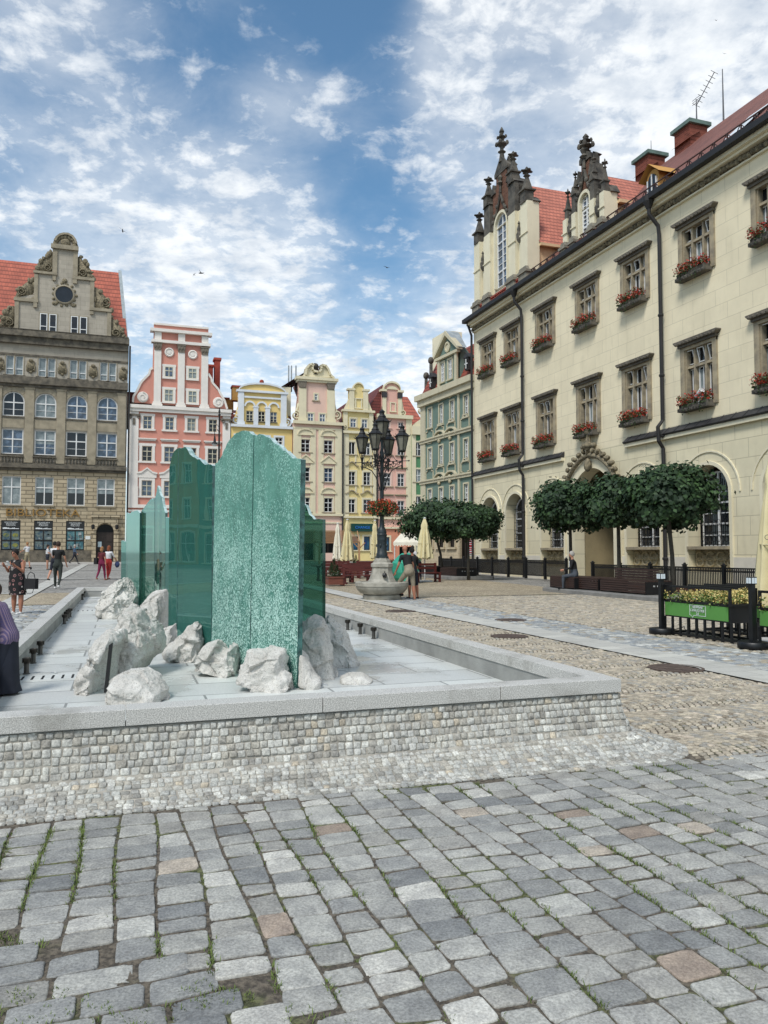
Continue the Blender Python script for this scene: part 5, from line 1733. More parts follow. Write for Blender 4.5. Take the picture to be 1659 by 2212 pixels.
wall(mb,xl_,xr_,zc,ztc,wl,.2,y=GY)
mb.box(xl_,xr_,GY+.02,GY+.04,zc,zc+.01)
pd=arc_pts(xl_+.1,xr_-.1,ztc,(xr_-xl_)/2-.1,10,ry=apx-ztc)
mb.prism([(xl_+.1,ztc-.1)]+pd+[(xr_-.1,ztc-.1)],GY,GY+.5)
mb.obj('attic_wall',M_YEL,B)
for i,r in enumerate(gw):
    o=win(B,r[0],r[1],r[2],r[3],nx=2,tr=(.62,),thinbars=(.3,),fm=M_CFRAME,sill=.08,sillm=M_SLATE,pane=(0,0,1)[i],sillw=0); o.location.y=GY
mb=MB()
mb.box(-.05,W+.05,-.3,.01,zc-.1,zc+.18)
mb.box(xl_-.15,xr_+.15,GY-.3,GY+.3,ztc-.12,ztc+.12); mb.box(xl_,xr_,GY-.14,GY+.01,ztc-.75,ztc-.55)
po=arc_pts(xl_-.1,xr_+.1,ztc+.1,(xr_-xl_)/2+.1,10,ry=apx-ztc+.05)
for p,q in zip(pd[:-1],pd[1:]):pass
for k in range(10):mb.prism([pd[k],(pd[k][0],pd[k][1]+.18),(pd[k+1][0],pd[k+1][1]+.18),pd[k+1]],GY-.18,GY+.6)
for x in (xl_+.35,xr_-.35):
    mb.box(x-.32,x+.32,GY-.2,GY+.01,zc+.18,ztc-.12); mb.box(x-.42,x+.42,GY-.28,GY+.01,zc+.18,zc+.55)
zsp=F.z(*cA(1300,872))
xs_=[r[0] for r in gw]; half=(xs_[1]-xs_[0])/2
for x in (xs_[0]+half,xs_[1]+half):mb.box(x-.26,x+.26,GY-.16,GY+.01,zc+.18,zsp); mb.box(x-.34,x+.34,GY-.2,GY+.01,zsp,zsp+.14)
for x in xs_:
    i_=arc_pts(x-half+.2,x+half-.2,zsp+.1,half-.2,12); o_=arc_pts(x-half+.02,x+half-.02,zsp+.1,half-.02,12)
    for k in range(12):mb.prism([i_[k],o_[k],o_[k+1],i_[k+1]],GY-.15,GY+.01)
for (x,s_) in ((F.x(*cA(1048,950)),1),(F.x(*cA(1545,985)),-1)):
    volute(mb,x+s_*.05,zc+.75,.52,s_,GY-.1,GY+.3,1.5,.3)
    mb.tube([(x+s_*.35,GY+.1,zc+1.0),(x+s_*.15,GY+.1,zc+1.7),(x+s_*.45,GY+.1,zc+2.4)],.12,6)
mb.obj('white_trim',M_BWHITE,B)
mb=MB(); mb.prism([(.1,zc),(xl_,zc),(xl_,zc+2.2)],GY,GY+.3); mb.prism([(W-.1,zc),(xr_,zc),(xr_,zc+2.2)],GY,GY+.3); mb.obj('gable_shoulders',M_YEL,B)
mb=MB(); mb.add([(-.1,GY+.3,zc+1.5),(W+.1,GY+.3,zc+1.5),(W+.1,8,zc+3.2),(-.1,8,zc+3.2)],[(0,1,2,3)]); mb.box(0,W,GY+.35,11.9,zc,zc+1.4); mb.obj('roof',M_TILE_D,B)
mb=MB(); u=F.uv(*cA(1300,625)); mb.ball((u[0],GY+.2,apx+.35),.26); mb.box(u[0]-.3,u[0]+.3,GY,GY+.4,apx,apx+.2); mb.obj('roof_finial',M_TERRA,B)
mb=MB()
u=F.R(*cA(1042,632),*cA(1138,760)); mb.box(u[0],u[1],2.5,3.6,u[2],u[3]); mb.m=1; mb.box(u[0]-.08,u[1]+.08,2.4,3.7,u[3],u[3]+.2); mb.m=0
u=F.R(*cA(930,715),*cA(1075,900)); mb.box(u[0],u[1],4.5,8,u[2]-2,u[3]); mb.m=1; mb.box(u[0]-.1,u[0]+1.2,4.3,8.1,u[3],u[3]+.15)
mb.m=2; a=F.R(*cA(948,745),*cA(990,825)); mb.box(a[0],a[1],4.42,4.5,a[2],a[3])
mb.obj('chimney',[M_OCHRE,M_TERRA,M_WDARK],B)

# ================================================================ 4 pale pink house, broken pediment with a stone ball
F=backfac(632.2,.0)
W=F.x(739.8,1000)
B=house(F,'tall narrow pale pink and cream house with a broken pediment holding a stone ball')
C=cr3
zc=F.z(*C(620,768))
g0=rects(F,C,[(570,702,606,763),(643,706,680,767)])
g1=rects(F,C,[(525,866,580,946),(667,874,722,953)])
g2=rects(F,C,[(525,1040,580,1128),(668,1046,722,1133)])
g3=rects(F,C,[(525,1228,580,1315),(668,1232,722,1322)])
zb_=F.z(*C(700,1333))
gd=[(g3[0][0],.1,1.9,3.2),(g3[1][0],.9,1.7,2.4)]
mb=MB(); wall(mb,0,W,0,zc,[op(r) for r in g1+g2+g3+gd]); shell(mb,W,14,zc); mb.obj('wall',M_PPINK,B)
for i,r in enumerate(g1):win(B,r[0],r[1],r[2],r[3],nx=2,tr=(.66,),thinbars=(.33,),sw=.18,sm=M_CTRIM,sill=.12,sillm=M_STONE,hood=('arch',.35,.55),pane=0)
for i,r in enumerate(g2):win(B,r[0],r[1],r[2],r[3],nx=2,tr=(.66,),thinbars=(.33,),sw=.18,sm=M_CTRIM,sill=.12,sillm=M_STONE,hood=('tri',.35,.8),pane=i)
for i,r in enumerate(g3):win(B,r[0],r[1],r[2],r[3],nx=2,tr=(.66,),thinbars=(.33,),sw=.18,sm=M_CTRIM,sill=.12,sillm=M_STONE,hood=('arch',.35,.55),pane=0,open_=1)
for r in gd:win(B,r[0],r[1],r[2],r[3],nx=2,tr=(.8,),bar=.06,fm=M_WDARK,sw=.16,sm=M_STONE,sill=0,pane=3)
mb=MB()
mb.box(-.05,W+.05,-.4,.01,zc-.15,zc+.2); mb.box(0,W,-.12,.01,zc-.7,zc-.5); mb.box(-.02,W+.02,-.25,.01,zb_-.2,zb_+.05); mb.box(0,W,-.1,.01,zb_-1.05,zb_-.9)
for x,w_ in ((.45,.45),((g1[0][0]+g1[1][0])/2-.45,.3),((g1[0][0]+g1[1][0])/2+.45,.3),(W-.45,.45)):mb.box(x-w_,x+w_,-.1,.01,zb_+.05,zc-.7)
GY=.3
pl,pr_=F.x(*C(513,650)),F.x(*C(737,650))
zt_=F.z(*C(625,488))
for a,b in ((513,560),(690,737)):
    xa,xb=F.x(*C(a,650)),F.x(*C(b,650)); mb.box(xa,xb,GY-.2,GY+.01,zc+.6,F.z(*C(600,550))); mb.box(xa-.1,xb+.1,GY-.3,GY+.01,zc+.2,zc+.6)
mb.box(pl-.35,pr_+.35,GY-.45,GY+.6,zt_-.2,zt_+.12); mb.box(pl-.2,pr_+.2,GY-.3,GY+.6,zt_-.45,zt_-.2)
gq=lambda x,y:F.uv(*C(x,y))
tl=[(520,480),(548,462),(556,420),(575,396),(598,390),(612,402),(604,414),(606,432),(635,440),(650,425),(644,404),(660,396),(685,402),(702,425),(716,462),(738,480)]
tp=[gq(*p) for p in tl]
for p,q in zip(tp[:-1],tp[1:]):
    d=Vector((q[0]-p[0],q[1]-p[1])).normalized(); n_=Vector((d.y,-d.x))*.22
    mb.prism([p,q,(q[0]+n_.x,q[1]+n_.y),(p[0]+n_.x,p[1]+n_.y)],GY-.25,GY+.6)
zlo=zt_+.1
mb.prism([(x,max(z,zlo)) for x,z in tp],GY,GY+.5)
for s_,x in ((1,497),(-1,752)):
    u=gq(x,712); volute(mb,u[0],u[1],.5,s_,GY-.15,GY+.35,1.5,.34)
    v_=gq(514 if s_>0 else 735,640); mb.tube([(u[0],GY+.1,u[1]+.4),((u[0]+v_[0])/2,GY+.1,(u[1]+v_[1])/2),(v_[0],GY+.1,v_[1])],.14,6)
mb.obj('cream_trim',M_CTRIM,B)
mb=MB()
for a,b in ((510,562),(688,740)):
    xa,xb=F.x(*C(a,520)),F.x(*C(b,520)); z1=F.z(*C(600,508)); z0_=F.z(*C(600,548)); mb.box(xa,xb,GY-.3,GY,z1-.12,z1); mb.prism([(xa+.12,z0_),(xb-.12,z0_),(xb,z1-.12),(xa,z1-.12)],GY-.28,GY)
mb.obj('capitals',cap,B)
mb=MB(); u=gq(620,408); mb.ball((u[0],GY+.2,u[1]),.40,14,9); mb.lathe((u[0],GY+.2,u[1]-.95),[(.35,0),(.12,.3),(.12,.6)],10); mb.obj('stone_ball',M_DSTONE,B,smooth=True)
mb=MB(); wl=[op(r) for r in g0]+[op(rects(F,C,[(612,582,632,622)])[0])]
wall(mb,pl,pr_,zc+.1,zt_,wl,.2,y=GY); mb.prism([(.2,zc+.1),(pl,zc+.1),(pl,zc+4.2),(.75,zc+1.9)],GY,GY+.3); mb.prism([(W-.2,zc+.1),(pr_,zc+.1),(pr_,zc+4.2),(W-.75,zc+1.9)],GY,GY+.3)
mb.box(pl,pr_,GY+.3,GY+.5,zc+.1,zt_)
mb.obj('gable',M_PPINK,B)
for i,r in enumerate(g0+[rects(F,C,[(612,582,632,622)])[0]]):
    o=win(B,r[0],r[1],r[2],r[3],nx=2 if i<2 else 1,tr=(.6,),sw=.14,sm=M_CTRIM,sill=.12,sillm=M_STONE,pane=(1,1,2)[i],y=.05); o.location.y=GY
rt4=F.z(*C(560,425),3) ; mb=MB(); mb.add([(W+.1,.8,zc),(W/2,.8,rt4),(W/2,14,rt4),(W+.1,14,zc)],[(3,2,1,0)]); mb.obj('roof',M_TILE_D,B)
# fire wall and tall roof at the left
mb=MB(); mb.box(-1.2,-.05,1.2,9,zc-4,F.z(*C(430,560))+.6); mb.obj('fire_wall',M_CREAM2,B)
mb=MB(); rx=F.x(*C(375,545),9) ; mb.add([(-1.3,1.0,F.z(*C(430,560))+.5),(W/2,1.0,rt4),(W/2,13,rt4),(-1.3,13,F.z(*C(430,560))+.5)],[(0,1,2,3)]); mb.obj('side_roof',M_TILE_D,B)
mb=MB()
for x in (448,465,493):u=F.uv(*C(x,470),6); mb.box(u[0]-.07,u[0]+.07,5.9,6.05,u[1]-2,u[1]+1.2)
mb.obj('vent_pipes',M_ZINC,B)
mb=MB(); mb.tube([(W,-.15,0),(W,-.15,zc)],.1,8); mb.obj('drain_pipe',M_GUTTER,B)

# ================================================================ 5 narrow yellow house with the exchange shop
F=backfac(740.2,.1)
W=F.x(814.0,1000)
B=house(F,'narrow pale yellow house with a CHANGE shop and a slim arched gable')
zc=F.z(*C(880,828)); z2=F.z(*C(880,692))
g0=rects(F,C,[(835,737,870,790),(905,741,942,796)])
g1=rects(F,C,[(818,882,862,960),(914,888,956,966)])
g2=rects(F,C,[(818,1067,862,1150),(912,1071,958,1153)])
g3=rects(F,C,[(816,1238,862,1322),(912,1242,958,1326)])
gd=rects(F,C,[(845,1472,875,1556),(911,1470,958,1556)])
zb_=F.z(*C(880,1352))
mb=MB(); wall(mb,0,W,0,zc,[op(r) for r in g1+g2+g3+gd]); shell(mb,W,13,zc)
xl_,xr_=F.x(*C(790,760)),F.x(*C(976,760))
wall(mb,xl_,xr_,zc,z2,[op(r) for r in g0],.2,y=.2); mb.box(xl_,xr_,.45,.6,zc,z2)
tl_,tr__=F.x(*C(828,620)),F.x(*C(945,620)); z3=F.z(*C(885,556)); z4=F.z(*C(885,536))
mb.box(tl_,tr__,.3,.75,z2,z3)
mb.prism(arc_pts(tl_+.5,tr__-.5,z3,(tr__-tl_)/2-.5,10,ry=z4-z3+.35),.3,.75)
mb.obj('wall',M_YEL2,B)
for i,r in enumerate(g1):win(B,r[0],r[1],r[2],r[3],nx=2,tr=(.6,) if i else (),sw=.2,sm=M_CTRIM,sill=.1,sillm=M_STONE,pane=0 if i else 3)
for i,r in enumerate(g2):win(B,r[0],r[1],r[2],r[3],nx=2,tr=(),thinbars=(.33,.66),sw=.2,sm=M_CTRIM,sill=.1,sillm=M_STONE,hood=('wave',.25,.6),hoodm=M_STONE,pane=0,open_=1)
for i,r in enumerate(g3):win(B,r[0],r[1],r[2],r[3],nx=2,tr=(.66,),sw=.2,sm=M_CTRIM,sill=.1,sillm=M_STONE,hood=('wave',.25,.5),hoodm=M_STONE,pane=0)
blue=glassmat('shop_blue',sr(22,66,96),.2,.5,sr(36,96,128));
M_PANE.append(blue)
for i,r in enumerate(gd):win(B,r[0],r[1],r[2],r[3],nx=1,tr=(),sw=.2,sm=M_CTRIM,sill=.12,pane=4,bar=.05,fm=M_GUTTER)
for i,r in enumerate(g0):o=win(B,r[0],r[1],r[2],r[3],nx=2,tr=(.6,),sw=.16,sm=M_CTRIM,sill=.1,sillm=M_STONE,pane=1,y=.08); o.location.y=.2
mb=MB()
mb.box(-.05,W+.05,-.35,.01,zc-.1,zc+.18); mb.box(-.05,W+.05,-.25,.01,zb_-.1,zb_+.12)
mb.box(xl_-.15,xr_+.15,-.15,.62,z2-.1,z2+.15); mb.box(0,.7,-.1,.01,zb_+.12,zc-.1); mb.box(W-.5,W,-.1,.01,zb_+.12,zc-.1)
mb.box(xl_,xl_+.5,.05,.2,zc,z2); mb.box(xr_-.5,xr_,.05,.2,zc,z2)
for x in (tl_+.3,tr__-.3):mb.box(x-.3,x+.3,.12,.3,z2+.15,z3-.1)
mb.box(tl_-.2,tl_+.7,.05,.8,z3-.12,z3+.1); mb.box(tr__-.7,tr__+.2,.05,.8,z3-.12,z3+.1)
ap_=arc_pts(tl_+.5,tr__-.5,z3,(tr__-tl_)/2-.5,10,ry=z4-z3+.35)
for p,q in zip(ap_[:-1],ap_[1:]):mb.prism([p,(p[0],p[1]+.16),(q[0],q[1]+.16),q],.1,.8)
xm_=(tl_+tr__)/2
u=F.R(*C(872,615),*C(901,668))
mb.box(u[0]-.16,u[0],.2,.3,u[2],u[3]); mb.box(u[1],u[1]+.16,.2,.3,u[2],u[3]); mb.box(u[0]-.2,u[1]+.2,.15,.3,u[2]-.12,u[2]); mb.box(u[0]-.2,u[1]+.2,.18,.3,u[3],u[3]+.12)
for s_,x in ((1,tl_-.3),(-1,tr__+.3)):mb.prism([(x-.3*1,z2+.15),(x+.3,z2+.15),(x+.3*s_,z2+1.5)],.32,.6)
for s_,x in ((1,.25),(-1,W-.25)):volute(mb,x,zc+.55,.3,s_,-.1,.2,1.3,.34)
for r in g1: # aprons below the upper windows
    for s_ in (-1,1):mb.box(r[0]+s_*r[2]*.55-.1,r[0]+s_*r[2]*.55+.1,-.08,.01,r[1]-1.2,r[1]-.12)
for r in g2:
    for s_ in (-1,1):mb.box(r[0]+s_*r[2]*.55-.1,r[0]+s_*r[2]*.55+.1,-.08,.01,r[1]-1.0,r[1]-.12)
mb.obj('cream_trim',M_CTRIM,B)
mb=MB(); gable_roof(mb,W,zc,4.6,13,.75); mb.obj('roof',M_TILE_D,B)
u=F.R(*C(832,1392),*C(970,1441))
mb=MB(); mb.box(u[0],u[1],-.4,-.02,u[2],u[3]); sg=mb.obj('shop_sign',plain('sign_green',sr(10,62,52),.4,.1,3,bmp=0),B)
t_=text('sign_text','CHANGE',plain('sign_blue',sr(44,120,200),.4,.05,3,bmp=0),sg,((u[0]+u[1])/2,-.44,(u[2]+u[3])/2),1.25,ext=.03,sx=1.0)
wd=max(v.co.x for v in t_.data.vertices)-min(v.co.x for v in t_.data.vertices)
t_.scale=((u[1]-u[0])*.66/wd,)*2+(1,)
text('window_digit','O',plain('digit_blue',sr(14,44,110),.4,.05,3,bmp=0),B,(gd[1][0]-.4,.02,gd[1][1]+gd[1][3]*.5),1.0,ext=.01)
mb=MB(); mb.tube([(W,-.15,0),(W,-.15,zc)],.1,8); mb.obj('drain_pipe',M_GUTTER,B)

# ================================================================ 6 rose house behind the lamp
F=backfac(814.4,.2)
W=F.x(889.5,1000)
B=house(F,'rose pink house with a slim arched gable and red roof, behind the lamp post')
zc=F.z(*C(1100,722))
g0=rects(F,C,[(1130,762,1160,800),(1046,756,1078,795)])
g1=rects(F,C,[(1125,890,1168,968),(1040,886,1083,962)])
g2=rects(F,C,[(1124,1080,1168,1161),(1040,1077,1083,1158)])
g3=rects(F,C,[(1124,1250,1168,1345),(1040,1246,1083,1340)])
gd=rects(F,C,[(1035,1475,1075,1562)])
zb_=F.z(*C(1080,1357)); zor=F.z(*C(1080,1418))
mb=MB(); wall(mb,0,W,zor,zc,[op(r) for r in g0+g1+g2+g3]); shell(mb,W,12,zc)
tl_,tr__=F.x(*C(1035,620)),F.x(*C(1154,620)); z3=F.z(*C(1095,560)); z4=F.z(*C(1095,516))
mb.box(tl_,tr__,.25,.7,zc,z3); mb.prism(arc_pts(tl_+.25,tr__-.25,z3,(tr__-tl_)/2-.25,12,ry=z4-z3),.25,.7)
mb.obj('wall',M_PPINK2,B)
mb=MB(); wall(mb,0,W,0,zor,[op(gd[0])]); mb.obj('lower_wall',M_ORANGE,B)
for i,r in enumerate(g0):win(B,r[0],r[1],r[2],r[3],nx=2,tr=(.5,),sw=.15,sm=M_PPINK,sill=.08,pane=0)
for g_ in (g1,g2,g3):
    for i,r in enumerate(g_):win(B,r[0],r[1],r[2],r[3],nx=2,tr=(.66,),thinbars=(.33,),sw=.18,sm=M_PPINK,sill=.12,sillm=M_STONE,hood=('flat',.35,.2),hoodm=M_STONE,pane=0)
win(B,gd[0][0],gd[0][1],gd[0][2],gd[0][3],nx=1,tr=(),sw=.2,sm=M_CTRIM,pane=4,bar=.05,fm=M_GUTTER)
mb=MB()
mb.box(-.05,W+.05,-.4,.01,zc-.3,zc+.12); mb.box(-.03,W,-.25,.01,zb_-.15,zb_+.1); mb.box(-.03,W,-.2,.01,zor-.1,zor+.1)
mb.box(W-.75,W,-.1,.01,zb_+.1,zc-.3)
mb.box(tl_,tl_+.45,.1,.25,zc+.12,z3-.3); mb.box(tr__-.45,tr__,.1,.25,zc+.12,z3-.3)
ap_=arc_pts(tl_+.15,tr__-.15,z3,(tr__-tl_)/2-.15,12,ry=z4-z3)
for p,q in zip(ap_[:-1],ap_[1:]):mb.prism([p,(p[0],p[1]+.22),(q[0],q[1]+.22),q],.0,.75)
mb.box(tl_-.25,tl_+.5,.0,.75,z3-.2,z3+.05); mb.box(tr__-.5,tr__+.25,.0,.75,z3-.2,z3+.05)
mb.prism(arc_pts(tl_+.5,tr__-.5,z3+.1,(tr__-tl_)/2-.5,12,ry=(z4-z3)*.45),.12,.3)
u=F.R(*C(1088,640),*C(1112,690))
mb.box(u[0]-.14,u[0],.15,.25,u[2],u[3]); mb.box(u[1],u[1]+.14,.15,.25,u[2],u[3]); mb.box(u[0]-.2,u[1]+.2,.1,.25,u[2]-.12,u[2]); mb.box(u[0]-.14,u[1]+.14,.15,.25,u[3],u[3]+.1)
volute(mb,tr__+.15,zc+.5,.36,-1,.1,.5,1.3,.34)
mb.prism([(tr__,zc+.12),(tr__+.45,zc+.12),(tr__,zc+2.6)],.3,.6)
mb.obj('cream_trim',M_CTRIM,B)
mb=MB()
for x in (tl_+.22,tr__-.22):mb.box(x-.3,x+.3,.02,.25,z3-.9,z3-.3)
mb.obj('capitals',M_SLATE,B)
mb=MB(); rt=F.z(*C(1200,622))
x9=W+3.2
mb.add([(0,.3,zc),(x9,.3,zc-2.5),(x9,7,rt),(tl_,7,rt)],[(0,1,2,3)]); mb.add([(0,13.5,zc),(x9,13.5,zc),(x9,7,rt),(tl_,7,rt)],[(3,2,1,0)])
mb.obj('roof',M_TILE_R,B)
mb=MB(); gable_roof(mb,tr__-tl_+2,zc,3.8,9,.7,tl_-2.0); mb.obj('side_roof',M_TILE_D,B)

# ================================================================ 7 green house
F=backfac(889.8,.0)
W=F.x(925,1000)
B=house(F,'narrow green house squeezed beside the sage one, mostly hidden')
zc=F.z(*C(1240,840));
gs=[rects(F,C,[(1232,a,1272,b)])[0] for a,b in ((886,970),(1053,1133),(1221,1300))]
mb=MB(); wall(mb,0,W,0,zc,[op(r) for r in gs]); shell(mb,W,12,zc)
mb.obj('wall',M_GREEN,B)
for i,r in enumerate(gs):win(B,r[0],r[1],r[2],r[3],nx=2,tr=(.5,),sw=.18,sm=M_CTRIM,sill=.12,sillm=M_STONE,pane=(0,2,0)[i])
mb=MB()
mb.box(-.05,W+.05,-.4,.01,zc,zc+1.0); mb.box(0,.5,-.1,.01,0,zc); mb.prism([(.1,zc+1),(W,zc+1),(W,zc+2.9),(1.6,zc+2.2),(.3,zc+1.3)],.1,.5); volute(mb,1.3,zc+3.0,.55,1,0,.4,1.4)
mb.obj('cream_trim',M_CTRIM,B)
mb=MB(); mb.add([(-.3,.5,zc+1),(W,.5,zc+1),(W,7,zc+6),(-.3,7,zc+6)],[(0,1,2,3)]); mb.obj('roof',M_TILE_R,B)
# ================================================================ 8 sage green corner house on the right
def sageface():
    a=onz(1025,1195,0.3)
    Y0=55.0
    X0=(1028-CX)/FPX*Y0
    return Fac((X0,Y0),radians(-65.6),.3)        # runs towards the viewer, left to right
C=cr3
F0=sageface()
xl=F0.x(911,1150)
F=Fac(F0.O+F0.d*xl,F0.a,.3)
W=-xl
B=house(F,'sage green corner house with cream trim, mansard roof and cross shaped plaster frames')
def avgz(pts):return sum(F.z(*C(*p)) for p in pts)/len(pts)
zc=avgz([(1300,622),(1450,556),(1590,498)])
cols=[(1318,1340),(1385,1410),(1453,1479),(1540,1567)]
def row(ts,bs):
    rr=[F.R(*C(a,t),*C(b,q)) for (a,b),t,q in zip(cols,ts,bs)]
    za=sum(r[2] for r in rr)/4; zb=sum(r[3] for r in rr)/4; w_=sum(r[1]-r[0] for r in rr)/4
    return [((r[0]+r[1])/2,za,w_*.95,zb-za) for r in rr]
g1=row((684,655,624,583),(806,778,750,716)); g2=row((930,908,886,858),(1050,1034,1014,990)); g3=row((1182,1170,1158,1140),(1282,1274,1266,1256))
zs1=avgz([(1280,880),(1600,780)]); zs2=avgz([(1275,1132),(1600,1065)]); zst=avgz([(1290,1440),(1450,1436),(1590,1430)])
gg=[(x[0],1.6,.95,2.6) for x in g3[:3]]+[(g3[3][0]-.3,.15,1.15,3.4)]
mb=MB(); wall(mb,0,W,zst,zc,[op(r) for r in g1+g2+g3]); shell(mb,W,10,zc); mb.obj('wall',M_SAGE,B)
M_PALE=wallmat('pale_stone_base',sr(196,180,152),(1.1,.5,.02),.7,.5,sr(110,98,80))
mb=MB(); wall(mb,0,W,0,zst,[op(gg[0]),op(gg[1]),op(gg[2]),op(gg[3],1)],y=-.04); mb.obj('lower_wall',M_PALE,B)
for r in g1+g2+g3:win(B,r[0],r[1],r[2],r[3],nx=2,tr=(.5,),thinbars=(.25,.75),sw=.12,sm=M_CTRIM2,sill=.10,sillw=.04,pane=0,bar=.07)
for r in gg[:3]:win(B,r[0],r[1],r[2],r[3],nx=2,tr=(.65,),fm=M_WDARK,sw=.16,sm=M_PALE,sill=.14,pane=0,surf=.06)
win(B,gg[3][0],gg[3][1],gg[3][2],gg[3][3],arch=1,nx=2,tr=(.7,),fm=M_WDARK,sw=.22,sm=M_PALE,sill=0,pane=3,surf=.06)
mb=MB()
mb.box(-.35,W+.1,-.5,.02,zc-.1,zc+.35); mb.box(-.2,W+.05,-.3,.02,zc-.6,zc-.1)
for z_ in (zs1,zs2):mb.box(-.1,W,-.16,.02,z_-.3,z_-.1); mb.box(-.16,W,-.24,.02,z_-.1,z_+.02)
mb.box(-.1,W,-.2,.02,zst-.1,zst+.25)
mb.box(-.05,.75,-.08,.02,zst+.25,zc-.6); mb.box(W-.3,W,-.08,.02,zst+.25,zc-.6)
# cross shaped frames
def cross(px,py,s=1.0):
    u=F.uv(*C(px,py)); a,b,t=.34*s,.62*s,.07
    o_=[(-a,-b),(a,-b),(a,-a),(b,-a),(b,a),(a,a),(a,b),(-a,b),(-a,a),(-b,a),(-b,-a),(-a,-a)]
    for p,q in zip(o_,o_[1:]+o_[:1]):
        x0_,x1_=sorted((p[0],q[0])); z0_,z1_=sorted((p[1],q[1]))
        mb.box(u[0]+x0_-t/2,u[0]+x1_+t/2,-.07,.02,u[1]+z0_-t/2,u[1]+z1_+t/2)
for p in ((1327,845),(1390,820),(1460,793),(1547,765),(1327,1092),(1392,1073),(1462,1056),(1550,1038)):cross(*p)
# lesenes between windows
for r in (g1,):pass
xm1=(g1[2][0]+g1[3][0])/2
mb.box(xm1-.12,xm1+.12,-.1,.02,zst+.25,zc-.6)
for g_ in (g2,g3):
    for r in g_[1:3]:
        a_=arc_pts(r[0]-.85,r[0]+.85,r[1]+r[3]+.55,.85,8,ry=.55)
        for p,q in zip(a_[:-1],a_[1:]):mb.prism([p,(p[0],p[1]+.12),(q[0],q[1]+.12),q],-.25,.0)
mb.obj('cream_trim',M_CTRIM2,B)
mb=MB()
for g_ in (g1,g2,g3):
    for r in g_[1:3]:
        for k in range(9):
            rr=random.Random(k); mb.ball((r[0]+rr.uniform(-.45,.45),-.08,r[1]+r[3]+.5+rr.uniform(-.18,.3)),(.18,.12,.16),6,5)
mb.obj('carved_ornament',plain('pale_carving',sr(190,180,150),.9,.3,6,bmp=.8,bscale=12),B,smooth=True)
# mansard with central dormer gable
zr1=avgz([(1300,460),(1560,330)])-.4;
topl=F.uv(*C(1300,405),1.0)[1]
mans=avgz([(1590,255)]); mans=F.uv(*C(1590,285),1.2)[1]
mb=MB()
rdg=F.uv(*C(1560,182),4.0)[1]
mb.add([(-.2,.0,zc+.3),(W,.0,zc+.3),(W,1.3,mans),(.3,1.3,mans)],[(0,1,2,3)])
mb.add([(.3,1.3,mans),(W,1.3,mans),(W,4,rdg),(W*.62,4,rdg),(2.5,4,mans+1.6)],[(0,1,2,3,4)])
mb.add([(W*.62,4,rdg),(W,4,rdg),(W,8.5,mans),(2.5,8.5,mans),(2.5,4,mans+1.6)],[(0,1,2,3,4)])
mb.add([(-.2,.0,zc+.3),(.3,1.3,mans),(.3,8.5,mans),(-.2,10,zc+.3)],[(0,1,2,3)])
mb.add([(.3,1.3,mans),(2.5,4,mans+1.6),(2.5,8.5,mans),(.3,8.5,mans)],[(0,1,2,3)])
mb.add([(-.2,10,zc+.3),(.3,8.5,mans),(W,8.5,mans),(W,10,zc+.3)],[(0,1,2,3)])
mb.obj('roof',tilemat('dark_red_tiles',sr(150,74,58),.3,.22),B)
DY=-.05
dl,dr_=F.x(*C(1385,460)),F.x(*C(1505,420))
dz0=zc+.35; dz1=F.z(*C(1440,350)); apz=F.z(*C(1425,212)); gwn=[F.R(*C(1398,395),*C(1421,512)),F.R(*C(1445,370),*C(1469,492))]
za=sum(g[2] for g in gwn)/2; zb=sum(g[3] for g in gwn)/2
gwn=[((g[0]+g[1])/2,za,g[1]-g[0],zb-za) for g in gwn]
mb=MB(); wall(mb,dl,dr_,dz0,dz1,[op(r) for r in gwn],.2,y=DY); mb.box(dl,dr_,.2,.8,dz0,dz1); xm=(dl+dr_)/2
mb.prism([(dl,dz1),(dr_,dz1),(xm,apz-.3)],DY,.9)
mb.obj('dormer',M_SAGE,B)
for r in gwn:o=win(B,r[0],r[1],r[2],r[3],nx=2,tr=(.5,),thinbars=(.25,.75),sw=.15,sm=M_CTRIM2,sill=.1,sillw=0,pane=1,bar=.08,y=.06); o.location.y=DY
mb=MB()
mb.box(dl-.25,dr_+.25,DY-.25,DY+.05,dz1-.1,dz1+.12)
for s_,xe in ((-1,dl),(1,dr_)):
    P=[(xe+s_*.35,dz1+.1),(xe+s_*.35,dz1+.32),(xm,apz+.1),(xm,apz-.25)]
    mb.prism(P,DY-.3,DY+.2); mb.box(xe-s_*.35,xe,DY-.14,DY+.02,dz0,dz1-.1)
u=F.uv(*C(1427,292)); mb.lathe((0,0,0),[(.42,0),(.42,.1),(.28,.12),(.25,.04),(0,.04)],18,M=T(xm,DY,dz1+(apz-dz1)*.38) @ Matrix.Rotation(radians(90),4,'X'))
mb.obj('dormer_trim',M_CTRIM2,B)
mb=MB()
for s_,xe in ((-1,dl),(1,dr_)):mb.add([(xe+s_*.4,DY-.2,dz1+.25),(xm,DY-.2,apz+.12),(xm,.9,apz+.12),(xe+s_*.4,.5,dz1+.25)],[(0,1,2,3)])
mb.obj('dormer_roof',M_ZINC,B)
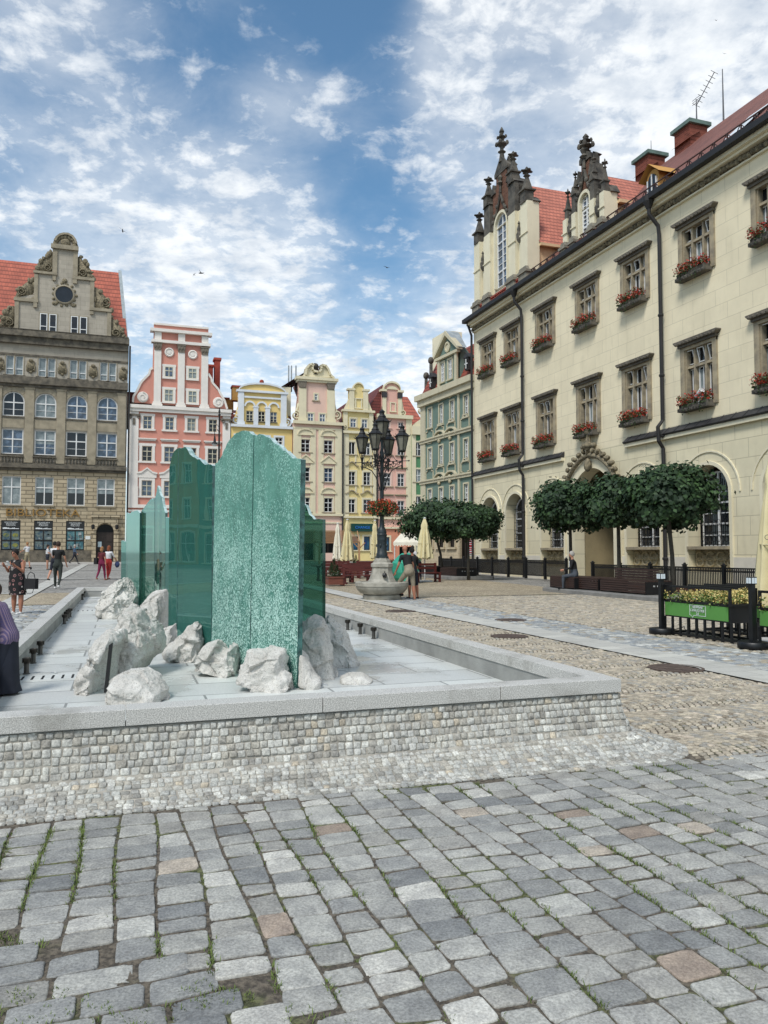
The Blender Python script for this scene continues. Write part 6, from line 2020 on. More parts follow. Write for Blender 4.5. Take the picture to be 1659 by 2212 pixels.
for (a,b,c,d) in ((1329,484,1348,550),(1550,360,1573,436)):
    r=F.R(*C(a,b),*C(c,d)); w_=r[1]-r[0]
    mb=MB(); mb.box(r[0],r[1],-.1,.3,r[2],r[3]); mb.m=1; mb.prism([(r[0]-.15,r[3]),(r[1]+.15,r[3]),((r[0]+r[1])/2,r[3]+.4)],-.15,.4); mb.m=2; mb.box(r[0]+w_*.12,r[1]-w_*.12,-.13,-.1,r[2]+.1,r[3]-.1); mb.m=3; mb.box((r[0]+r[1])/2-.04,(r[0]+r[1])/2+.04,-.16,-.13,r[2]+.1,r[3]-.1); mb.box(r[0]+w_*.12,r[1]-w_*.12,-.16,-.13,(r[2]+r[3])/2-.04,(r[2]+r[3])/2+.04)
    mb.obj('roof_dormer',[M_SLATE,M_SLATE,M_PANE[0],M_FRAME],B)
mb=MB(); u=F.R(*C(1345,235),*C(1470,330)); o2=3.0
a,b=F.x(*C(1342,250),3.0),F.x(*C(1475,205),3.0); zt1=F.z(*C(1345,240),3.0); zt2=F.z(*C(1438,185),3.0)
mb.prism([(a,zc+1),(b,zc+1),(b,zt2-.4),((a+b)/2+.5,zt2),(a,zt1)],3.0,3.8); mb.obj('fire_wall',M_CREAM2,B)
mb=MB()
for p in ((1320,375),(1290,470)):
    u=F.uv(*C(*p),.3); mb.ball((u[0],.5,u[1]),(.26,.26,.3),8,6); mb.lathe((u[0],.5,zc+.3),[(.3,0),(.16,.5),(.14,max(.6,u[1]-zc-.6))],8)
mb.obj('stone_urns',M_DSTONE,B,smooth=True)
# red office plates on the stone base
red=plain('red_plate',sr(168,30,44),.4,.08,4,bmp=0)
for i,(a,b,c,d) in enumerate(((1583,1490,1607,1530),(1583,1532,1607,1555),(1583,1557,1607,1577))):
    u=F.R(*C(a-6,b),*C(c-4,d)); mb=MB(); mb.box(u[0],u[1],-.15,-.06,u[2],u[3]); pl_=mb.obj('red_plate',red,B)
    mb=MB()
    for k in range(3):mb.box(u[0]+.08,u[1]-.08-.06*(k % 2),-.158,-.15,u[3]-.12-k*.13,u[3]-.08-k*.13)
    mb.obj('plate_lettering',M_TXT,pl_)

# ================================================================ 9 the long cream building with flower boxes
TCR=radians(-90+18.7)
DF=21.8
SL=46.4                     # how far up the square its far corner stands
def creamO(s):return U*s+V*DF
Ftmp=Fac(creamO(48.0).xy,TCR,.0)
xl=Ftmp.x(1026,1100)
F=Fac(Ftmp.O+Ftmp.d*xl,TCR,.0)
K=lambda x,y:(1008+.3923*x,612+.3923*y)       # crop used for the upper floors
L_=lambda x,y:(1008+.3923*x,972+.3923*y)      # crop for the ground floor
G_=lambda x,y:(972+.2604*x,216+.2604*y)       # crop for the gables
W=F.x(1659,1150)+14
B=tag(empty('town_hall',(F.O.x,F.O.y,0),F.a),'long cream town hall with stone window frames, gothic gables and a brown tiled roof','building')
ZG=16.5
ZG=(F.z(1100,652)+F.z(1300,520)+F.z(1550,357))/3
zst=(F.z(*K(200,1020))+F.z(*K(900,880))+F.z(*K(1400,775)))/3
print('town hall',W,ZG,zst)
wx=[F.x(*K(a,500)) for a in (121,255,437,670,937,1282)]
bay=(wx[-1]-wx[2])/3
wx += [wx[-1]+bay*k for k in (1,2,3,4)]
wx=[x for x in wx if x<W-1.5]
WW=1.74
zL0=(F.z(*K(1282,668))+F.z(*K(937,745))+F.z(*K(437,880)))/3
zL1=(F.z(*K(1300,352))+F.z(*K(937,478))+F.z(*K(437,645)))/3
zU0=F.z(1503,592); zU1=F.z(1503,478)
zL0 -= .12; zL1 += .1
zU0=(F.z(*K(670,240))+F.z(*K(437,352))+zU0)/3; zU1=(F.z(*K(660,30))+F.z(*K(437,140))+zU1)/3
print(zL0,zL1,zU0,zU1,wx)
ops=[]
for x in wx:
    ops += [(x-WW/2,x+WW/2,zL0,zL1,0),(x-WW/2,x+WW/2,zU0,zU1,0)]
mb=MB(); wall(mb,0,W,zst,ZG,ops,.35); shell(mb,W,12.4,ZG); mb.obj('upper_wall',M_CREAM,B)
# ground floor arches
ax=[F.x(*L_(a,480)) for a in (133,273,479)]
ax6=F.x(*L_(1338,480)); ax5=F.x(*L_(978,480))
axs=ax+[ax5,ax6,ax6+bay,ax6+2*bay,ax6+3*bay]
AW=2.3
zsill=(F.z(*L_(133,536))+F.z(*L_(1338,540)))/2
zcr=(F.z(*L_(1338,62))+F.z(*L_(273,253)))/2
pxc=F.x(*L_(708,480)); PWD=F.x(*L_(825,480))-F.x(*L_(595,480)); zpc=F.z(*L_(708,100))
PWD=min(PWD,4.0)
print('arches',axs,zsill,zcr,pxc,PWD,zpc)
aops=[(x-AW/2,x+AW/2,.75,zcr,1) for x in axs if x<W-1.5]
mb=MB(); wall(mb,0,W,0,zst-.002,aops+[(pxc-PWD/2,pxc+PWD/2,0,zpc,1)],.62,y=-.03)
mb.obj('ground_floor_wall',wallmat('cream_ashlar_ground',sr(220,210,180),(1.3,.72,.014),.68,.28,sr(140,128,104),bv=.04),B)
mb=MB()
segs=[0]+sorted([v for o in aops for v in (o[0]-.12,o[1]+.12)]+[pxc-PWD/2-.3,pxc+PWD/2+.3])+[W]
for a,b in zip(segs[::2],segs[1::2]):
    if b>a:mb.box(a,b,-.075,.0,.0,1.35)
mb.obj('white_plinth',plain('plinth_stone',sr(212,205,190),.8,.08,1.5),B)
# archivolts
mb=MB()
for o in aops:
    xc=(o[0]+o[1])/2
    for R0,R1,e in ((AW/2+.0,AW/2+.14,.07),(AW/2+.5,AW/2+.56,.045)):
        i_=arc_pts(xc-R0,xc+R0,zcr-AW/2,R0,18); o_=arc_pts(xc-R1,xc+R1,zcr-AW/2,R1,18)
        for k in range(18):mb.prism([i_[k],o_[k],o_[k+1],i_[k+1]],-.03-e,-.02)
    for s_ in (-1,1):mb.box(xc+s_*(AW/2+.07)-.07,xc+s_*(AW/2+.07)+.07,-.1,-.02,.95,zcr-AW/2)
mb.obj('arch_moulding',M_CREAM2,B)
# arch windows with iron grilles
for ai,o in enumerate(aops):
    xc=(o[0]+o[1])/2
    ob=win(B,xc,zsill,AW-.5,zcr-.22-zsill,arch=1,nx=2,tr=(.30,.58),thinbars=(.15,.44,.72),pane=0,bar=.07,sill=0,y=.50)
    mb=MB(); mb.box(-AW/2+.02,AW/2-.02,-.16,.45,-.12,0); ch=mb.obj('sill',M_STONE,ob)
    mb=MB(); aw2=AW/2-.25
    for k in range(9):
        x=-aw2+aw2*2*k/8; zt_=zcr-.3-AW/2-zsill+sqrt(max(0,(aw2+.05) ** 2-x*x))
        mb.box(x-.012,x+.012,.36,.384,0.02,zt_)
    for zz in (.05,.55,1.5,2.3):
        mb.box(-aw2,aw2,.385,.40,zz,zz+.03)
    for k in range(8):
        x=-aw2+aw2*2*(k+.5)/8
        for zz in (.30,.95):
            mb.tube([(x+.09*cos(t),.35,zz+.12*sin(t)) for t in [i*2*pi/8 for i in range(9)]],.011,4)
    mb.obj('window_grille',M_IRON,ob)
    # tracery panel beneath
    mb=MB(); mb.box(-AW/2,AW/2,.30,.5,.75-zsill,-.12)
    for k in range(4):
        x=-AW/2+AW*(k+.5)/4
        for zz in (-.38,-.62):
            mb.tube([(x+.2*cos(t),.27,zz+.17*sin(t)) for t in [i*2*pi/10 for i in range(11)]],.045,5)
        mb.ball((x+AW/8,.25,-.45),(.1,.06,.13),6,5)
    mb.obj('tracery_panel',M_CARVE if False else plain('tracery_stone',sr(178,164,134),.9,.2,5,bmp=.6) if ai==0 else MATS['tracery_stone'],ob)
# portal
mb=MB()
R0=PWD/2
i_=arc_pts(pxc-R0,pxc+R0,zpc-R0,R0,20); o_=arc_pts(pxc-R0-.45,pxc+R0+.45,zpc-R0,R0+.45,20)
for k in range(20):mb.prism([i_[k],o_[k],o_[k+1],i_[k+1]],-.2,-.03)
for s_ in (-1,1):mb.box(pxc+s_*(R0+.22)-.22,pxc+s_*(R0+.22)+.22,-.2,-.03,0,zpc-R0)
mb.obj('portal_arch',M_CREAM2,B)
mb=MB()
og=[]
for k in range(21):
    t=k/20; a=pi*(1-t)
    og.append((pxc+(R0+.62)*cos(a),zpc-R0+(R0+.55)*sin(a)+.10*max(0,1-abs(t-.5)*6)))
mb.tube([(p[0],-.3,p[1]) for p in og],.12,7)
rr=random.Random(4)
for k in range(1,20):
    dxn=cos(pi*(1-k/20)); dzn=sin(pi*(1-k/20))
    for q in range(6):mb.ball((og[k][0]+dxn*(.12+rr.uniform(0,.22)),-.32+rr.uniform(-.1,.05),og[k][1]+dzn*(.18+rr.uniform(0,.12))),(rr.uniform(.06,.13),.10,rr.uniform(.06,.13)),6,5)
tz=og[10][1]
mb.lathe((pxc,-.32,tz),[(.12,0),(.12,.25),(.3,.35),(.34,.5),(.14,.6),(.1,1.0),(.22,1.1),(.1,1.3),(.03,1.45)],8)
for s_ in (-1,1):mb.ball((pxc+s_*.42,-.32,tz+.42),(.22,.14,.14),7,5)
mb.ball((pxc,-.38,zpc+.15),(.22,.18,.34),8,6)
mb.obj('portal_carving',M_CARVE,B,smooth=True)
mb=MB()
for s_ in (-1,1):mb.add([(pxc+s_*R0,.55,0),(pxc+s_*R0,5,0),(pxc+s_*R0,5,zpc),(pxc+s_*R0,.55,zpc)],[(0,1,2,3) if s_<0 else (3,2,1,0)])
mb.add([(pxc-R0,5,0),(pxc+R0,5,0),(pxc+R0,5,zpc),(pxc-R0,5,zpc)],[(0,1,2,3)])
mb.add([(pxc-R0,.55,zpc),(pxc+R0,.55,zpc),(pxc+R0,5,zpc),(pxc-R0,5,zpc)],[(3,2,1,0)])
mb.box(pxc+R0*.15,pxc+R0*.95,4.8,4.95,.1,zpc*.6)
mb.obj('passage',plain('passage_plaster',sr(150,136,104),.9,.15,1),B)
# stone windows with hoods
def hall_window(x,z0,z1,idx):
    h=round(z1-z0,2)
    key=('hall',idx % 4,h)
    if key not in WCACHE:
        mb=MB(); hw_=WW/2
        mb.m=0
        mb.box(-hw_-.16,-hw_+.08,-.07,.2,-.02,h+.1); mb.box(hw_-.08,hw_+.16,-.07,.2,-.02,h+.1); mb.box(-hw_-.16,hw_+.16,-.071,.2,h-.05,h+.2)
        mb.box(-hw_-.05,-hw_+.14,.0,.3,0,h); mb.box(hw_-.14,hw_+.05,.0,.3,0,h)
        for k in (-1,1):
            mb.box(k*hw_*.36-.045,k*hw_*.36+.045,.04,.3,0,h)
            mb.box(k*hw_*.36-.07,k*hw_*.36+.07,.03,.28,0,.25)
        mb.box(-hw_,hw_,.05,.29,h*.67,h*.67+.10)
        mb.m=3
        mb.prism([(-hw_-.24,h+.2),(hw_+.24,h+.2),(hw_+.36,h+.30),(hw_+.36,h+.35),(-hw_-.36,h+.35),(-hw_-.36,h+.30)],-.26,-.0)
        mb.box(-hw_-.2,hw_+.2,-.16,0,h+.08,h+.2)
        for k in range(11):mb.ball((-hw_-.2+(WW+.4)*k/10,-.24,h+.24),(.07,.08,.07),5,4)
        mb.m=1
        for q in (-1,0,1):
            x0_,x1_=q*hw_*.69-.25,q*hw_*.69+.25
            for za_,zb_ in ((.0,h*.67),(h*.67+.10,h)):
                mb.box(x0_,x0_+.05,.2,.26,za_,zb_); mb.box(x1_-.05,x1_,.2,.26,za_,zb_); mb.box(x0_+.05,x1_-.05,.2,.26,za_,za_+.05); mb.box(x0_+.05,x1_-.05,.2,.26,zb_-.05,zb_)
            if (q+1+idx) % 3 != 1 or idx % 4==1:   # tilted upper casements
                za_,zb_=h*.66+.2,h-.05
                M=T(0,.18,za_) @ Matrix.Rotation(radians(14),4,'X')
                mb.box(x0_+.06,x0_+.1,0,.03,0,zb_-za_,M); mb.box(x1_-.1,x1_-.06,0,.03,0,zb_-za_,M); mb.box(x0_+.1,x1_-.1,0,.03,0,.04,M); mb.box(x0_+.1,x1_-.1,0,.03,zb_-za_-.04,zb_-za_,M)
            mb.box(q*hw_*.71-.02,q*hw_*.71+.02,.21,.25,0,h*.66)
        me=mb.mesh('window',[M_STONE,M_FRAME,M_STONE,M_DSTONE if False else plain('window_hood',sr(96,90,80),.85,.3,3,bmp=.6) if 'window_hood' not in MATS else MATS['window_hood']])
        pb=MB(); pb.add([(-hw_,.235,0),(hw_,.235,0),(hw_,.235,h),(-hw_,.235,h)],[(0,1,2,3)])
        pb.m=1
        for q in (-1,0,1):
            if (q+idx) % 2:pb.add([(q*hw_*.71-.2,.232,.1),(q*hw_*.71+.02,.232,.1),(q*hw_*.71+.02,.232,h*.62),(q*hw_*.71-.2,.232,h*.62)],[(0,1,2,3)])
        pm=pb.mesh('pane',[M_PANE[0],M_PANE[2]])
        WCACHE[key]=(me,pm)
    me,pm=WCACHE[key]
    o=bpy.data.objects.new('window',me); COL.objects.link(o); o.parent=B; o.location=(x,0,z0)
    p=bpy.data.objects.new('pane',pm); COL.objects.link(p); p.parent=o
for i,x in enumerate(wx):
    hall_window(x,zL0,zL1,i); hall_window(x,zU0,zU1,i+2)
# string course: tiled weathering, cornice with foliage frieze, gutter
mb=MB()
for a,b in ((0,pxc-R0-.9),(pxc+R0+.9,W)):
    M=Matrix(((0,1,0,0),(1,0,0,0),(0,0,1,0),(0,0,0,1)))
    mb.prism([(-.30,zst-.0),(.0,zst+.26),(.0,zst-.06),(-.24,zst-.06)],a,b,M=M)
    n=int((b-a)/.62)
    for k in range(n):x=a+(k+.5)*(b-a)/n; mb.prism([(-.305,zst+.02),(-.0,zst+.28),(-.0,zst+.25),(-.305,zst-.01)],x,x+.04,M=M)
mb.obj('string_course',M_SLATE,B)
mb=MB(); mb.box(0,pxc-R0-.9,-.2,.0,zst-.22,zst-.06); mb.box(pxc+R0+.9,W,-.2,.0,zst-.22,zst-.06); mb.obj('string_moulding',M_CREAM2,B)
mb=MB(); mb.box(0,W,-.12,.0,ZG-.62,ZG-.55); mb.box(-.1,W,-.5,.0,ZG-.16,ZG+.06); mb.box(-.05,W,-.36,.0,ZG-.28,ZG-.16); mb.obj('cornice',M_CREAM2,B)
mb=MB(); mb.box(0,W,-.06,.0,ZG-.56,ZG-.28); rr=random.Random(8)
x=.1
while x<W:
    mb.ball((x,-.13,ZG-.42+rr.uniform(-.04,.04)),(.13,.13,.12),5,4); x += .2
mb.obj('foliage_frieze',M_CARVE,B)
mb=MB(); mb.box(-.2,W,-.78,-.5,ZG+.0,ZG+.24); mb.box(-.2,W,-.5,-.02,ZG+.07,ZG+.2)
mb.obj('gutter',M_GUTTER,B)
for px,py in ((1133,900),(1433,760)):
    x=F.x(px,py)
    mb=MB(); mb.lathe((x,-.62,ZG-.35),[(.10,0),(.24,.3),(.26,.5)],10); mb.tube([(x,-.62,ZG-.3),(x,-.6,ZG-.6),(x+.12,-.25,ZG-1.1),(x+.12,-.2,ZG-1.5),(x+.12,-.2,zst+.6),(x+.12,-.45,zst+.3),(x+.12,-.42,zst-.3),(x+.12,-.2,zst-.6),(x+.12,-.2,.1)],.085,8)
    for k in range(5):mb.lathe((x+.12,-.2,1.2+k*2.6),[(.1,0),(.12,.03),(.12,.09),(.1,.12)],8)
    mb.obj('drain_pipe',M_GUTTER,B)
x=.05; mb=MB(); mb.tube([(x,-.5,ZG),(x,-.2,ZG-.8),(x,-.2,.1)],.08,8); mb.obj('drain_pipe',M_GUTTER,B)
# main roof
RWD=6.2; ZRR=ZG+.2+RWD*1.0
mb=MB(); mb.add([(0,-.5,ZG+.2),(W,-.5,ZG+.2),(W,RWD,ZRR),(0,RWD,ZRR)],[(0,1,2,3)]); mb.add([(0,RWD,ZRR),(W,RWD,ZRR),(W,13,ZG+.2),(0,13,ZG+.2)],[(0,1,2,3)])
mb.add([(0,-.5,ZG+.2),(0,RWD,ZRR),(0,13,ZG+.2)],[(0,1,2)]); mb.add([(W,-.5,ZG+.2),(W,RWD,ZRR),(W,13,ZG+.2)],[(2,1,0)])
mb.obj('roof',M_TILE_B,B)
# snow guard
mb=MB()
x=.3
zz=ZG+.75
while x<W-.6:
    mb.box(x,x+.04,-.05,.0,ZG+.5,ZG+1.0); mb.tube([(x,-.03,ZG+1.0),(x+.35,-.03,ZG+.6),(x+.7,-.03,ZG+1.0)],.02,4); x += .7
mb.box(0,W,-.05,.0,ZG+.97,ZG+1.01); mb.box(0,W,-.05,.0,ZG+.62,ZG+.65)
mb.obj('snow_guard',plain('rusty_guard',sr(66,44,38),.7,.2,5),B)
# lightning wire and skylight
M2=lambda t:(-.5+(RWD+.5)*t,ZG+.2+(ZRR-ZG-.2)*t)
xs0=F.x(1600,300,1.0)
mb=MB()
a0,a1=M2(.12),M2(.32)
mb.add([(xs0-.2,a0[0],a0[1]+.12),(xs0+.9,a0[0],a0[1]+.12),(xs0+.9,a1[0],a1[1]+.12),(xs0-.2,a1[0],a1[1]+.12)],[(0,1,2,3)])
mb.obj('skylight',plain('sky_glass',sr(196,208,216),.1,.05,3,bmp=0),B)
# eyebrow dormer
def cE(x,y):return (1332+.3164*.72*x*1.0,108+.2278*y)
u=F.uv(*cE(440,1265),.9); xd=u[0]; zd=ZG+.75
mb=MB(); mb.prism([(xd-.42,ZG+.6),(xd+.42,ZG+.6),(xd+.42,ZG+1.55)]+arc_pts(xd-.42,xd+.42,ZG+1.55,.42,8)[::-1][1:-1]+[(xd-.42,ZG+1.55)],.35,2.6)
mb.m=1; mb.box(xd-.26,xd+.26,.30,.35,ZG+.75,ZG+1.5); mb.prism(arc_pts(xd-.26,xd+.26,ZG+1.5,.26,8),.30,.35); mb.m=2; mb.box(xd-.03,xd+.03,.27,.3,ZG+.75,ZG+1.75); mb.box(xd-.32,xd-.26,.27,.35,ZG+.7,ZG+1.55); mb.box(xd+.26,xd+.32,.27,.35,ZG+.7,ZG+1.55)
mb.m=0; mb.add([(xd-.7,.1,ZG+1.6),(xd,.1,ZG+2.2),(xd,2.9,ZG+2.25),(xd-.7,2.3,ZG+1.6)],[(0,1,2,3)]); mb.add([(xd+.7,.1,ZG+1.6),(xd,.1,ZG+2.2),(xd,2.9,ZG+2.25),(xd+.7,2.3,ZG+1.6)],[(3,2,1,0)])
mb.obj('roof_dormer',[M_OCHRE,M_PANE[0],M_FRAME],B)
# chimneys on the ridge
for (xa,xb,yt,yb,nm) in ((1372,1416,332,392,0),(1458,1506,266,330,1)):
    off=RWD-.5
    x0_,x1_=F.x(xa,360,off),F.x(xb,360,off); zt_=F.z((xa+xb)/2,yt,off)
    w_=min(2.2,x1_-x0_)
    w_=max(1.2,(x1_-x0_)*.62)
    x1_=x0_+w_
    mb=MB(); mb.box(x0_,x1_,off,off+1.1,ZG+4,zt_-.15); c_=mb.obj('chimney',M_BRICK,B)
    mb=MB(); mb.box(x0_-.15,x1_+.15,off-.15,off+1.25,zt_-.15,zt_+.05); mb.obj('chimney_cap',M_COPPER,c_)
    mb=MB(); mb.add([(x0_-.1,off-.15,ZG+.25+off+.35),(x1_+.1,off-.15,ZG+.25+off+.35),(x1_+.1,off+.6,ZG+off+1.1),(x0_-.1,off+.6,ZG+off+1.1)],[(0,1,2,3)]); mb.obj('flashing',M_ZINC,c_)
def rodline(px,y0,y1,off,nm,extra=None,rad=.03):
    x=F.x(px,y1,off); za,zb=F.z(px,y1,off),F.z(px,y0,off)
    mb=MB(); mb.tube([(x,off,za-.5),(x,off,zb)],[rad*1.6,rad*.7],6)
    if extra:
        mb.tube([(x,off,zb-.3),(x+1.0,off+.3,zb+.95)],.022,5)
        for k in range(8):t=k/7; c=Vector((x+t,off+.3*t,zb-.3+1.25*t)); mb.tube([c+Vector((0,-.22,.05)),c+Vector((0,.22,-.05))],.012,4)
        for k in range(3):mb.tube([(x-.3,off,zb+.05+.12*k-.2),(x+.3,off,zb+.05+.12*k-.2)],.012,4)
    mb.obj(nm,plain('grey_metal',sr(70,72,76),.5,.1,4) if 'grey_metal' not in MATS else MATS['grey_metal'],B)
rodline(1505,215,262,RWD,'antenna',1)
rodline(1563,147,258,RWD,'lightning_rod')
rodline(1407,303,345,RWD,'lightning_rod',rad=.02)

# ================================================================ unseen houses on the left side, added for the dark glass to reflect
def plain_house(s0,wdt,hgt,mt,label,roofm,rows):
    """runs up the square at its left side, facing the fountain"""
    O=U*(s0+wdt)+V*(-46)
    f=Fac(O.xy,TH-pi/2+pi,gz(s0))
    O=U*s0+V*(-46)
    e=tag(empty('town_house',(O.x,O.y,gz(s0)),TH+pi/2),label,'house')
    nb=max(2,int(wdt/3.1)); ops=[]
    for k in range(nb):
        x=wdt*(k+.5)/nb
        for q in range(rows):ops.append((x-.6,x+.6,4.6+q*3.6,6.6+q*3.6,0))
        ops.append((x-.9,x+.9,.3,3.2,0))
    mb=MB(); wall(mb,0,wdt,0,hgt,ops,.2,y=0); shell(mb,wdt,11,hgt)
    mb.obj('wall',mt,e)
    for o in ops:win(e,(o[0]+o[1])/2,o[2],o[1]-o[0],o[3]-o[2],nx=2,tr=(.62,),sw=.18,sm=M_CTRIM,sill=.1,pane=0)
    mb=MB(); mb.box(-.05,wdt+.05,-.4,.02,hgt-.3,hgt+.05); mb.box(0,wdt,-.2,.02,3.7,4.0); mb.obj('cornice',M_CTRIM,e)
    mb=MB(); mb.add([(0,-.3,hgt),(wdt,-.3,hgt),(wdt,5.5,hgt+5),(0,5.5,hgt+5)],[(0,1,2,3)]); mb.add([(0,11,hgt),(wdt,11,hgt),(wdt,5.5,hgt+5),(0,5.5,hgt+5)],[(3,2,1,0)]); mb.obj('roof',roofm,e)
for a in ((4,15,15,M_YEL2,'pale yellow house of the left side row, nearest',M_TILE_D,3),(19.1,12,17.5,M_PPINK,'rose coloured house of the left side row, second',M_TILE_R,4),(31.2,16,16,M_LIB,'sandstone house of the left side row, third',M_TILE_D,3),(47.3,13,18,M_SAGE,'sage house of the left side row, fourth',M_TILE_R,4),(60.4,22,17,M_OCHRE,'ochre house of the left side row, farthest',M_TILE_D,4)):plain_house(*a)
# ================================================================ gothic dormer gables of the town hall
def Fx(px,py,xl):
    """where the line of sight meets the plane x = xl of the town hall -> (y, z)"""
    r=ray(px,py)
    O3=F.O+F.d*xl
    t=O3.dot(F.d)/r.xy.dot(F.d)
    p=r.xy*t
    return ((p-O3).dot(F.n),CAMH+r.z*t)
Gu=lambda x,y:F.uv(*G_(x,y))
def pinnacle(mb,x,y,z0,h,w):
    mb.box(x-w,x+w,y-w,y+w,z0,z0+h*.30)
    mb.box(x-w*1.35,x+w*1.35,y-w*1.35,y+w*1.35,z0+h*.30,z0+h*.34)
    mb.lathe((x,y,z0+h*.34),[(w*1.25,0),(w*.35,h*.38)],4,ph=pi/4)
    mb.lathe((x,y,z0+h*.70),[(w*.35,0),(w*.8,h*.04),(w*.3,h*.07),(w*.35,h*.12),(w*1.0,h*.16),(w*.9,h*.19),(w*.25,h*.21),(w*.3,h*.26),(0.01,h*.30)],6)
    for k in range(4):
        a=k*pi/2
        mb.ball((x+w*.95*cos(a),y+w*.95*sin(a),z0+h*.87),(w*.45,w*.45,h*.025),5,4)
def gothic(par,xA0,xA1,xB0,xB1,xc,zc,zA,zB,zs1,zs2,zap,zfin,zcr,zsl,hwin,ze,zridge,yback,lab):
    m_=lambda x:2*xc-x
    D0,D1,C0,C1=m_(xA1),m_(xA0),m_(xB1),m_(xB0)
    th_=.62
    zb=ZG+.2
    zt=(zsl+zb)/2+.15
    g=empty('dormer_gable'); g.parent=par
    # wall with the tall window
    mb=MB()
    wall(mb,xA1,m_(xA1),zb,zc,[(xc-hwin,xc+hwin,zsl,min(zcr,zc-.01),0)] if zcr>zc else [(xc-hwin,xc+hwin,zsl,zcr,1)],.3,y=.08)
    mb.box(m_(xA1)-.02,m_(xA1),.08,th_,zb,zc); mb.box(xA1,xA1+.02,.08,th_,zb,zc)
    for a,b in ((xA0,xA1),(xB0,xB1),(C0,C1),(D0,D1)):
        mb.box(a,b,-.16,th_,zb,zc)
        mb.box(a-.05,b+.05,-.22,-.16,zb+(zc-zb)*.62,zb+(zc-zb)*.62+.06)
    for a,b in ((xA1,xB0),(C1,D0)):
        xm=(a+b)/2; mb.box(xm-.07,xm+.07,-.02,.08,zt+.3,zc-.35)
    mb.obj('gable_wall',M_CREAM2,par)
    # red terracotta parapet at the foot and stone plinths
    mb=MB()
    mb.box(xA1,D0,-.12,.06,zb,zt)
    n=int((D0-xA1)/.22)
    for k in range(n):
        x=xA1+(k+.5)*(D0-xA1)/n
        mb.box(x-.03,x+.03,-.18,-.12,zb+.1,zt-.12); mb.ball((x+.1,-.14,zt-.25),(.07,.05,.09),5,4)
    mb.box(xA1,D0,-.2,-.1,zt-.1,zt)
    mb.obj('terracotta_parapet',M_TERRA,par)
    mb=MB()
    for a,b in ((xA0,xA1),(xB0,xB1),(C0,C1),(D0,D1)):
        mb.box(a-.07,b+.07,-.3,th_+.02,zb-.1,zt); mb.box(a-.14,b+.14,-.38,th_+.05,zt,zt+.14)
        mb.prism([(a-.1,zt+.14),(b+.1,zt+.14),(b,zt+.36),(a,zt+.36)],-.3,-.1)
    mb.obj('pier_base',plain('grey_stone',sr(132,126,112),.85,.25,3,bmp=.5) if 'grey_stone' not in MATS else MATS['grey_stone'],par)
    # blackened upper works
    mb=MB()
    top=[(xA1,zc),(xA1+.02,zc+.05),(xB0,zc+.45),(xB1,zc+.6)]
    q1,q2=zs1,zs2
    outline=[(xB0,zc),(xB0,q1-.9),(xB1,q1-.35),(xB1,q1),(xB1+(xc-xB1)*.35,q1+.35),(xB1+(xc-xB1)*.35,q2),(xc,zap)]
    outline += [(m_(x),z) for x,z in outline[::-1][1:]]
    def cutarc(poly,R_,zlo):
        if zcr<=zlo:return poly
        return poly+[(xc+(p[0]-xc),p[1]) for p in arc_pts(xc-R_,xc+R_,zcr-hwin,R_,20)[::-1] if p[1]>=zlo-.01]
    mb.prism(cutarc(outline,hwin+.02,zc),.1,th_)
    mb.m=1
    inn=[(xB1+.05,zc+.3),(xB1+.05,q1-.2),(xB1+(xc-xB1)*.45,q1+.1),(xB1+(xc-xB1)*.45,q2-.3),(xc,zap-.45)]
    inn += [(m_(x),z) for x,z in inn[::-1][1:]]
    mb.prism(cutarc(inn,hwin+.17,zc+.3),.05,.1)
    mb.m=0
    mb.prism([(xA1,zc),(xB0,zc),(xB0,zc+.5)],.1,th_); mb.prism([(C1,zc),(D0,zc),(C1,zc+.5)],.1,th_)
    # mitred copings on each step
    for x0_,x1_,z_ in ((xB1,xB1+(xc-xB1)*.35,q1+.1),(m_(xB1+(xc-xB1)*.35),m_(xB1),q1+.1)):
        mb.prism([(x0_-.08,z_-.3),(x1_+.08,z_-.3),((x0_+x1_)/2,z_+.35)],-.04,th_+.1)
    s_=(xc-xB1)*.65
    mb.prism([(xc-s_-.06,q2-.25),(xc+s_+.06,q2-.25),(xc+s_+.06,q2),(xc,zap+.25),(xc-s_-.06,q2)],.0,.14); mb.prism([(xc-s_-.06,q2),(xc+s_+.06,q2),(xc,zap+.3)],th_-.1,th_+.12)
    # ogee hood over the window
    R0=hwin+.16
    zsx=zcr-hwin
    og=[(xc+(R0+.1)*cos(pi*(1-k/16)),-.02,zsx+(R0+.12)*sin(pi*(1-k/16))+1.0*max(0,1-abs(k/16-.5)*4) ** 2) for k in range(17)]
    mb.tube(og,.085,6)
    for k in (2,4,6,10,12,14):mb.ball((og[k][0],-.08,og[k][2]+.1),(.14,.1,.14),6,4)
    mb.lathe((xc,-.02,og[8][2]),[(.1,0),(.08,.5),(.24,.6),(.1,.75),(.2,.95),(.05,1.15)],6)
    # piers with pinnacles
    w_=(xA1-xA0)/2
    for x in ((xA0+xA1)/2,(D0+D1)/2):
        pinnacle(mb,x,.06,zc,zA-zc,w_*.72); mb.prism([(x-w_-.1,zc),(x+w_+.1,zc),(x,zc+.45)],.2,th_+.1)
    w2=(xB1-xB0)/2
    for x in ((xB0+xB1)/2,(C0+C1)/2):
        mb.box(x-w2,x+w2,-.14,th_+.04,zc,q1-.7)
        mb.prism([(x-w2-.06,q1-.7),(x+w2+.06,q1-.7),(x,q1-.25)],-.2,th_+.1)
        pinnacle(mb,x,.0,q1-.7,zB-q1+.7,w2*.62)
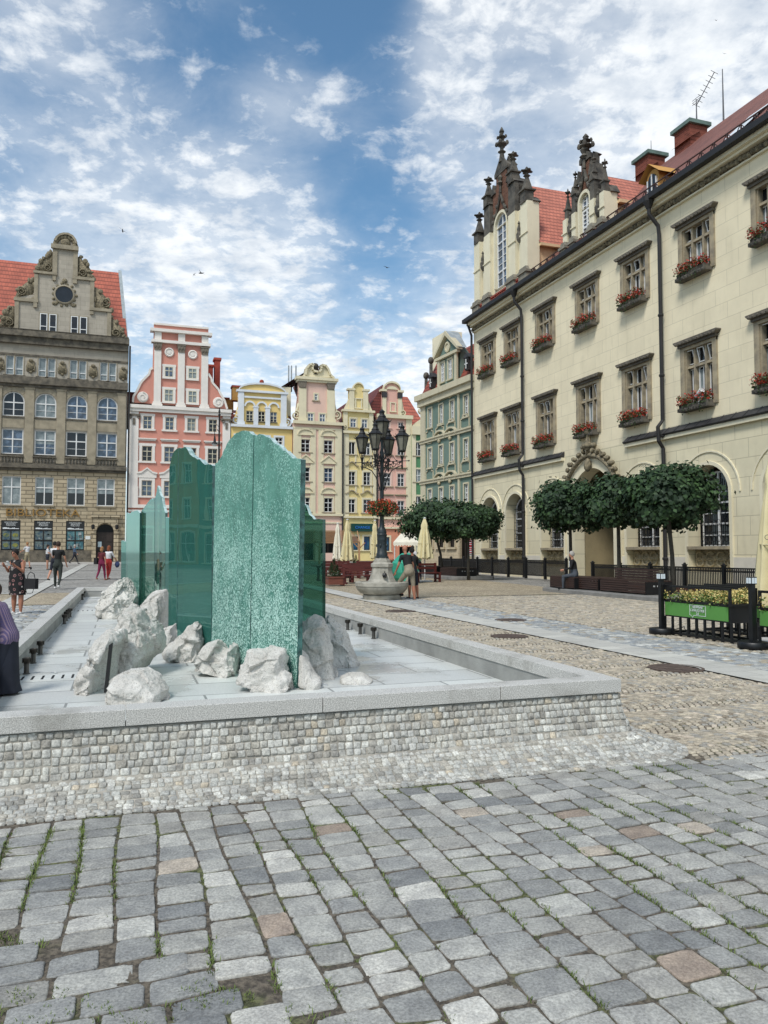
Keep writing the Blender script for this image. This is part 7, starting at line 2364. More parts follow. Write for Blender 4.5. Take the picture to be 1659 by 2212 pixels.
    # small canopies half way up the recesses
    for x in ((xA1+xB0)/2,(C1+D0)/2):
        z_=zb+(zc-zb)*.64
        mb.lathe((x,-.08,z_),[(.05,-.3),(.15,-.1),(.17,.2),(.1,.35),(.12,.5),(.04,.8),(.08,.86),(.02,1.0)],6)
    # finial
    h=zfin-zap
    mb.lathe((xc,.1,zap-.2),[(.22,0),(.13,h*.28),(.26,h*.33),(.12,h*.38),(.12,h*.48),(.34,h*.56),(.30,h*.62),(.1,h*.66),(.12,h*.74),(.28,h*.80),(.1,h*.86),(.12,h*.93),(.17,h*.97),(.03,h*1.12)],8)
    for k in range(4):
        a=k*pi/2+pi/4
        mb.ball((xc+.34*cos(a),.1+.34*sin(a),zap-.2+h*.6),(.12,.12,.16),5,4); mb.ball((xc+.26*cos(a),.1+.26*sin(a),zap-.2+h*.81),(.09,.09,.12),5,4)
    mb.obj('gable_crown',[M_DSTONE,M_BRICK2],par)
    # arch moulding + window
    mb=MB()
    i_=arc_pts(xc-hwin,xc+hwin,zsx,hwin,14); o_=arc_pts(xc-hwin-.16,xc+hwin+.16,zsx,hwin+.16,14)
    for k in range(14):mb.prism([i_[k],o_[k],o_[k+1],i_[k+1]],-.06,.38)
    for s_ in (-1,1):mb.box(xc+s_*(hwin+.08)-.08,xc+s_*(hwin+.08)+.08,-.06,.1,zsl,zsx)
    # fill between wall top and arch when the arch rises above
    if zcr>zc:mb.prism([(xB1,zc)]+[(p[0],max(zc,p[1])) for p in arc_pts(xc-hwin-.16,xc+hwin+.16,zsx,hwin+.16,14) if p[1]>=zc-.02]+[(C0,zc),(C0,zc+.3),(xc,zcr+.45),(xB1,zc+.3)],.06,.3)
    mb.obj('window_arch',M_CREAM2,par)
    o=win(par,xc,zsl,2*hwin,zcr-zsl,arch=1,nx=2,tr=(.22,.62),thinbars=(.12,.32,.42,.52,.74,.86),pane=1,bar=.09,sill=.12,sillm=M_STONE,y=-.05)
    o.location.y=.20
    # roof and cheeks behind
    mb=MB()
    xe=m_(xA0)+.12
    for s_ in (1,-1):
        X=xe if s_>0 else 2*xc-xe
        mb.add([(X,th_-.05,ze),(xc,th_-.05,zridge),(xc,yback,zridge),(X,max(1.0,ze-ZG-.6),ze)],[(0,1,2,3) if s_>0 else (3,2,1,0)])
    mb.obj('dormer_roof',M_TILE_P,par)
    mb=MB()
    for X in (D1-.15,2*xc-D1+.15):
        mb.add([(X,th_-.02,zb-.2),(X,th_-.02,ze),(X,ze-ZG-.4,ze)],[(0,1,2)])
    mb.add([(2*xc-D1+.15,th_-.01,zb),(D1-.15,th_-.01,zb),(D1-.15,th_-.01,ze),(xc,th_-.01,zridge-.1),(2*xc-D1+.15,th_-.01,ze)],[(0,1,2,3,4)])
    mb.box(xe-.12,xe+.06,th_,ze-ZG-.5,ze-.18,ze-.02)
    mb.obj('dormer_cheek',[M_PEACH],par)
    bpy.data.objects.remove(g)
R_=lambda y,x:0
zz_=lambda x,y:Gu(x,y)[1]
xcA=3.97
xe1=F.x(*G_(690,1170))
ye1,zr1=Fx(*G_(1030,775),xcA)
_,ze1=Fx(*G_(955,1208),2*xcA-Gu(218,1300)[0]+.12)
print('G1',Gu(218,1300),Gu(262,1300),Gu(300,1300),Gu(350,1300),xcA,'roof',ye1,zr1,ze1)
gothic(B,Gu(218,1300)[0],Gu(262,1300)[0],Gu(300,1250)[0],Gu(350,1250)[0],xcA,zz_(240,1195),zz_(237,925),zz_(322,630),24.3,25.3,25.95,zz_(460,180),zz_(460,905),zz_(440,1530),0.74,ze1,zr1,7.5,'')
xcB=13.06
_,zr2=Fx(*G_(1300,632),xcB)
_,ze2=Fx(*G_(1385,825),2*xcB-Gu(958,1100)[0])
print('G2',Gu(958,1100),xcB,zr2,ze2,Gu(1128,900))
k2=.62
gothic(B,Gu(958,1100)[0],Gu(990,1100)[0],Gu(1030,1050)[0],Gu(1062,1050)[0],xcB,zz_(968,1000),zz_(968,735),zz_(1040,590),zz_(1040,590)-.6,zz_(1100,480),zz_(1160,418),zz_(1155,310)+.5,zz_(1155,745),zz_(1135,1110),0.42,ze2,zr2,5.0,'')

# ================================================================ flower boxes under the windows
M_LEAF=plain('leaf_green',sr(52,74,40),.7,.4,14,c2=sr(84,108,60),bmp=0)
M_RED=plain('geranium_red',sr(170,38,30),.6,.3,12,c2=sr(206,62,42),bmp=0)
def leafcloud(mb,n,box,size,mats,rr,wts=(1,),drop=0.0,shape=None):
    """many small leaf-like faces"""
    x0_,x1_,y0_,y1_,z0_,z1_=box
    for _ in range(n):
        for _t in range(20):
            c=Vector((rr.uniform(x0_,x1_),rr.uniform(y0_,y1_),rr.uniform(z0_,z1_)))
            if shape is None or shape(c):break
        a=Vector((rr.gauss(0,1),rr.gauss(0,1),rr.gauss(0,1))).normalized(); b=a.orthogonal().normalized(); b=(b*cos(1.3)+a.cross(b)*sin(1.3))
        s=size*rr.uniform(.6,1.3)
        mb.m=rr.choices(range(len(wts)),wts)[0]
        mb.add([c-a*s*.5,c-b*s*.35,c+a*s*.5,c+b*s*.35],[(0,1,2,3)])
def boxproto(seed):
    t=empty('flower_box')
    rr=random.Random(seed)
    mb=MB(); mb.box(-.80,.80,-.36,-.06,-.02,.12); mb.box(-.86,.86,-.40,-.03,-.16,-.02)
    for k in range(10):mb.ball((-.72+k*.16,-.39,-.09),(.06,.05,.06),5,4)
    mb.obj('stone_trough',M_DSTONE,t)
    mb=MB()
    leafcloud(mb,620,(-.82,.82,-.5,.02,.02,.56),.10,None,rr,(1,),shape=lambda c:c.z<.32+.2*mnoise.noise(Vector((c.x*3,seed,0)))+.12)
    leafcloud(mb,60,(-.7,.7,-.46,-.38,-.35,.05),.07,None,rr,(1,),shape=lambda c:mnoise.noise(Vector((c.x*7,seed*3,0)))>.15)
    mb.obj('leaves',M_LEAF,t)
    mb=MB(); leafcloud(mb,520,(-.86,.86,-.56,.0,.10,.62),.085,None,rr,(1,),shape=lambda c:mnoise.noise(Vector((c.x*4,c.z*4,seed+5)))>-.3 and c.z<.50+.16*mnoise.noise(Vector((c.x*3,seed,0))))
    mb.obj('red_flowers',M_RED,t)
    return t
FB=[boxproto(k) for k in (1,2,3)]
ordn=['first','second','third','fourth','fifth','sixth','seventh','eighth','ninth','tenth']
seen=set()
for fl,z_ in (('upper',zU0),('lower',zL0)):
    for i,x in enumerate(wx):
        if x-1>F.x(1659,900)+1.0:continue
        k=(i+(0 if fl=='upper' else 1)) % 3
        if k not in seen:o=FB[k]; seen.add(k)
        else:o=copy_tree(FB[k])
        p=F.O+F.d*x
        o.location=(p.x,p.y,z_+.02); o.rotation_euler=(0,0,F.a)
        tag(o,'red geranium box under the %s %s floor window of the town hall' % (ordn[i],fl),'flower box','geranium boxes under the town hall windows')
# white spotlight on the sixth lower sill
p=F.O+F.d*(wx[5]+.35)-F.n*.35
mb=MB(); M=T(p.x,p.y,zL0+.42,F.a) @ Matrix.Rotation(radians(55),4,'Y')
mb.lathe((0,0,-.22),[(.06,0),(.10,.05),(.10,.36),(.115,.40),(.115,.42),(.09,.42),(.09,.38)],14,M=M); mb.box(-.02,.02,-.02,.02,-.35,-.1,T(p.x,p.y,zL0+.35,F.a))
tag(mb.obj('spotlight',M_FRAME,auto=40),'white cylindrical spotlight tilted among the geraniums of the sixth window','spotlight')
HALL=F

# ================================================================ lamp post rising from the stone basin
LP=ong(825,1294)
st=plain('basin_stone',sr(150,146,134),.85,.18,3,bmp=.5,bscale=40,c2=sr(176,172,160))
def lamppost():
    b=empty('stone_basin',LP,radians(12))
    tag(b,'round stone drinking basin with an octagonal pedestal under the lamp post','basin')
    mb=MB(); mb.lathe((0,0,0),[(.62,0),(.64,.03),(.64,.14),(.58,.17)],16,ph=pi/8); mb.obj('foot',st,b,auto=35)
    mb=MB(); mb.lathe((0,0,.15),[(.55,0),(.72,.06),(.82,.17),(.86,.25),(.86,.28),(.885,.285),(.885,.40),(.87,.42),(.74,.42),(.70,.36),(.0,.34)],8*4,ph=pi/8); mb.obj('bowl',st,b,auto=35)
    mb=MB(); mb.lathe((0,0,.50),[(.52,0),(.50,.04),(.42,.16),(.36,.34),(.33,.50),(.33,.54),(.37,.56),(.37,.66),(.31,.69),(.29,.73),(.29,.77),(.24,.80),(.24,.84),(.20,.86)],8,ph=pi/8); mb.obj('pedestal',st,b)
    mb=MB(); mb.tube([(.0,-.42,.78),(0,-.52,.80),(0,-.6,.74)],[.035,.03,.02],7); mb.box(-.012,.012,-.46,-.42,.80,.92); mb.lathe((0,-.43,.72),[(.06,0),(.08,.08),(.05,.14)],8); mb.obj('spout',M_IRON,b)
    t=empty('street_lamp',(LP.x,LP.y,1.34),radians(-18))
    tag(t,'tall cast iron lamp post with five lanterns and a hanging flower ring','street lamp'); t.scale=(1,1,.925)
    mb=MB(); mb.lathe((0,0,0),[(.22,0),(.22,.06),(.19,.08),(.19,.16),(.165,.20),(.155,.62),(.165,.66),(.155,.70),(.165,.80),(.175,.84),(.15,.88),(.155,.95),(.12,1.06),(.085,1.12),(.075,1.25),(.07,1.4),(.062,3.6),(.075,3.64),(.055,3.70),(.05,4.2),(.07,4.25),(.03,4.32)],14)
    for k in range(4):mb.ball((.165*cos(k*pi/2),.165*sin(k*pi/2),.45),(.04,.04,.07),7,5)
    mb.obj('pole',M_LAMP,t,auto=35)
    mb=MB()
    def curl(cx_,cz_,r0,a0,tn,M,rad=.012):
        mb.tube([(cx_+r0*(1-.75*i/16)*cos(a0+tn*i/16*2*pi),0,cz_+r0*(1-.75*i/16)*sin(a0+tn*i/16*2*pi)) for i in range(17)],rad,5,M)
    for k in range(4):
        M=T(rz=k*pi/2)
        mb.tube([(.06,0,2.45),(.12,0,2.62),(.20,0,2.9),(.36,0,3.15),(.58,0,3.27),(.70,0,3.30)],.020,6,M)
        mb.tube([(.05,0,3.46),(.92,0,3.46)],.014,5,M); mb.ball((.93,0,3.46),.03,6,5,M)
        mb.tube([(.05,0,3.46),(.2,0,3.75),(.08,0,3.98)],.014,5,M)
        mb.tube([(.22,0,3.46),(.36,0,3.70),(.50,0,3.46)],.010,5,M)
        curl(.24,3.26,.13,0,1.4,M); curl(.42,3.34,.09,2,1.3,M); curl(.14,2.98,.07,1,1.2,M); curl(.56,3.38,.07,3,1.2,M); curl(.11,2.48,.06,3.6,1.2,M); curl(.20,3.62,.09,1.5,1.3,M)
        for q in range(5):mb.ball((.15+.12*q,0,3.42+.05*(q % 2)),(.04,.02,.04),5,4,M)
        mb.lathe((.70,0,3.22),[(.012,-.06),(.03,0),(.035,.05),(.025,.12),(.035,.30),(.05,.36),(.06,.42)],7,M=M)
        for q in range(4):mb.tube([(.70+.045*cos(q*pi/2),.045*sin(q*pi/2),3.6),(.70+.10*cos(q*pi/2),.10*sin(q*pi/2),3.78),(.70+.12*cos(q*pi/2),.12*sin(q*pi/2),3.84)],.012,4,M)
    mb.obj('bracket_arms',M_IRON,t)
    M_LG=glassmat('lantern_glass',sr(96,94,84),.25,.4,sr(124,122,110))
    def lantern(x,y,z,s):
        l=MB()
        H,rb,rt=.48*s,.115*s,.215*s
        for k in range(6):
            a=k*pi/3
            l.tube([(x+rb*cos(a),y+rb*sin(a),z),(x+rt*cos(a),y+rt*sin(a),z+H)],.014*s,4)
        l.lathe((x,y,z-.03*s),[(rb*.6,-.04*s),(rb*1.12,0),(rb*1.12,.03*s)],6)
        l.lathe((x,y,z+H),[(rt*1.1,0),(rt*1.22,.03*s),(rt*1.0,.07*s),(rt*.62,.15*s),(rt*.55,.17*s),(rt*.62,.19*s),(rt*.36,.27*s),(rt*.34,.33*s),(rt*.5,.35*s),(rt*.2,.41*s),(rt*.08,.44*s),(.004,.56*s)],6)
        for k in range(6):
            a=k*pi/3; l.tube([(x+rt*1.15*cos(a),y+rt*1.15*sin(a),z+H+.01),(x+rt*1.42*cos(a),y+rt*1.42*sin(a),z+H+.09*s)],[.018*s,.006*s],4)
        o=l.obj('lantern',M_IRON,t)
        g=MB(); g.lathe((x,y,z),[(rb*.95,0),(rt*.95,H)],6); g.obj('lantern_glass',M_LG,o)
    for k in range(4):lantern(.70*cos(k*pi/2),.70*sin(k*pi/2),3.84,1.0)
    lantern(0,0,4.33,1.12)
    f=empty('hanging_flower_ring',(LP.x,LP.y,2.95))
    tag(f,'ring of red geraniums hung round the lamp post','flower basket')
    rr=random.Random(17)
    mb=MB(); mb.lathe((0,0,-.16),[(.12,-.04),(.30,.0),(.36,.14),(.10,.14)],14); mb.obj('basket',M_IRON,f)
    mb=MB(); sh=lambda c:.08<math.hypot(c.x,c.y)<.50+.08*mnoise.noise(c*6) and abs(c.z-.04)<.22*sqrt(max(0,1-(math.hypot(c.x,c.y)/.56) ** 2))+.05
    leafcloud(mb,1500,(-.55,.55,-.55,.55,-.25,.3),.075,None,rr,(1,),shape=sh)
    leafcloud(mb,90,(-.4,.4,-.4,.4,-.6,-.1),.05,None,rr,(1,),shape=lambda c:mnoise.noise(Vector((c.x*6,c.y*6,3)))>.25)
    mb.obj('leaves',M_LEAF,f)
    mb=MB(); sh2=lambda c:math.hypot(c.x,c.y)<.56 and (math.hypot(c.x,c.y)>.40 or c.z>.12) and abs(c.z-.06)<.24*sqrt(max(0,1-(math.hypot(c.x,c.y)/.62) ** 2))+.06 and mnoise.noise(c*5)>-.12
    leafcloud(mb,750,(-.58,.58,-.58,.58,-.2,.34),.062,None,rr,(1,),shape=sh2)
    mb.obj('red_flowers',plain('orange_red',sr(184,58,34),.6,.3,12,c2=sr(214,92,56),bmp=0),f)
lamppost()

# distant arm lamp in front of the salmon house
p=atY(474,891,45)
t=empty('street_lamp',(p.x,p.y,gz(U.dot(p.xy))))
tag(t,'slender black street lamp with a hanging lamp, in front of the salmon house','street lamp')
z0_=t.location.z
mb=MB(); zt_=p.z-z0_; mb.tube([(0,0,0),(0,0,zt_-.1)],[.09,.045],8); mb.lathe((0,0,zt_-.2),[(.05,0),(.09,.06),(.03,.15),(.07,.22),(.01,.5)],8); mb.lathe((0,0,0),[(.16,0),(.14,.9),(.1,1.0)],10)
mb.tube([(0,0,zt_-.9),(-.14,0,zt_-.7),(-.28,0,zt_-.95),(-.26,0,zt_-1.4)],.022,5); mb.tube([(0,0,zt_-1.2),(-.12,0,zt_-1.0)],.02,5)
mb.obj('pole',M_IRON,t)
mb=MB(); mb.lathe((-.26,0,zt_-1.9),[(.20,0),(.17,.07),(.08,.16),(.04,.5)],12); mb.obj('lamp_head',M_IRON,t)
mb=MB(); mb.lathe((-.26,0,zt_-1.96),[(.08,-.04),(.17,.05),(.19,.06)],12); mb.obj('lamp_glass',M_FRAME,t)

# ================================================================ trees
M_CROWN=[plain('maple_leaf',sr(34,52,36),.65,.35,.9,c2=sr(52,74,46),bmp=0,spec=.3),plain('maple_leaf_light',sr(48,72,44),.6,.3,.9,c2=sr(70,96,56),bmp=0,spec=.3)]
M_BARK=plain('bark',sr(74,70,62),.9,.3,8,bmp=.8)
def tree(x,y,z,rx,rz_,zc_,label,seed,n=13000,lean=0.0):
    t=empty('tree',(x,y,z)); tag(t,label,'tree','clipped round headed trees')
    rr=random.Random(seed)
    mb=MB()
    zb=zc_-rz_*.55
    mb.tube([(0,0,-.03),(.01+lean*.3,0,zb*.5),(lean,0,zb),(lean,0,zc_)],[.085,.07,.065,.04],10)
    for k in range(9):
        a=k*2.4; l=rx*rr.uniform(.5,.85)
        mb.tube([(lean,0,zb-.1+.06*k),(lean+cos(a)*l*.5,sin(a)*l*.5,zb+.25+.05*k),(lean+cos(a)*l,sin(a)*l,zc_+rr.uniform(-.1,.4)*rz_)],[.04,.028,.01],6)
    mb.obj('trunk',M_BARK,t,smooth=True)
    mb=MB()
    # clumps spread over a flattened dome, leaves tilt outward
    cl=[]
    for k in range(190):
        a=rr.uniform(0,2*pi); u_=rr.uniform(-.95,1)
        q=sqrt(max(0,1-u_*u_)) if u_>0 else sqrt(max(0,1-(u_*.9) ** 2))
        k_=rr.uniform(.55,.98)
        cl.append(Vector((lean+cos(a)*q*rx*k_,sin(a)*q*rx*k_,zc_+u_*rz_*(k_ if u_>0 else .9*k_))))
    for _ in range(n):
        c0=rr.choice(cl)
        c=c0+Vector((rr.gauss(0,.17),rr.gauss(0,.17),rr.gauss(0,.12)))*(rx/1.6)
        out=(c-Vector((lean,0,zc_-rz_*.6))).normalized()
        a=(out.cross(Vector((rr.gauss(0,1),rr.gauss(0,1),rr.gauss(0,1)))).normalized())
        nn=(out+Vector((rr.gauss(0,.45),rr.gauss(0,.45),rr.gauss(0,.45)))).normalized()
        a=a-nn*a.dot(nn); a.normalize(); b=nn.cross(a)
        s=.13*rr.uniform(.6,1.3)
        mb.m=1 if rr.random()<.3 else 0
        mb.add([c-a*s*.6,c-a*s*.1+b*s*.5,c+a*s*.65,c-a*s*.1-b*s*.5],[(0,1,2,3)])
    mb.obj('crown',M_CROWN,t)
    return t
def atsd(px,Y):
    X=(px-CX)/FPX*Y
    s=U.x*X+U.y*Y
    return X,Y,gz(s)
x,y,z=atsd(1231.6,31.5); tree(x,y,z+.1,1.64,1.06,3.24,'round headed tree behind the seated old man, leftmost of the right group',1)
x,y,z=atsd(1335.6,28.4); tree(x,y,z+.1,1.46,.96,3.24,'round headed tree between its two bigger neighbours, in front of the portal',2)
x,y,z=atsd(1453,25.5); tree(x,y,z+.1,1.60,1.10,3.26,'round headed tree with the widest crown, rightmost of the right group',3,14000,-.14)
x,y,z=atsd(956.5,43); tree(x,y,z,2.05,1.12,3.15,'round headed tree left of the red office plates, behind the cream parasol',4,14000,-.45)
x,y,z=atsd(1011,40); tree(x,y,z,1.72,.98,3.0,'round headed tree nearest the corner of the sage house',5)
# ================================================================ fence in front of the town hall
def line_s(px,py,d):
    """distance up the square of the point seen in column px on the line d"""
    r=ray(px,py); return U.dot(r.xy*(d/r.xy.dot(V)))
FD=20.4
def fence(s0,s1,label,brick=False):
    t=empty('iron_fence',sd2(s0,FD,0),TH+pi/2)      # local x runs up the square
    tag(t,label,'fence')
    L=s1-s0; n=max(1,round(L/2.1))
    g0=lambda x:gz(s0+x)
    mb=MB()
    mb.box(0,L,-.02,.02,.92,.97); mb.box(0,L,-.015,.015,.80,.84); mb.box(0,L,-.02,.02,.14,.19)
    k=0; x=.06
    while x<L-.03:
        mb.box(x-.017,x+.017,-.012,.012,.16,.93)
        mb.box(x+.028,x+.072,-.008,.008,.845,.875) if k % 1==0 else None
        x += .085; k += 1
    o=mb.obj('railing',M_IRON,t);
    for i in range(n+1):
        mb=MB(); xx=L*i/n
        mb.box(xx-.06,xx+.06,-.06,.06,-.02,1.06); mb.box(xx-.075,xx+.075,-.075,.075,1.02,1.06); mb.lathe((xx,0,1.06),[(.06,0),(.045,.05),(.0,.07)],8)
        mb.obj('post',M_IRON,t)
    if brick:
        mb=MB(); mb.box(0,L,-.10,.10,-.02,.16); mb.obj('brick_base',M_BRICK2,t)
    t.location.z=gz((s0+s1)/2)+.02
    return t
sA=line_s(1223,1200,FD); sB=line_s(1280,1200,FD)
fence(sA,48.5,'black iron railing left of the portal, running to the sage house')
fence(8.0,sB,'black iron railing right of the portal, on a low brick base',True)

# ================================================================ benches and kerbed islands under the trees
M_BW=woodmat('bench_wood',sr(58,40,34),.6)
M_BB=plain('black_panel',sr(22,22,24),.4,.1,5,bmp=0)
def island(s0,s1,d0,d1,label):
    mb=MB(); pts=[]
    for (cs,cd_,a0) in ((s1-.35,d0+.35,pi/2),(s0+.35,d0+.35,pi),(s0+.35,d1-.35,1.5*pi),(s1-.35,d1-.35,0)):
        for k in range(6):
            a=a0+k/5*pi/2
            pts.append((cd_+.35*cos(a)*(1 if True else 1),cs+.35*sin(a)))
    P=[(V*d+U*s) for d,s in pts]
    z=gz((s0+s1)/2)
    mb.prismz([(p.x,p.y) for p in P],z-.05,z+.14)
    return tag(mb.obj('kerbed_island',plain('kerb_granite',sr(128,126,122),.8,.15,3,bmp=.5) if 'kerb_granite' not in MATS else MATS['kerb_granite'],bevel=.03),label,'kerb')
island(13.5,27.2,15.75,18.3,'raised granite island carrying the benches and three trees at right')
island(36.5,43.5,16.0,18.6,'raised granite island carrying the benches near the sage house')
def bench(s,d,L,label,back=False,zb=.14,w=1.15):
    t=empty('wooden_bench',sd2(s,d,gz(s)+zb),TH+pi/2)
    tag(t,label,'bench','boxy wooden benches round the trees')
    mb=MB()
    for k in range(5):mb.box(0,L,w/2-.02,w/2+.02,.05+k*.075,.11+k*.075)
    for k in range(5):mb.box(0,L,-w/2-.02,-w/2+.02,.05+k*.075,.11+k*.075)
    for k in range(9):mb.box(-.01,L+.01,-w/2+k*w/9,-w/2+(k+.82)*w/9,.42,.46)
    mb.obj('slats',M_BW,t)
    for x in (0,L):
        mb=MB(); mb.box(x-.03 if x==0 else x-.0,x+.0 if x==0 else x+.03,-w/2,w/2,.02,.42)
        xo=x-.034 if x==0 else x+.034
        mb.m=1
        for k in range(5):
            for s_ in (-1,1):mb.box(xo-.003,xo+.003,-w*.3+k*w*.13+s_*.022-.008,-w*.3+k*w*.13+s_*.022+.008,.26,.31)
        mb.obj('end_panel',[M_BB,M_FRAME],t)
    if back:
        mb=MB()
        for k in range(4):mb.box(.05,L-.05,-.05+k*.015,-.02+k*.015,.5+k*.09,.57+k*.09)
        mb.obj('backrest',M_BW,t)
    return t
sb=[line_s(x,1262,16.4) for x in (1415,1340,1325,1262,1248,1200)]
bench(line_s(1420,1262,16.6),16.7,line_s(1322,1262,16.6)-line_s(1420,1262,16.6),'boxy wooden bench with a backrest, rightmost, beside the planter',True)
bench(line_s(1316,1262,16.7),16.8,3.2,'boxy wooden bench between the seated old man and the backed bench')
bench(25.1,16.6,1.7,'short wooden bench on which the old man sits')
bench(37.2,17.2,2.2,'dark wooden bench left of the nearer left hand tree')
bench(40.2,17.3,2.4,'dark wooden bench below the left hand tree by the cream parasol')

# ================================================================ flower planter barriers, posts with lights
M_PG=plain('green_panel',sr(88,144,68),.55,.06,2,bmp=0)
M_BLK=plain('black_steel',sr(15,16,18),.45,.15,5,bmp=.1)
M_YF=plain('yellow_flower',sr(214,184,92),.7,.2,9,c2=sr(230,214,150),bmp=0)
M_LF2=plain('fresh_leaf',sr(92,120,52),.7,.3,9,c2=sr(132,156,80),bmp=0)
def planter(s0,s1,d,label,seed,words=True):
    t=empty('flower_planter',sd2(s0,d,gz(s0)),TH+pi/2)     # local x up the square, local +y towards the fountain
    tag(t,label,'planter','planter barriers with yellow flowers')
    L=s1-s0; w=.55
    mb=MB()
    for yy in (0,-w):
        mb.box(0,L,yy-.02,yy+.02,.02,.06)
        for k in range(9):mb.box(L*k/8-.018,L*k/8+.018,yy-.018,yy+.018,0.0,.34)
    for x in (0,L):mb.box(x-.02,x+.02,-w,0,.02,.06)
    mb.obj('leg_frame',M_BLK,t)
    mb=MB(); mb.box(0,L,-w,0,.34,.62); mb.box(-.02,L+.02,-w-.02,.02,.62,.66); mb.obj('trough',M_BLK,t)
    mb=MB(); mb.box(.06,L-.02,.003,.012,.365,.61); pn=mb.obj('green_panel',M_PG,t)
    mb=MB()
    for yy in (.0,-w):
        mb.box(-.0,.04,yy-.02,yy+.02,.66,.92); mb.box(L-.04,L,yy-.02,yy+.02,.66,.92); mb.box(0,L,yy-.018,yy+.018,.89,.93)
    mb.obj('rail',M_BLK,t)
    rr=random.Random(seed)
    mb=MB(); hh=lambda c:c.z<.79+.13*mnoise.noise(Vector((c.x*3,c.y*3,seed)))
    leafcloud(mb,1100,(.03,L-.03,-w+.02,.05,.60,.94),.055,None,rr,(1,),shape=hh); mb.obj('leaves',M_LF2,t)
    mb=MB();
    leafcloud(mb,2300,(.03,L-.03,-w-.03,.06,.66,.98),.032,None,rr,(1,),shape=lambda c:hh(c-Vector((0,0,.05))) and mnoise.noise(Vector((c.x*2.6,c.y*4,seed+3)))>-.12); mb.obj('yellow_flowers',M_YF,t)
    if words:
        xc=L*.47      # seen from the fountain, local x runs right to left
        tx=text('panel_lettering','NIEWINNI\nCZARODZIEJE\n2.0',M_TXT,pn,(xc,.02,.500),.062,rx=90,rz=180,ext=.002,sx=.92)
        mb=MB()
        W2,H2,tt=.20,.09,.004
        for a,b,c,d_ in ((-W2,W2,H2-tt,H2+tt),(-W2,W2*.5,-H2-tt,-H2+tt),(W2*.8,W2,-H2-tt,-H2+tt),(-W2-tt,-W2+tt,-H2,H2),(W2-tt,W2+tt,-H2,H2)):mb.box(xc+a,xc+b,.013,.018,.50+c,.50+d_)
        mb.prism([(xc+W2*.8,.50-H2),(xc+W2*.8+.008,.50-H2),(xc+W2*.62,.455-H2+.005),(xc+W2*.62,.455-H2-.004)],.013,.018); mb.prism([(xc+W2*.62,.455-H2),(xc+W2*.62+.01,.455-H2),(xc+W2*.5,.50-H2+.003),(xc+W2*.5-.01,.50-H2)],.013,.018)
        mb.obj('speech_bubble',M_TXT,pn)
    return t
PD=9.75
planter(line_s(1580,1345,PD),line_s(1437,1340,PD),PD+.0,'long green panelled planter with white lettering and yellow flowers',3)
planter(7.2,line_s(1641,1360,PD) ,PD,'green panelled planter cut by the right edge of the photo',5,False)
planter(line_s(1580,1345,PD)+.1,line_s(1437,1340,PD)+.2,PD+1.1,'second row planter with pale yellow flowers behind the green one',8,False)
def lpost(px,py,top,label):
    p=ong(px,py)
    t=empty('light_post',p,TH); tag(t,label,'light post','black posts with square lights')
    mb=MB(); mb.lathe((0,0,0),[(.225,0),(.235,.02),(.235,.09),(.22,.11),(.04,.11)],28); mb.obj('round_base',M_BLK,t,auto=40)
    h=atY(px,top,p.y).z
    mb=MB(); mb.box(-.038,.038,-.038,.038,.1,h-.10); mb.box(-.055,.055,-.055,.055,h-.12,h); mb.obj('post',M_BLK,t)
    mb=MB()
    for sx_ in (-1,1):mb.box(sx_*.026-.021,sx_*.026+.021,-.062,-.056,h-.105,h-.015); mb.box(-.062,-.056,sx_*.026-.021,sx_*.026+.021,h-.105,h-.015)
    mb.obj('light_panel',plain('white_lens',sr(214,222,226),.3,.04,4,bmp=0) if 'white_lens' not in MATS else MATS['white_lens'],t)
lpost(1430,1369,1238,'black post with square white lights left of the green planter')
lpost(1627,1401,1246,'black post with square white lights right of the green planter, nearest the camera')
mb=MB(); p=ong(1622,1345)
# dark box and cables behind the planter
p=sd2(10.4,10.3,0); mb.box(-.2,.2,-.15,.15,0,.04)
pts=[Vector((0.1*i,.06*sin(i*1.7),.02+.10*abs(sin(i*.8)))) for i in range(14)]
mb=MB(); mb.tube(pts,.008,5,T(p.x-.4,p.y+.7,0,TH+pi/2)); tag(mb.obj('power_cable',M_BLK),'thin black cable trailing on the setts under the planter','cable')

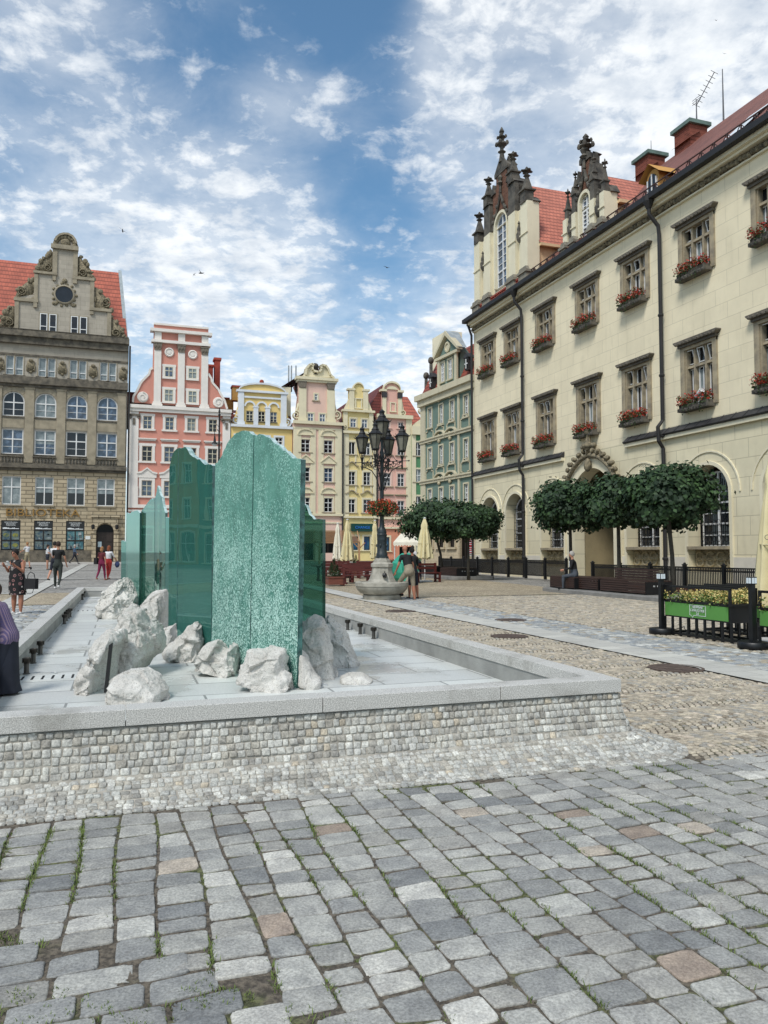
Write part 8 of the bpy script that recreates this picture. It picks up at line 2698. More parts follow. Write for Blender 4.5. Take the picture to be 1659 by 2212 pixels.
# ================================================================ closed parasols
M_CLOTH=plain('cream_canvas',sr(214,202,160),.9,.08,2,bmp=.3)
M_CLOTH2=plain('pale_canvas',sr(222,216,198),.9,.08,2,bmp=.3)
M_POLE=plain('white_pole',sr(206,206,204),.5,.05,3,bmp=0)
def parasol(p,h,zlo,rw,label,mat,seed,word=None,base=True,rot=0.0):
    t=empty('closed_parasol',p,rot); tag(t,label,'parasol','folded cream parasols')
    mb=MB(); mb.cyl((0,0,0),.028,h-.02,10);
    if base:mb.box(-.35,.35,-.35,.35,0,.06)
    mb.obj('pole',M_POLE,t)
    rr=random.Random(seed); r=np.random.RandomState(seed)
    mb=MB(); K=64; nf=8; rows=16
    ph=rr.random()*6
    V_=[]
    for j in range(rows+1):
        t_=j/rows
        z=h-(h-zlo)*t_
        base_r=.05+rw*(t_ ** .8)*(1.0 if t_>.02 else .5)
        if .05<t_<=.24:base_r += .035*(t_/.24)      # the little cap flounce
        for k in range(K):
            a=2*pi*k/K
            fold=cos(nf*a+ph+.5*t_)*.32*min(1,t_*2.5)+.08*cos(3*a+ph*2+3*t_)+.07*cos(nf*2*a+ph)
            rr_=base_r*(.80+fold)
            if t_>.24:rr_ *= .93
            zz=z+(.05*cos(nf*a+ph+.5)+.03*sin(5*a))*(t_>.97)-(.02*(1+cos(nf*a)) if abs(t_-.24)<.04 else 0)
            V_.append((rr_*cos(a),rr_*sin(a),zz))
    mb.v=V_
    for j in range(rows):
        for k in range(K):
            k2=(k+1) % K; mb.f.append((j*K+k,(j+1)*K+k,(j+1)*K+k2,j*K+k2)); mb.mi.append(0)
    mb.obj('canopy',mat,t,smooth=True)
    mb=MB(); mb.lathe((0,0,h-.03),[(.075,0),(.075,.03),(.05,.05),(.02,.06)],12); mb.obj('cap',M_POLE,t)
    # tie strap
    mb=MB(); rs=.05+rw*.62 ** .8; mb.tube([(rs*.97*cos(a),rs*.97*sin(a),zlo+(h-zlo)*.38+.02*sin(a)) for a in [i*2*pi/20 for i in range(21)]],.014,5); mb.obj('strap',mat,t)
    mb=MB()   # printed pattern near the hem
    for k in range(3):
        a=-pi/2+(k-1)*1.0; q=(.05+rw*.9)*1.02
        M=T(q*cos(a),q*sin(a),zlo+.22,a+pi/2)
        for i in range(3):mb.tube([(-.03+.02*i,-.01,.0),(-.02+.02*i,-.015,.04),(-.035+.03*i,-.01,.09)],.006,4,M)
    if word:text('canopy_print',word,plain('print_grey',sr(120,116,96),.8,.1,4,bmp=0),t,(-(.05+rw*.75)*.55,-(.05+rw*.75)*.92,zlo+(h-zlo)*.42),.13,rz=-25,ext=.002)
    else:mb.obj('printed_sprig',M_GUTTER,t)
    return t
def gp_(px,Y):
    X=(px-CX)/FPX*Y; s=U.x*X+U.y*Y; return Vector((X,Y,gz(s)))
def par(px,Y,ytop,ybot,hw_px,label,mat,seed,**kw):
    p=gp_(px,Y); zt_=atY(px,ytop,Y).z-p.z; zl_=atY(px,ybot,Y).z-p.z
    parasol(p,zt_,zl_,hw_px*Y/FPX*.95,label,mat,seed,**kw)
par(729.5,46,1130,1208,9.5,'slim folded pale parasol farthest left, beside the edge of the glass',M_CLOTH2,1)
par(750.5,43,1122,1211,13.5,'folded cream parasol second from the left, left of the CHANGE sign',M_CLOTH,2)
par(810,44,1124,1206,10.5,'folded cream parasol partly hidden behind the lamp post',M_CLOTH,3)
par(917.5,38,1119,1206,18,'broad folded cream parasol right of the people at the basin',M_CLOTH,4)
par(1676,13.2,962,1308,40,'large folded cream parasol cut by the right edge of the photo',M_CLOTH,6,word='CLUB',base=True)

# ================================================================ dark red benches and tables of the cafe
M_RW=woodmat('dark_red_wood',sr(88,36,32),.55,0,.2)
def settle_proto(L=1.5):
    t=empty('garden_bench',(0,0,0))
    mb=MB(); mb.box(0,L,-.2,.2,.42,.47); mb.obj('seat',M_RW,t)
    mb=MB(); mb.box(0,L,.17,.21,.62,.74); mb.box(0,L,.19,.23,.80,.91); mb.obj('backrest',M_RW,t)
    for x in (.08,L-.08):
        mb=MB(); mb.box(x-.05,x+.05,-.2,-.12,0,.42); mb.box(x-.05,x+.05,.14,.22,0,.93); mb.box(x-.05,x+.05,-.2,.2,.12,.2); mb.obj('leg',M_RW,t)
    return t
def table_proto(L=1.5):
    t=empty('garden_table',(0,0,0))
    mb=MB()
    for k in range(5):mb.box(-.1,L+.1,-.38+k*.155,-.24+k*.155,.72,.76)
    mb.obj('table_top',M_RW,t)
    for x in (.2,L-.2):mb=MB(); mb.box(x-.04,x+.04,-.3,.3,.66,.72); mb.box(x-.05,x+.05,-.06,.06,0,.66); mb.box(x-.04,x+.04,-.3,.3,0,.06); mb.obj('leg',M_RW,t)
    return t
SP=settle_proto(); TP=table_proto()
first={'b':True,'t':True}
def setg(px,Y,what,lab,rz=0.0,dx=0):
    p=gp_(px,Y)
    src=SP if what=='b' else TP
    o=src if first[what] else copy_tree(src)
    first[what]=False
    o.location=p; o.rotation_euler=(0,0,TH+rz)
    tag(o,lab,'bench' if what=='b' else 'table','dark red cafe benches' if what=='b' else 'dark red cafe tables')
setg(757,34.5,'b','dark red bench with its back to the viewer, nearest, left of the stone basin',pi)
for ob in [x for x in bpy.data.objects if x.name.startswith('garden_bench')]:pass
SP.location=gp_(806,34.5)
setg(803,36.0,'t','dark red table in front of the nearest bench',pi)
setg(757,37.2,'b','dark red bench facing the nearest one across its table',0)
setg(742,39.0,'t','dark red table behind the conifer box',pi)
setg(697,36.5,'b','dark red bench half hidden behind the glass edge',0)
setg(700,41.5,'b','dark red bench in the second row under the left parasols',0)
setg(772,41.5,'b','dark red bench in the back row left of the lamp post',0)
setg(742,42.5,'t','dark red table in the back row between parasols',0)
setg(896,37.0,'b','dark red bench right of the teal cover, by the broad parasol',.3)
# conifer in a wooden box
def conifer(px,Y,s,label,box=True):
    p=gp_(px,Y)
    t=empty('potted_conifer',p,TH); tag(t,label,'potted plant','small conifers of the cafe')
    if box:mb=MB(); mb.box(-.33*s,.33*s,-.33*s,.33*s,.04,.40*s); mb.box(-.36*s,.36*s,-.36*s,.36*s,.34*s,.40*s); mb.obj('wooden_box',woodmat('box_wood',sr(110,62,48)) if 'box_wood' not in MATS else MATS['box_wood'],t)
    rr=random.Random(int(px)); mb=MB()
    for cx_,h in ((-.12*s,.62*s),(.14*s,.5*s),(0,.8*s)):
        for _ in range(420):
            u_=rr.random() ** 1.2; a=rr.random()*6.28; r_=(1-u_)*.26*s*sqrt(rr.random())
            c=Vector((cx_+r_*cos(a),r_*sin(a),.38*s+u_*h)); q=Vector((rr.gauss(0,1),rr.gauss(0,1),1.5)).normalized(); b=q.orthogonal()
            mb.add([c-b*.012,c+b*.012,c+q*.07],[(0,1,2)])
    mb.obj('foliage',plain('conifer_green',sr(54,72,40),.8,.4,10,bmp=0) if 'conifer_green' not in MATS else MATS['conifer_green'],t)
conifer(722,34.0,1.0,'small conifer in a brown wooden box, left of the nearest bench')
conifer(723,47,.9,'dark little conifer behind the leftmost parasol'); conifer(736,47.5,.9,'dark little conifer between the two left parasols'); conifer(769,46,1.0,'dark little conifer right of the second parasol')
# flowering shrub behind the lamp base
p=gp_(841,39); t=empty('flowering_shrub',p); tag(t,'bushy pot of dark red flowers behind the lamp base','potted plant')
rr=random.Random(5); mb=MB(); leafcloud(mb,900,(-.42,.42,-.3,.3,.25,1.05),.07,None,rr,(1,),shape=lambda c:(c.x/.45) ** 2+((c.z-.65)/.45) ** 2<1); mb.obj('leaves',M_LEAF,t)
mb=MB(); leafcloud(mb,160,(-.42,.42,-.32,.3,.35,1.1),.06,None,rr,(1,),shape=lambda c:.4<(c.x/.47) ** 2+((c.z-.65)/.47) ** 2<1); mb.obj('red_flowers',plain('dark_red_flower',sr(130,36,34),.7,.3,9,bmp=0),t)
mb=MB(); mb.lathe((0,0,0),[(.2,0),(.28,.3),(.3,.32),(.26,.32)],14); mb.obj('pot',M_GUTTER,t)
# teal dust cover
p=gp_(872,36.5); t=empty('teal_cover',p,TH); tag(t,'bright teal cloth cover draped over a stand beside the lamp','cover')
mb=MB(); s_=36.5/FPX
def tx_(x,y):q=atY(x,y,36.5); return (q.x-p.x,q.z-p.z)
M_TEAL=plain('teal_cloth',sr(48,150,124),.7,.12,2,bmp=.3)
out=[(846,1216),(850,1212),(860,1200),(868,1195),(888,1194),(893,1200),(898,1216),(903,1234),(897,1237),(890,1236),(868,1246),(858,1255),(852,1248),(848,1236)]
P=[tx_(*q) for q in out]; cx_=sum(q[0] for q in P)/len(P); cz_=sum(q[1] for q in P)/len(P)
rings=[]
for dy_,sc in ((-.55,.55),(-.38,.88),(0,1.0),(.35,.85),(.5,.5)):
    base=len(mb.v)
    for i,q in enumerate(P):mb.v.append(((q[0]-cx_)*sc+cx_,dy_*(1+.15*(i % 2)),(q[1]-cz_)*(sc if q[1]>cz_ else 1)+cz_))
    rings.append(base)
n=len(P)
for a,b in zip(rings[:-1],rings[1:]):
    for i in range(n):mb.f.append((a+i,a+(i+1) % n,b+(i+1) % n,b+i)); mb.mi.append(0)
mb.f.append(tuple(rings[0]+i for i in range(n-1,-1,-1))); mb.mi.append(0)
mb.obj('cloth',M_TEAL,t); mb=MB(); mb.tube([(0,0,0),(0,0,1.2)],.03,6); mb.box(-.3,.3,-.3,.3,0,.05); mb.obj('stand',M_IRON,t)
# timber pergola at the pale pink house
p=sd2(74.5,0,0)
def farp(px,py,Y):q=atY(px,py,Y); return q
Yp=72.0
a_=farp(697,1162,Yp); b_=farp(774,1168,Yp)
t=empty('timber_pergola',(a_.x-4,Yp,gz(73)),TH*.3); tag(t,'timber pergola with a slatted roof in front of the pale pink house','pergola')
Lp=b_.x-a_.x+4; zt_=a_.z-t.location.z; M_PW=woodmat('pergola_wood',sr(168,128,92),.7,0,.2)
mb=MB()
for k in range(15):mb.box(-.1,Lp+.1-k*.05,-1.6+k*.2,-1.48+k*.2,zt_-.35+k*.075,zt_-.31+k*.075)
for k in range(8):mb.tube([(Lp*k/7,-1.7,zt_-.42),(Lp*k/7,1.4,zt_+.70)],.05,4)
mb.obj('slatted_roof',M_PW,t)
mb=MB(); mb.box(0,Lp,-1.55,-1.4,zt_-.5,zt_-.32)
for k in range(5):
    x=Lp*k/4; mb.box(x-.09,x+.09,-1.56,-1.38,0,zt_-.4); mb.tube([(x,-1.47,zt_-1.0),(x+.55,-1.47,zt_-.45)],.06,4); mb.tube([(x,-1.47,zt_-1.0),(x-.55,-1.47,zt_-.45)],.06,4)
mb.obj('post_frame',M_PW,t)
# cream cafe awning by the sage house
Yw=56.0; A=[(851,1166),(866,1150),(895,1160),(899,1170),(890,1176),(868,1178),(853,1175)]
t=empty('cafe_awning',gp_(873,Yw)); tag(t,'low cream cafe awning with a scalloped edge between the lamp and the trees','awning')
def wx_(x,y):q=atY(x,y,Yw); return (q.x-t.location.x,q.z-t.location.z)
q0,q1,q2,q3=wx_(849,1172),wx_(868,1150),wx_(896,1150),wx_(902,1172)
mb=MB(); mb.add([(q0[0],-1.6,q0[1]),(q3[0],-1.6,q0[1]),(q2[0],.3,q1[1]),(q1[0],.3,q1[1])],[(0,1,2,3)]); mb.add([(q0[0],-1.6,q0[1]),(q1[0],.3,q1[1]),(q0[0],2.2,q0[1])],[(0,1,2)]); mb.add([(q3[0],-1.6,q0[1]),(q2[0],.3,q1[1]),(q3[0],2.2,q0[1])],[(2,1,0)]); mb.add([(q0[0],2.2,q0[1]),(q3[0],2.2,q0[1]),(q2[0],.3,q1[1]),(q1[0],.3,q1[1])],[(3,2,1,0)])
n=9
for k in range(n):
    x0_,x1_=q0[0]+(q3[0]-q0[0])*k/n,q0[0]+(q3[0]-q0[0])*(k+1)/n
    mb.add([(x0_,-1.6,q0[1]),(x1_,-1.6,q0[1]),(x1_,-1.62,q0[1]-.18),((x0_+x1_)/2,-1.63,q0[1]-.3),(x0_,-1.62,q0[1]-.18)],[(0,1,2,3,4)])
mb.obj('canvas',M_CLOTH2,t)
mb=MB(); xm_=(q0[0]+q3[0])/2
for x in (q0[0]+.1,xm_,q3[0]-.1):mb.tube([(x,-1.5,0),(x,-1.5,q0[1])],.04,6)
mb.obj('posts',M_POLE,t)
mb=MB(); mb.box(q0[0]+.5,q3[0]-.3,1.5,2.0,.0,q0[1]-.3); mb.obj('dark_counter',M_DARK,t)
# birds
M_BIRD=plain('bird_dark',sr(34,34,38),.8,.1,5,bmp=0)
for i,(x,y,Y,s_,lab) in enumerate(((265,499,40,.32,'swift flying above the gap between the library and the salmon house'),(434,590,38,.34,'swift flying right of its small companion above the salmon house'),(419,593,55,.2,'tiny distant swift left of the larger one above the salmon house'),(836,578,45,.26,'lone swift above the lamp post'),(1547,44,60,.2,'tiny bird near the top right corner of the sky'),(1564,116,60,.2,'tiny bird above the tall lightning rod'))):
    p=atY(x,y,Y); mb=MB(); mb.ball((0,0,0),(.05*s_*2,.2*s_*2,.05*s_*2),8,6)
    for q in (-1,1):mb.add([(0,.08*s_,.01),(q*.5*s_*1.1,.0,.22*s_),(q*1.05*s_,-.25*s_,.10*s_),(q*.4*s_,-.08*s_,.12*s_),(0,-.12*s_,0)],[(0,1,2,3,4)]); mb.add([(q*.02,-.3*s_,0),(q*.12*s_,-.62*s_,.02),(0,-.42*s_,0)],[(0,1,2)])
    o=mb.obj('bird',M_BIRD); o.location=p; o.rotation_euler=(.5*(i % 3)-.4,.6-.5*(i % 2),i*1.3); tag(o,lab,'bird')
# ================================================================ people
SKIN=plain('skin',sr(186,136,112),.6,.06,8,bmp=0)
SKIN2=plain('tanned_skin',sr(166,112,88),.6,.06,8,bmp=0)
def clothm(name,c,c2=None,**k):
    return MATS.get(name) or plain(name,c,.85,.14,6,c2=c2,bmp=.3,bscale=14)
def rotd(v,fwd,side=0.0):
    """a downward limb swung forward by fwd and outward by side degrees"""
    f,s=radians(fwd),radians(side)
    return Vector((sin(s)*max(.45,abs(cos(f))),sin(f),-cos(f)*cos(s)))*v
def person(label,loc,face,H,mats,pose,regions,hair=None,extra=None,vs=.016,group=None,build=1.0,hairlong=0,lookdown=0,turn=0):
    """mats: list of materials; regions: part of body -> index in mats.
    face: compass angle in degrees the person faces (0 = away from the camera, +Y)"""
    k=H/1.75
    t=empty('person',loc,radians(-face)); tag(t,label,'person',group)
    P=dict(hip=.93,lean=0,th=(0,0),kn=(0,0),ab=(4,4),sh=(0,0),sa=(10,10),el=(12,12),side=0); P.update(pose)
    b=build
    hip=Vector((0,0,P['hip']))*k
    lean=radians(P['lean'])
    def up(d):return Vector((radians(P['side'])*d,sin(lean)*d,cos(lean)*d))*k
    waist=hip+up(.18); chest=hip+up(.40); neck=hip+up(.555);
    hl=radians(P['lean']*.4+lookdown)
    head=neck+Vector((0,sin(hl)*.15,cos(hl)*.15))*k
    segs=[]     # (a, b, ra, rb, region)
    segs += [(hip+Vector((0,-.01,-.02))*k,waist,.135*k*b,.125*k*b,'hips'),(waist,chest,.125*k*b,.135*k*(b*.5+.5),'torso'),(chest,neck-up(.06),.13*k,.085*k,'torso'),(neck-up(.03),head,.052*k,.052*k,'skin')]
    for s_ in (-1,1):segs += [(chest+Vector((s_*.06,0,.06))*k,chest+up(.10)+Vector((s_*.165,0,0))*k,.10*k,.062*k,'torso'),(hip+Vector((s_*.05,0,0))*k,hip+Vector((s_*.09,0,-.05))*k,.12*k*b,.105*k*b,'hips')]
    balls=[(head+Vector((0,.012,.055))*k,(.075*k,.095*k,.112*k),'skin'),(head+Vector((0,.045,-.01))*k,(.052*k,.055*k,.06*k),'skin')]
    hands=[]
    feet=[]
    for i,s_ in enumerate((-1,1)):
        h0=hip+Vector((s_*.092,0,-.04))*k
        kne=h0+rotd(.43*k,P['th'][i],P['ab'][i]*s_)
        ank=kne+rotd(.41*k,P['th'][i]-P['kn'][i],P['ab'][i]*s_*.3)
        segs += [(h0,h0.lerp(kne,.5),.092*k*b,.078*k*b,'thigh1'),(h0.lerp(kne,.5),kne,.078*k*b,.058*k*b,'thigh2'),(kne,kne.lerp(ank,.4),.056*k*b,.056*k*b,'calf'),(kne.lerp(ank,.4),ank,.055*k*b,.036*k,'calf')]
        fd=radians((P['th'][i]-P['kn'][i])*.4)
        toe=ank+Vector((s_*.02,.17*cos(fd),-.045+.10*sin(min(0,fd))))*k
        segs += [(ank+Vector((0,-.02,-.045))*k,toe,.040*k,.036*k,'shoe')]
        s0=chest+up(.105)+Vector((s_*.175,0,0))*k
        elb=s0+rotd(.29*k,P['sh'][i]+P['lean']*.0,P['sa'][i]*s_)
        fa=P['sh'][i]+P['el'][i]
        inw=P.get('inw',(0,0))[i]
        wri=elb+rotd(.25*k,fa,P['sa'][i]*s_*.4-inw*s_)
        segs += [(s0,s0.lerp(elb,.6),.054*k,.048*k,'sleeve'),(s0.lerp(elb,.6),elb,.046*k,.040*k,'elbow'),(elb,wri,.040*k,.027*k,'forearm')]
        hd=(wri-elb).normalized(); pc=wri+hd*.05*k
        segs += [(wri,wri+hd*.075*k,.026*k,.030*k,'hand')]
        hands.append((wri,hd,s_))
    balls += [(head+Vector((s_*.076,.0,.045))*k,(.014*k,.022*k,.032*k),'skin') for s_ in (-1,1)]
    balls += [(head+Vector((0,.108,.042))*k,(.014*k,.022*k,.024*k),'skin')]
    mb=MB()
    for a,c,ra,rb,reg in segs:
        n=12; d=(c-a); L=d.length
        if L<1e-5:continue
        pts,rad=[],[]
        dn=d/L
        for j in range(4):an=pi/2*(1-j/3); pts.append(a-dn*ra*sin(an)); rad.append(max(.002,ra*cos(an)))
        for j in range(1,4):an=pi/2*j/3; pts.append(c+dn*rb*sin(an)); rad.append(max(.002,rb*cos(an)))
        pts.insert(4,c); rad.insert(4,rb)
        M=None
        mb.tube(pts,rad,n)
    for c,r3,reg in balls:mb.ball(c,r3,14,10)
    # flatten the trunk a little front to back
    o=mb.obj('body',mats)
    remesh(o,vs*k,3)
    me=o.data
    me.materials.clear()
    for m in mats:me.materials.append(m)
    A=[(a,c,ra,rb,regions.get(reg,regions.get('skin',0))) for a,c,ra,rb,reg in segs]
    BL=[(c,r3,regions.get('skin',0)) for c,r3,reg in balls]
    mi=[]
    for p in me.polygons:
        q=p.center; best,bi=1e9,0
        for a,c,ra,rb,idx in A:
            d=c-a; t_=max(0,min(1,(q-a).dot(d)/max(1e-9,d.length_squared)))
            dist=(q-(a+d*t_)).length-(ra+(rb-ra)*t_)
            if dist<best:best,bi=dist,idx
        for c,r3,idx in BL:
            dist=(q-c).length-sum(r3)/3
            if dist<best:best,bi=dist,idx
        mi.append(bi)
    me.polygons.foreach_set('material_index',mi)
    me.polygons.foreach_set('use_smooth',[True]*len(mi))
    # fingers: four unequal, curled, and a thumb from the side of the palm
    fb=MB(); si=regions.get('skin',0)
    for wri,hd,s_ in hands:
        sidev=hd.cross(Vector((1,0,0))).normalized() if abs(hd.x)<.9 else Vector((0,1,0))
        pal=hd.cross(sidev).normalized()*s_
        kn=wri+hd*.085*k
        for q,ln in enumerate((.058,.068,.063,.050)):
            off=sidev*(q-1.5)*.019*k
            fb.tube([kn+off-hd*.02*k,kn+off+hd*ln*.5*k,kn+off+hd*ln*.85*k-pal*.018*k,kn+off+hd*ln*.95*k-pal*.035*k],[.010*k,.009*k,.008*k,.006*k],6)
        th0=wri+hd*.03*k+sidev*.02*k
        fb.tube([th0,th0+hd*.03*k+sidev*.028*k,th0+hd*.06*k+sidev*.03*k-pal*.012*k],[.012*k,.010*k,.008*k],6)
    bm=bmesh.new(); bm.from_mesh(me); nb=len(bm.faces)
    vs_=[bm.verts.new(v) for v in fb.v]
    for f_ in fb.f:
        try:fc=bm.faces.new([vs_[i] for i in f_]); fc.material_index=si; fc.smooth=True
        except Exception:pass
    bm.to_mesh(me); bm.free()
    o.parent=t
    hc=head+Vector((0,.012,.055))*k
    if hair:
        hb=MB(); n_,m_=18,12
        for j in range(m_+1):
            for i in range(n_):
                th_,ph=pi*j/m_*.62,2*pi*i/n_
                fr=max(0,sin(ph))
                lim=1.0-.42*fr
                th2=pi*j/m_*(.68+.0)*lim+(.0)
                r_=1.10+.04*mnoise.noise(Vector((i*.7,j*.7,H)))
                hb.v.append(tuple(hc+Vector((.080*k*r_*sin(th2)*cos(ph),.098*k*r_*sin(th2)*sin(ph)-.006*k,.112*k*r_*cos(th2)+.004))))
        for j in range(m_):
            for i in range(n_):hb.f.append((j*n_+i,(j+1)*n_+i,(j+1)*n_+(i+1) % n_,j*n_+(i+1) % n_)); hb.mi.append(0)
        if hairlong>0:hb.ball(hc+Vector((0,-.07,-.07-hairlong*.4))*k,(.085*k,.05*k,(.09+hairlong)*k),12,8)
        if hairlong<0:hb.ball(hc+Vector((0,-.11,.03))*k,(.04*k,.04*k,.04*k),10,8)
        hb.obj('hair',hair,t,smooth=True)
    eb=MB()
    for s_ in (-1,1):eb.ball(hc+Vector((s_*.030,.088,.0))*k,(.012*k,.006*k,.007*k),8,6)
    eb.m=1; eb.ball(hc+Vector((0,.088,-.055))*k,(.024*k,.008*k,.006*k),8,6)
    eb.obj('face_features',[clothm('eye_dark',sr(30,24,22)),clothm('lip',sr(140,74,66))],t)
    if extra:extra(t,k,dict(hip=hip,waist=waist,chest=chest,neck=neck,head=hc,hands=[h[0]+h[1]*.09*k for h in hands]))
    return t
BR=clothm('brown_hair',sr(52,36,28)); BLK=clothm('black_hair',sr(24,20,18)); GRY=clothm('grey_hair',sr(168,164,158)); AUB=clothm('auburn_hair',sr(126,72,46)); FAIR=clothm('fair_hair',sr(150,108,70))
BT=clothm('black_cloth',sr(22,22,24)); WH=clothm('white_cloth',sr(214,214,216)); KH=clothm('khaki_cloth',sr(140,130,112)); NV=clothm('navy_cloth',sr(28,32,44)); DG=clothm('dark_green_trousers',sr(44,50,46)); DN=clothm('denim_blue',sr(70,88,112)); MR=clothm('maroon_cloth',sr(92,30,36)); MG=clothm('magenta_trousers',sr(112,26,62)); RD=clothm('red_trousers',sr(176,52,48)); BE=clothm('beige_cloth',sr(156,144,118)); CH=clothm('charcoal_cloth',sr(66,72,80)); SHB=clothm('black_shoe',sr(26,26,28)); SHW=clothm('white_shoe',sr(220,220,218))
def gpt(px,py):return ong(px,py)
def at(px,Y):return gp_(px,Y)
# 1 woman in the patterned dress looking at her telephone
def dressm():
    m,nt,b=newmat('ring_print_dress')
    co=objco(nt); v=N(nt,'ShaderNodeTexVoronoi',feature='F1',inp={'Vector':co,'Scale':8.5,'Randomness':.8})
    d=v.outputs['Distance']
    ring=MATH(nt,'PINGPONG',MATH(nt,'MULTIPLY',d,5.2),.5)
    inside=MATH(nt,'LESS_THAN',d,.36)
    f=MATH(nt,'MULTIPLY',MATH(nt,'GREATER_THAN',ring,.30),inside)
    r_=N(nt,'ShaderNodeSeparateColor',inp={0:v.outputs['Color']}).outputs[0]
    cc=MIXC(nt,SM(nt,r_,.4,.6),sr(196,186,178),sr(168,120,118))
    nt.links.new(MIXC(nt,f,sr(24,22,24),cc),b.inputs['Base Color']); b.inputs['Roughness'].default_value=.85
    return m
DR=dressm()
def dress(t,k,J):
    mb=MB(); K=28; rows=[]
    prof_=[(.30,.175,.140),(.34,.19,.15),(.50,.205,.165),(.62,.225,.185),(.75,.235,.195),(.90,.225,.19),(1.02,.205,.18),(1.12,.185,.165),(1.25,.20,.17),(1.34,.185,.14),(1.42,.12,.10)]
    prof_=[(.52,.225,.17),(.60,.23,.18),(.75,.235,.19),(.90,.24,.20),(1.02,.215,.19),(1.12,.195,.175),(1.25,.205,.18),(1.34,.185,.15),(1.42,.13,.105),(1.46,.10,.085)]
    for z,rx,ry in prof_:
        for i in range(K):
            a=2*pi*i/K; w_=1+(.05*cos(5*a+z*3) if z<.8 else .012*cos(4*a))
            mb.v.append((rx*w_*cos(a)*k*1.02,ry*w_*sin(a)*k*1.02+(.01+.03*(z>1.0))*k,z*k*.985))
    for j in range(len(prof_)-1):
        for i in range(K):mb.f.append((j*K+i,j*K+(i+1) % K,(j+1)*K+(i+1) % K,(j+1)*K+i)); mb.mi.append(0)
    mb.obj('dress',DR,t,smooth=True)
    h=(J['hands'][0]+J['hands'][1])/2
    mb=MB(); mb.box(-.036,.036,-.006,.006,-.07,.07,T(h.x,h.y+.01,h.z+.03) @ Matrix.Rotation(radians(-35),4,'X')); o=mb.obj('telephone',SHW); o.parent=None
    o.matrix_world=t.matrix_basis.copy(); tag(o,'white mobile telephone held by the woman in the patterned dress','telephone')
    mb=MB(); mb.box(-.17,.17,-.06,.06,0,.26,T(-.42,.02,.62)); mb.tube([(-.54,.02,.86),(-.5,.02,1.0),(-.40,.02,1.05),(-.32,.02,.98),(-.30,.02,.86)],.011,5); mb.tube([(-.50,.02,.62),(-.46,.02,.52),(-.30,.02,.5),(-.26,.02,.62)],.009,5)
    o=mb.obj('handbag',SHB,bevel=.02); o.matrix_world=t.matrix_basis.copy(); tag(o,'black handbag on the arm of the woman in the patterned dress','handbag')
    mb=MB(); hc=J['head']
    for s_ in (-1,1):mb.ball(hc+Vector((s_*.033,.088,.0))*k,(.026*k,.008,.018*k),8,6)
    mb.obj('sunglasses',SHB,t)
p=gpt(37,1325)
person('woman in a black ring patterned dress looking at her phone',p,196,1.60,[SKIN2,DR,SHW],dict(lean=4,sh=(10,12),el=(118,116),sa=(14,14),inw=(30,30),th=(2,-2),ab=(5,5)),dict(skin=0,hips=1,torso=1,thigh1=1,sleeve=0,elbow=0,forearm=0,hand=0,thigh2=0,calf=0,shoe=2),BLK,dress,.016,build=1.22,hairlong=-1,lookdown=32)
# 2 man in black
p=gpt(124,1271)
person('man in a black t-shirt and dark trousers with white shoes, walking away',p,-8,1.84,[SKIN,BT,DG,SHW],dict(th=(14,-12),kn=(6,24),sh=(30,8),el=(60,20),sa=(10,14)),dict(skin=0,hips=2,torso=1,thigh1=2,thigh2=2,calf=2,sleeve=1,elbow=0,forearm=0,hand=0,shoe=3),BR,None,.017)
# 3 man walking hidden behind him
person('man in a white shirt almost hidden behind the man in black',at(119,38),10,1.86,[SKIN,WH,NV,SHB],dict(th=(-10,14),kn=(20,6),sh=(20,0)),dict(skin=0,hips=2,torso=1,thigh1=2,thigh2=2,calf=0,sleeve=1,elbow=0,forearm=0,hand=0,shoe=3),BLK,None,.02)
# 4 scooter rider
def scooter(t,k,J):
    s=empty('electric_scooter',t.location,t.rotation_euler[2]); tag(s,'green and black electric scooter beside the man in the white t-shirt','scooter')
    mb=MB(); mb.box(-.07,.07,-.45,.35,.10,.14); mb.obj('deck',SHB,s)
    mb=MB(); mb.tube([(0,.42,.12),(0,.36,1.05)],.022,8); mb.tube([(-.24,.36,1.06),(.24,.36,1.06)],.016,6); mb.obj('handlebar',SHB,s)
    mb=MB(); mb.tube([(0,.44,.35),(0,.40,.75)],.035,8); mb.obj('stem_sleeve',clothm('scooter_green',sr(60,160,70)),s)
    for y in (.45,-.5):mb=MB(); mb.lathe((0,0,0),[(.10,-.02),(.11,0),(.10,.02)],16,M=T(0,y,.11) @ Matrix.Rotation(radians(90),4,'Y')); mb.obj('wheel',SHB,s)
t_=person('man in a white t-shirt and beige shorts on an electric scooter',at(60,54),-55,1.74,[SKIN,WH,BE,SHB],dict(sh=(35,35),el=(40,40),th=(6,-6),kn=(8,8)),dict(skin=0,hips=2,torso=1,thigh1=2,thigh2=2,calf=0,sleeve=1,elbow=0,forearm=0,hand=0,shoe=3),FAIR,scooter,.022)
t_.location.z += .14
person('person in a white top and dark shorts standing sideways on the far left',at(104,55),75,1.72,[SKIN,WH,NV,SHB],dict(sh=(25,20),el=(80,70)),dict(skin=0,hips=2,torso=1,thigh1=2,thigh2=0,calf=0,sleeve=1,elbow=0,forearm=0,hand=0,shoe=3),BLK,None,.022)
person('grey haired man in a denim shirt striding to the right before the library',at(162,70),80,1.72,[SKIN,DN,NV,SHB],dict(th=(24,-20),kn=(6,22),sh=(-18,24),el=(10,14)),dict(skin=0,hips=2,torso=1,thigh1=2,thigh2=2,calf=2,sleeve=1,elbow=1,forearm=1,hand=0,shoe=3),GRY,None,.022)
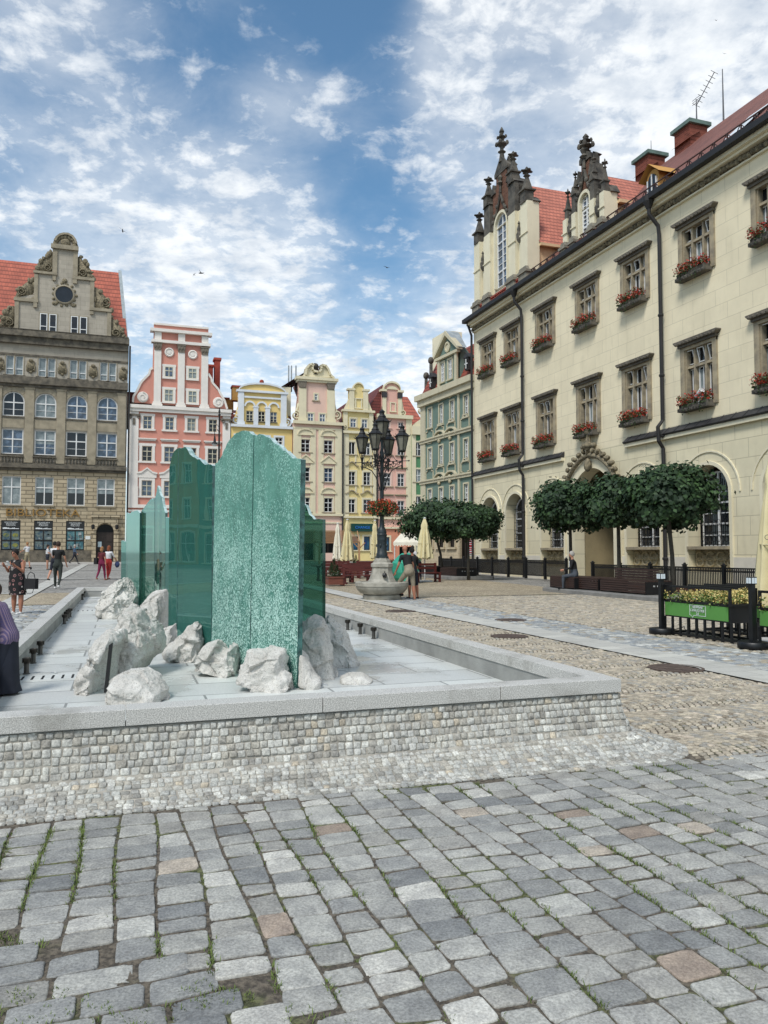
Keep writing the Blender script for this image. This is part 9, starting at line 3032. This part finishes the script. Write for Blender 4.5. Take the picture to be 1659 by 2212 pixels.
# 7, 8 two women
def bagA(t,k,J):
    mb=MB(); mb.box(-.09,.09,-.07,.07,.0,.32,T(-.26,-.10,.78)); mb.tube([(-.26,-.1,1.08),(-.1,-.1,1.34),(.1,-.02,1.38)],.012,5); o=mb.obj('shoulder_bag',BT,bevel=.02); o.matrix_world=t.matrix_basis.copy(); tag(o,'dark shoulder bag of the woman in maroon','bag')
def bagB(t,k,J):
    h=J['hands'][1]
    mb=MB(); mb.ball((h.x,h.y,h.z-.16),(.13,.10,.17),10,8); mb.tube([(h.x-.08,h.y,h.z-.05),(h.x,h.y,h.z+.02),(h.x+.08,h.y,h.z-.05)],.01,5); o=mb.obj('blue_bag',clothm('blue_bag_cloth',sr(52,66,104)),smooth=True); o.matrix_world=t.matrix_basis.copy(); tag(o,'blue cloth bag carried by the woman in the white blouse','bag')
person('woman in a maroon top and magenta trousers walking away',at(221,39),12,1.62,[SKIN,MR,MG,SKIN2],dict(th=(-8,12),kn=(22,6),sh=(5,-8),el=(20,15)),dict(skin=0,hips=2,torso=1,thigh1=2,thigh2=2,calf=2,sleeve=1,elbow=0,forearm=0,hand=0,shoe=3),FAIR,bagA,.018,build=1.12,hairlong=.01)
person('woman in a white blouse and red trousers walking beside the one in maroon',at(236,39.6),14,1.67,[SKIN,WH,RD,SKIN2],dict(th=(12,-8),kn=(6,20),sh=(0,26),el=(15,22),sa=(8,16)),dict(skin=0,hips=2,torso=1,thigh1=2,thigh2=2,calf=2,sleeve=1,elbow=1,forearm=0,hand=0,shoe=3),AUB,bagB,.018,build=1.08,hairlong=.03)
# 9 man leaning at the basin, 10 companion
def cam_(t,k,J):
    h=J['hands'][1]
    mb=MB(); mb.box(h.x-.06,h.x+.06,h.y-.04,h.y+.04,h.z-.09,h.z-.01); mb.lathe((h.x,h.y+.04,h.z-.05),[(.035,0),(.035,.06)],12); mb.tube([(h.x-.05,h.y,h.z-.02),(h.x-.09,h.y,h.z-.25),(h.x,h.y,h.z-.42),(h.x+.09,h.y,h.z-.25),(h.x+.05,h.y,h.z-.02)],.008,5)
    o=mb.obj('camera',SHB); o.matrix_world=t.matrix_basis.copy(); tag(o,'black camera with a looped strap in the hand of the man at the basin','camera')
person('bald man in a black t-shirt and khaki cargo shorts leaning at the basin',at(884,25.2)+Vector((0,0,0)),-34,1.80,[SKIN2,BT,KH,SHB],dict(hip=.90,lean=22,th=(42,-4),kn=(70,4),ab=(16,6),sh=(8,-4),el=(22,8),sa=(16,18)),dict(skin=0,hips=2,torso=1,thigh1=2,thigh2=2,calf=0,sleeve=1,elbow=0,forearm=0,hand=0,shoe=3),None,cam_,.015,build=1.12)
person('companion in dark clothes standing half hidden behind the bald man',at(892.5,25.9),-20,1.66,[SKIN2,BT,NV,SHB],dict(lean=10,th=(6,-4),kn=(6,4),sh=(10,14),el=(20,24),sa=(8,12)),dict(skin=0,hips=2,torso=1,thigh1=2,thigh2=2,calf=0,sleeve=1,elbow=1,forearm=0,hand=0,shoe=3),BLK,None,.016)
person('person in a white t-shirt behind the teal cover',at(891,41),20,1.72,[SKIN,WH,NV,SHB],{},dict(skin=0,hips=2,torso=1,thigh1=2,thigh2=2,calf=2,sleeve=1,elbow=0,forearm=0,hand=0,shoe=3),BR,None,.022)
person('person in a black t-shirt bending by the broad parasol',at(905,38.5),-75,1.7,[SKIN,BT,NV,SHB],dict(lean=42,th=(10,-5),sh=(50,40),el=(20,20)),dict(skin=0,hips=2,torso=1,thigh1=2,thigh2=2,calf=2,sleeve=1,elbow=0,forearm=0,hand=0,shoe=3),BR,None,.022)
# 13 old man on the bench
p=at(1240,29.4); p.z=.055
def shirt(t,k,J):
    mb=MB(); c=J['chest']; mb.prism([(-.03,-.12),(.03,-.12),(.05,.10),(-.05,.10)],0,.02,T(c.x,c.y+.125,c.z)); mb.obj('white_shirt',WH,t)
person('old grey haired man in a dark jacket sitting on the short bench',p,-78,1.74,[SKIN,BT,CH,SHB,WH],dict(hip=.66,lean=8,th=(82,78),kn=(80,84),sh=(16,14),el=(58,60),sa=(12,12),inw=(30,30),ab=(6,6)),dict(skin=0,hips=2,torso=1,thigh1=2,thigh2=2,calf=2,sleeve=1,elbow=1,forearm=1,hand=0,shoe=3),GRY,shirt,.016,build=1.08)
# 14, 15 children at the left edge standing in the dry basin
def plaidm():
    m,nt,b=newmat('purple_check_shirt')
    co=objco(nt); sp=N(nt,'ShaderNodeSeparateXYZ',inp={0:co}).outputs
    f=MATH(nt,'GREATER_THAN',MATH(nt,'FRACT',MATH(nt,'MULTIPLY',sp[0],60.0)),.6); g_=MATH(nt,'GREATER_THAN',MATH(nt,'FRACT',MATH(nt,'MULTIPLY',sp[2],40.0)),.85)
    c=MIXC(nt,f,sr(84,74,110),sr(132,112,130)); c=MIXC(nt,MATH(nt,'MULTIPLY',g_,.3),c,sr(120,98,100))
    nt.links.new(c,b.inputs['Base Color']); b.inputs['Roughness'].default_value=.9; return m
PL=plaidm()
p=onz(15,1500,ZF)
def skirt(t,k,J):
    mb=MB(); K=24
    for j,(z,rx) in enumerate(((.03,.215),(.12,.18),(.3,.165),(.5,.155),(.62,.15))):
        for i in range(K):
            a=2*pi*i/K; w_=1+.06*cos(6*a)*(1-z)
            mb.v.append((rx*w_*cos(a)*.60,rx*.55*w_*sin(a),z*.78))
    for j in range(4):
        for i in range(K):mb.f.append((j*K+i,j*K+(i+1) % K,(j+1)*K+(i+1) % K,(j+1)*K+i)); mb.mi.append(0)
    mb.obj('wide_trousers',NV,t,smooth=True)
person('child in a purple check shirt and wide navy trousers bending at the left edge',p,-88,1.0,[SKIN,PL,NV,SHB],dict(lean=22,sh=(50,40),el=(20,20),th=(4,-4)),dict(skin=0,hips=1,torso=1,thigh1=2,thigh2=2,calf=2,sleeve=1,elbow=1,forearm=1,hand=0,shoe=3),BR,skirt,.02,build=1.2)
p=onz(-44,1510,ZF)
person('child in a grey top at the very left edge, almost out of the photo',p,-60,.92,[SKIN,clothm('grey_green_top',sr(96,106,104)),NV,SHB],dict(sh=(10,16),el=(20,60),sa=(10,22)),dict(skin=0,hips=2,torso=1,thigh1=2,thigh2=2,calf=2,sleeve=1,elbow=1,forearm=1,hand=0,shoe=3),BR,None,.02)
for o in list(bpy.data.objects):
    if o.name.split('.')[0] in ('arch_moulding','white_plinth','cornice','carved_scrolls','pier_base','capitals','carved_ornament','stone_urns','vent_pipes','window_balustrades','string_course','string_moulding','plinth','gable_shoulders','arch_stones','dormer_cheek','white_trim','cream_trim') and len(o.data.vertices)<9000:split_far(o)
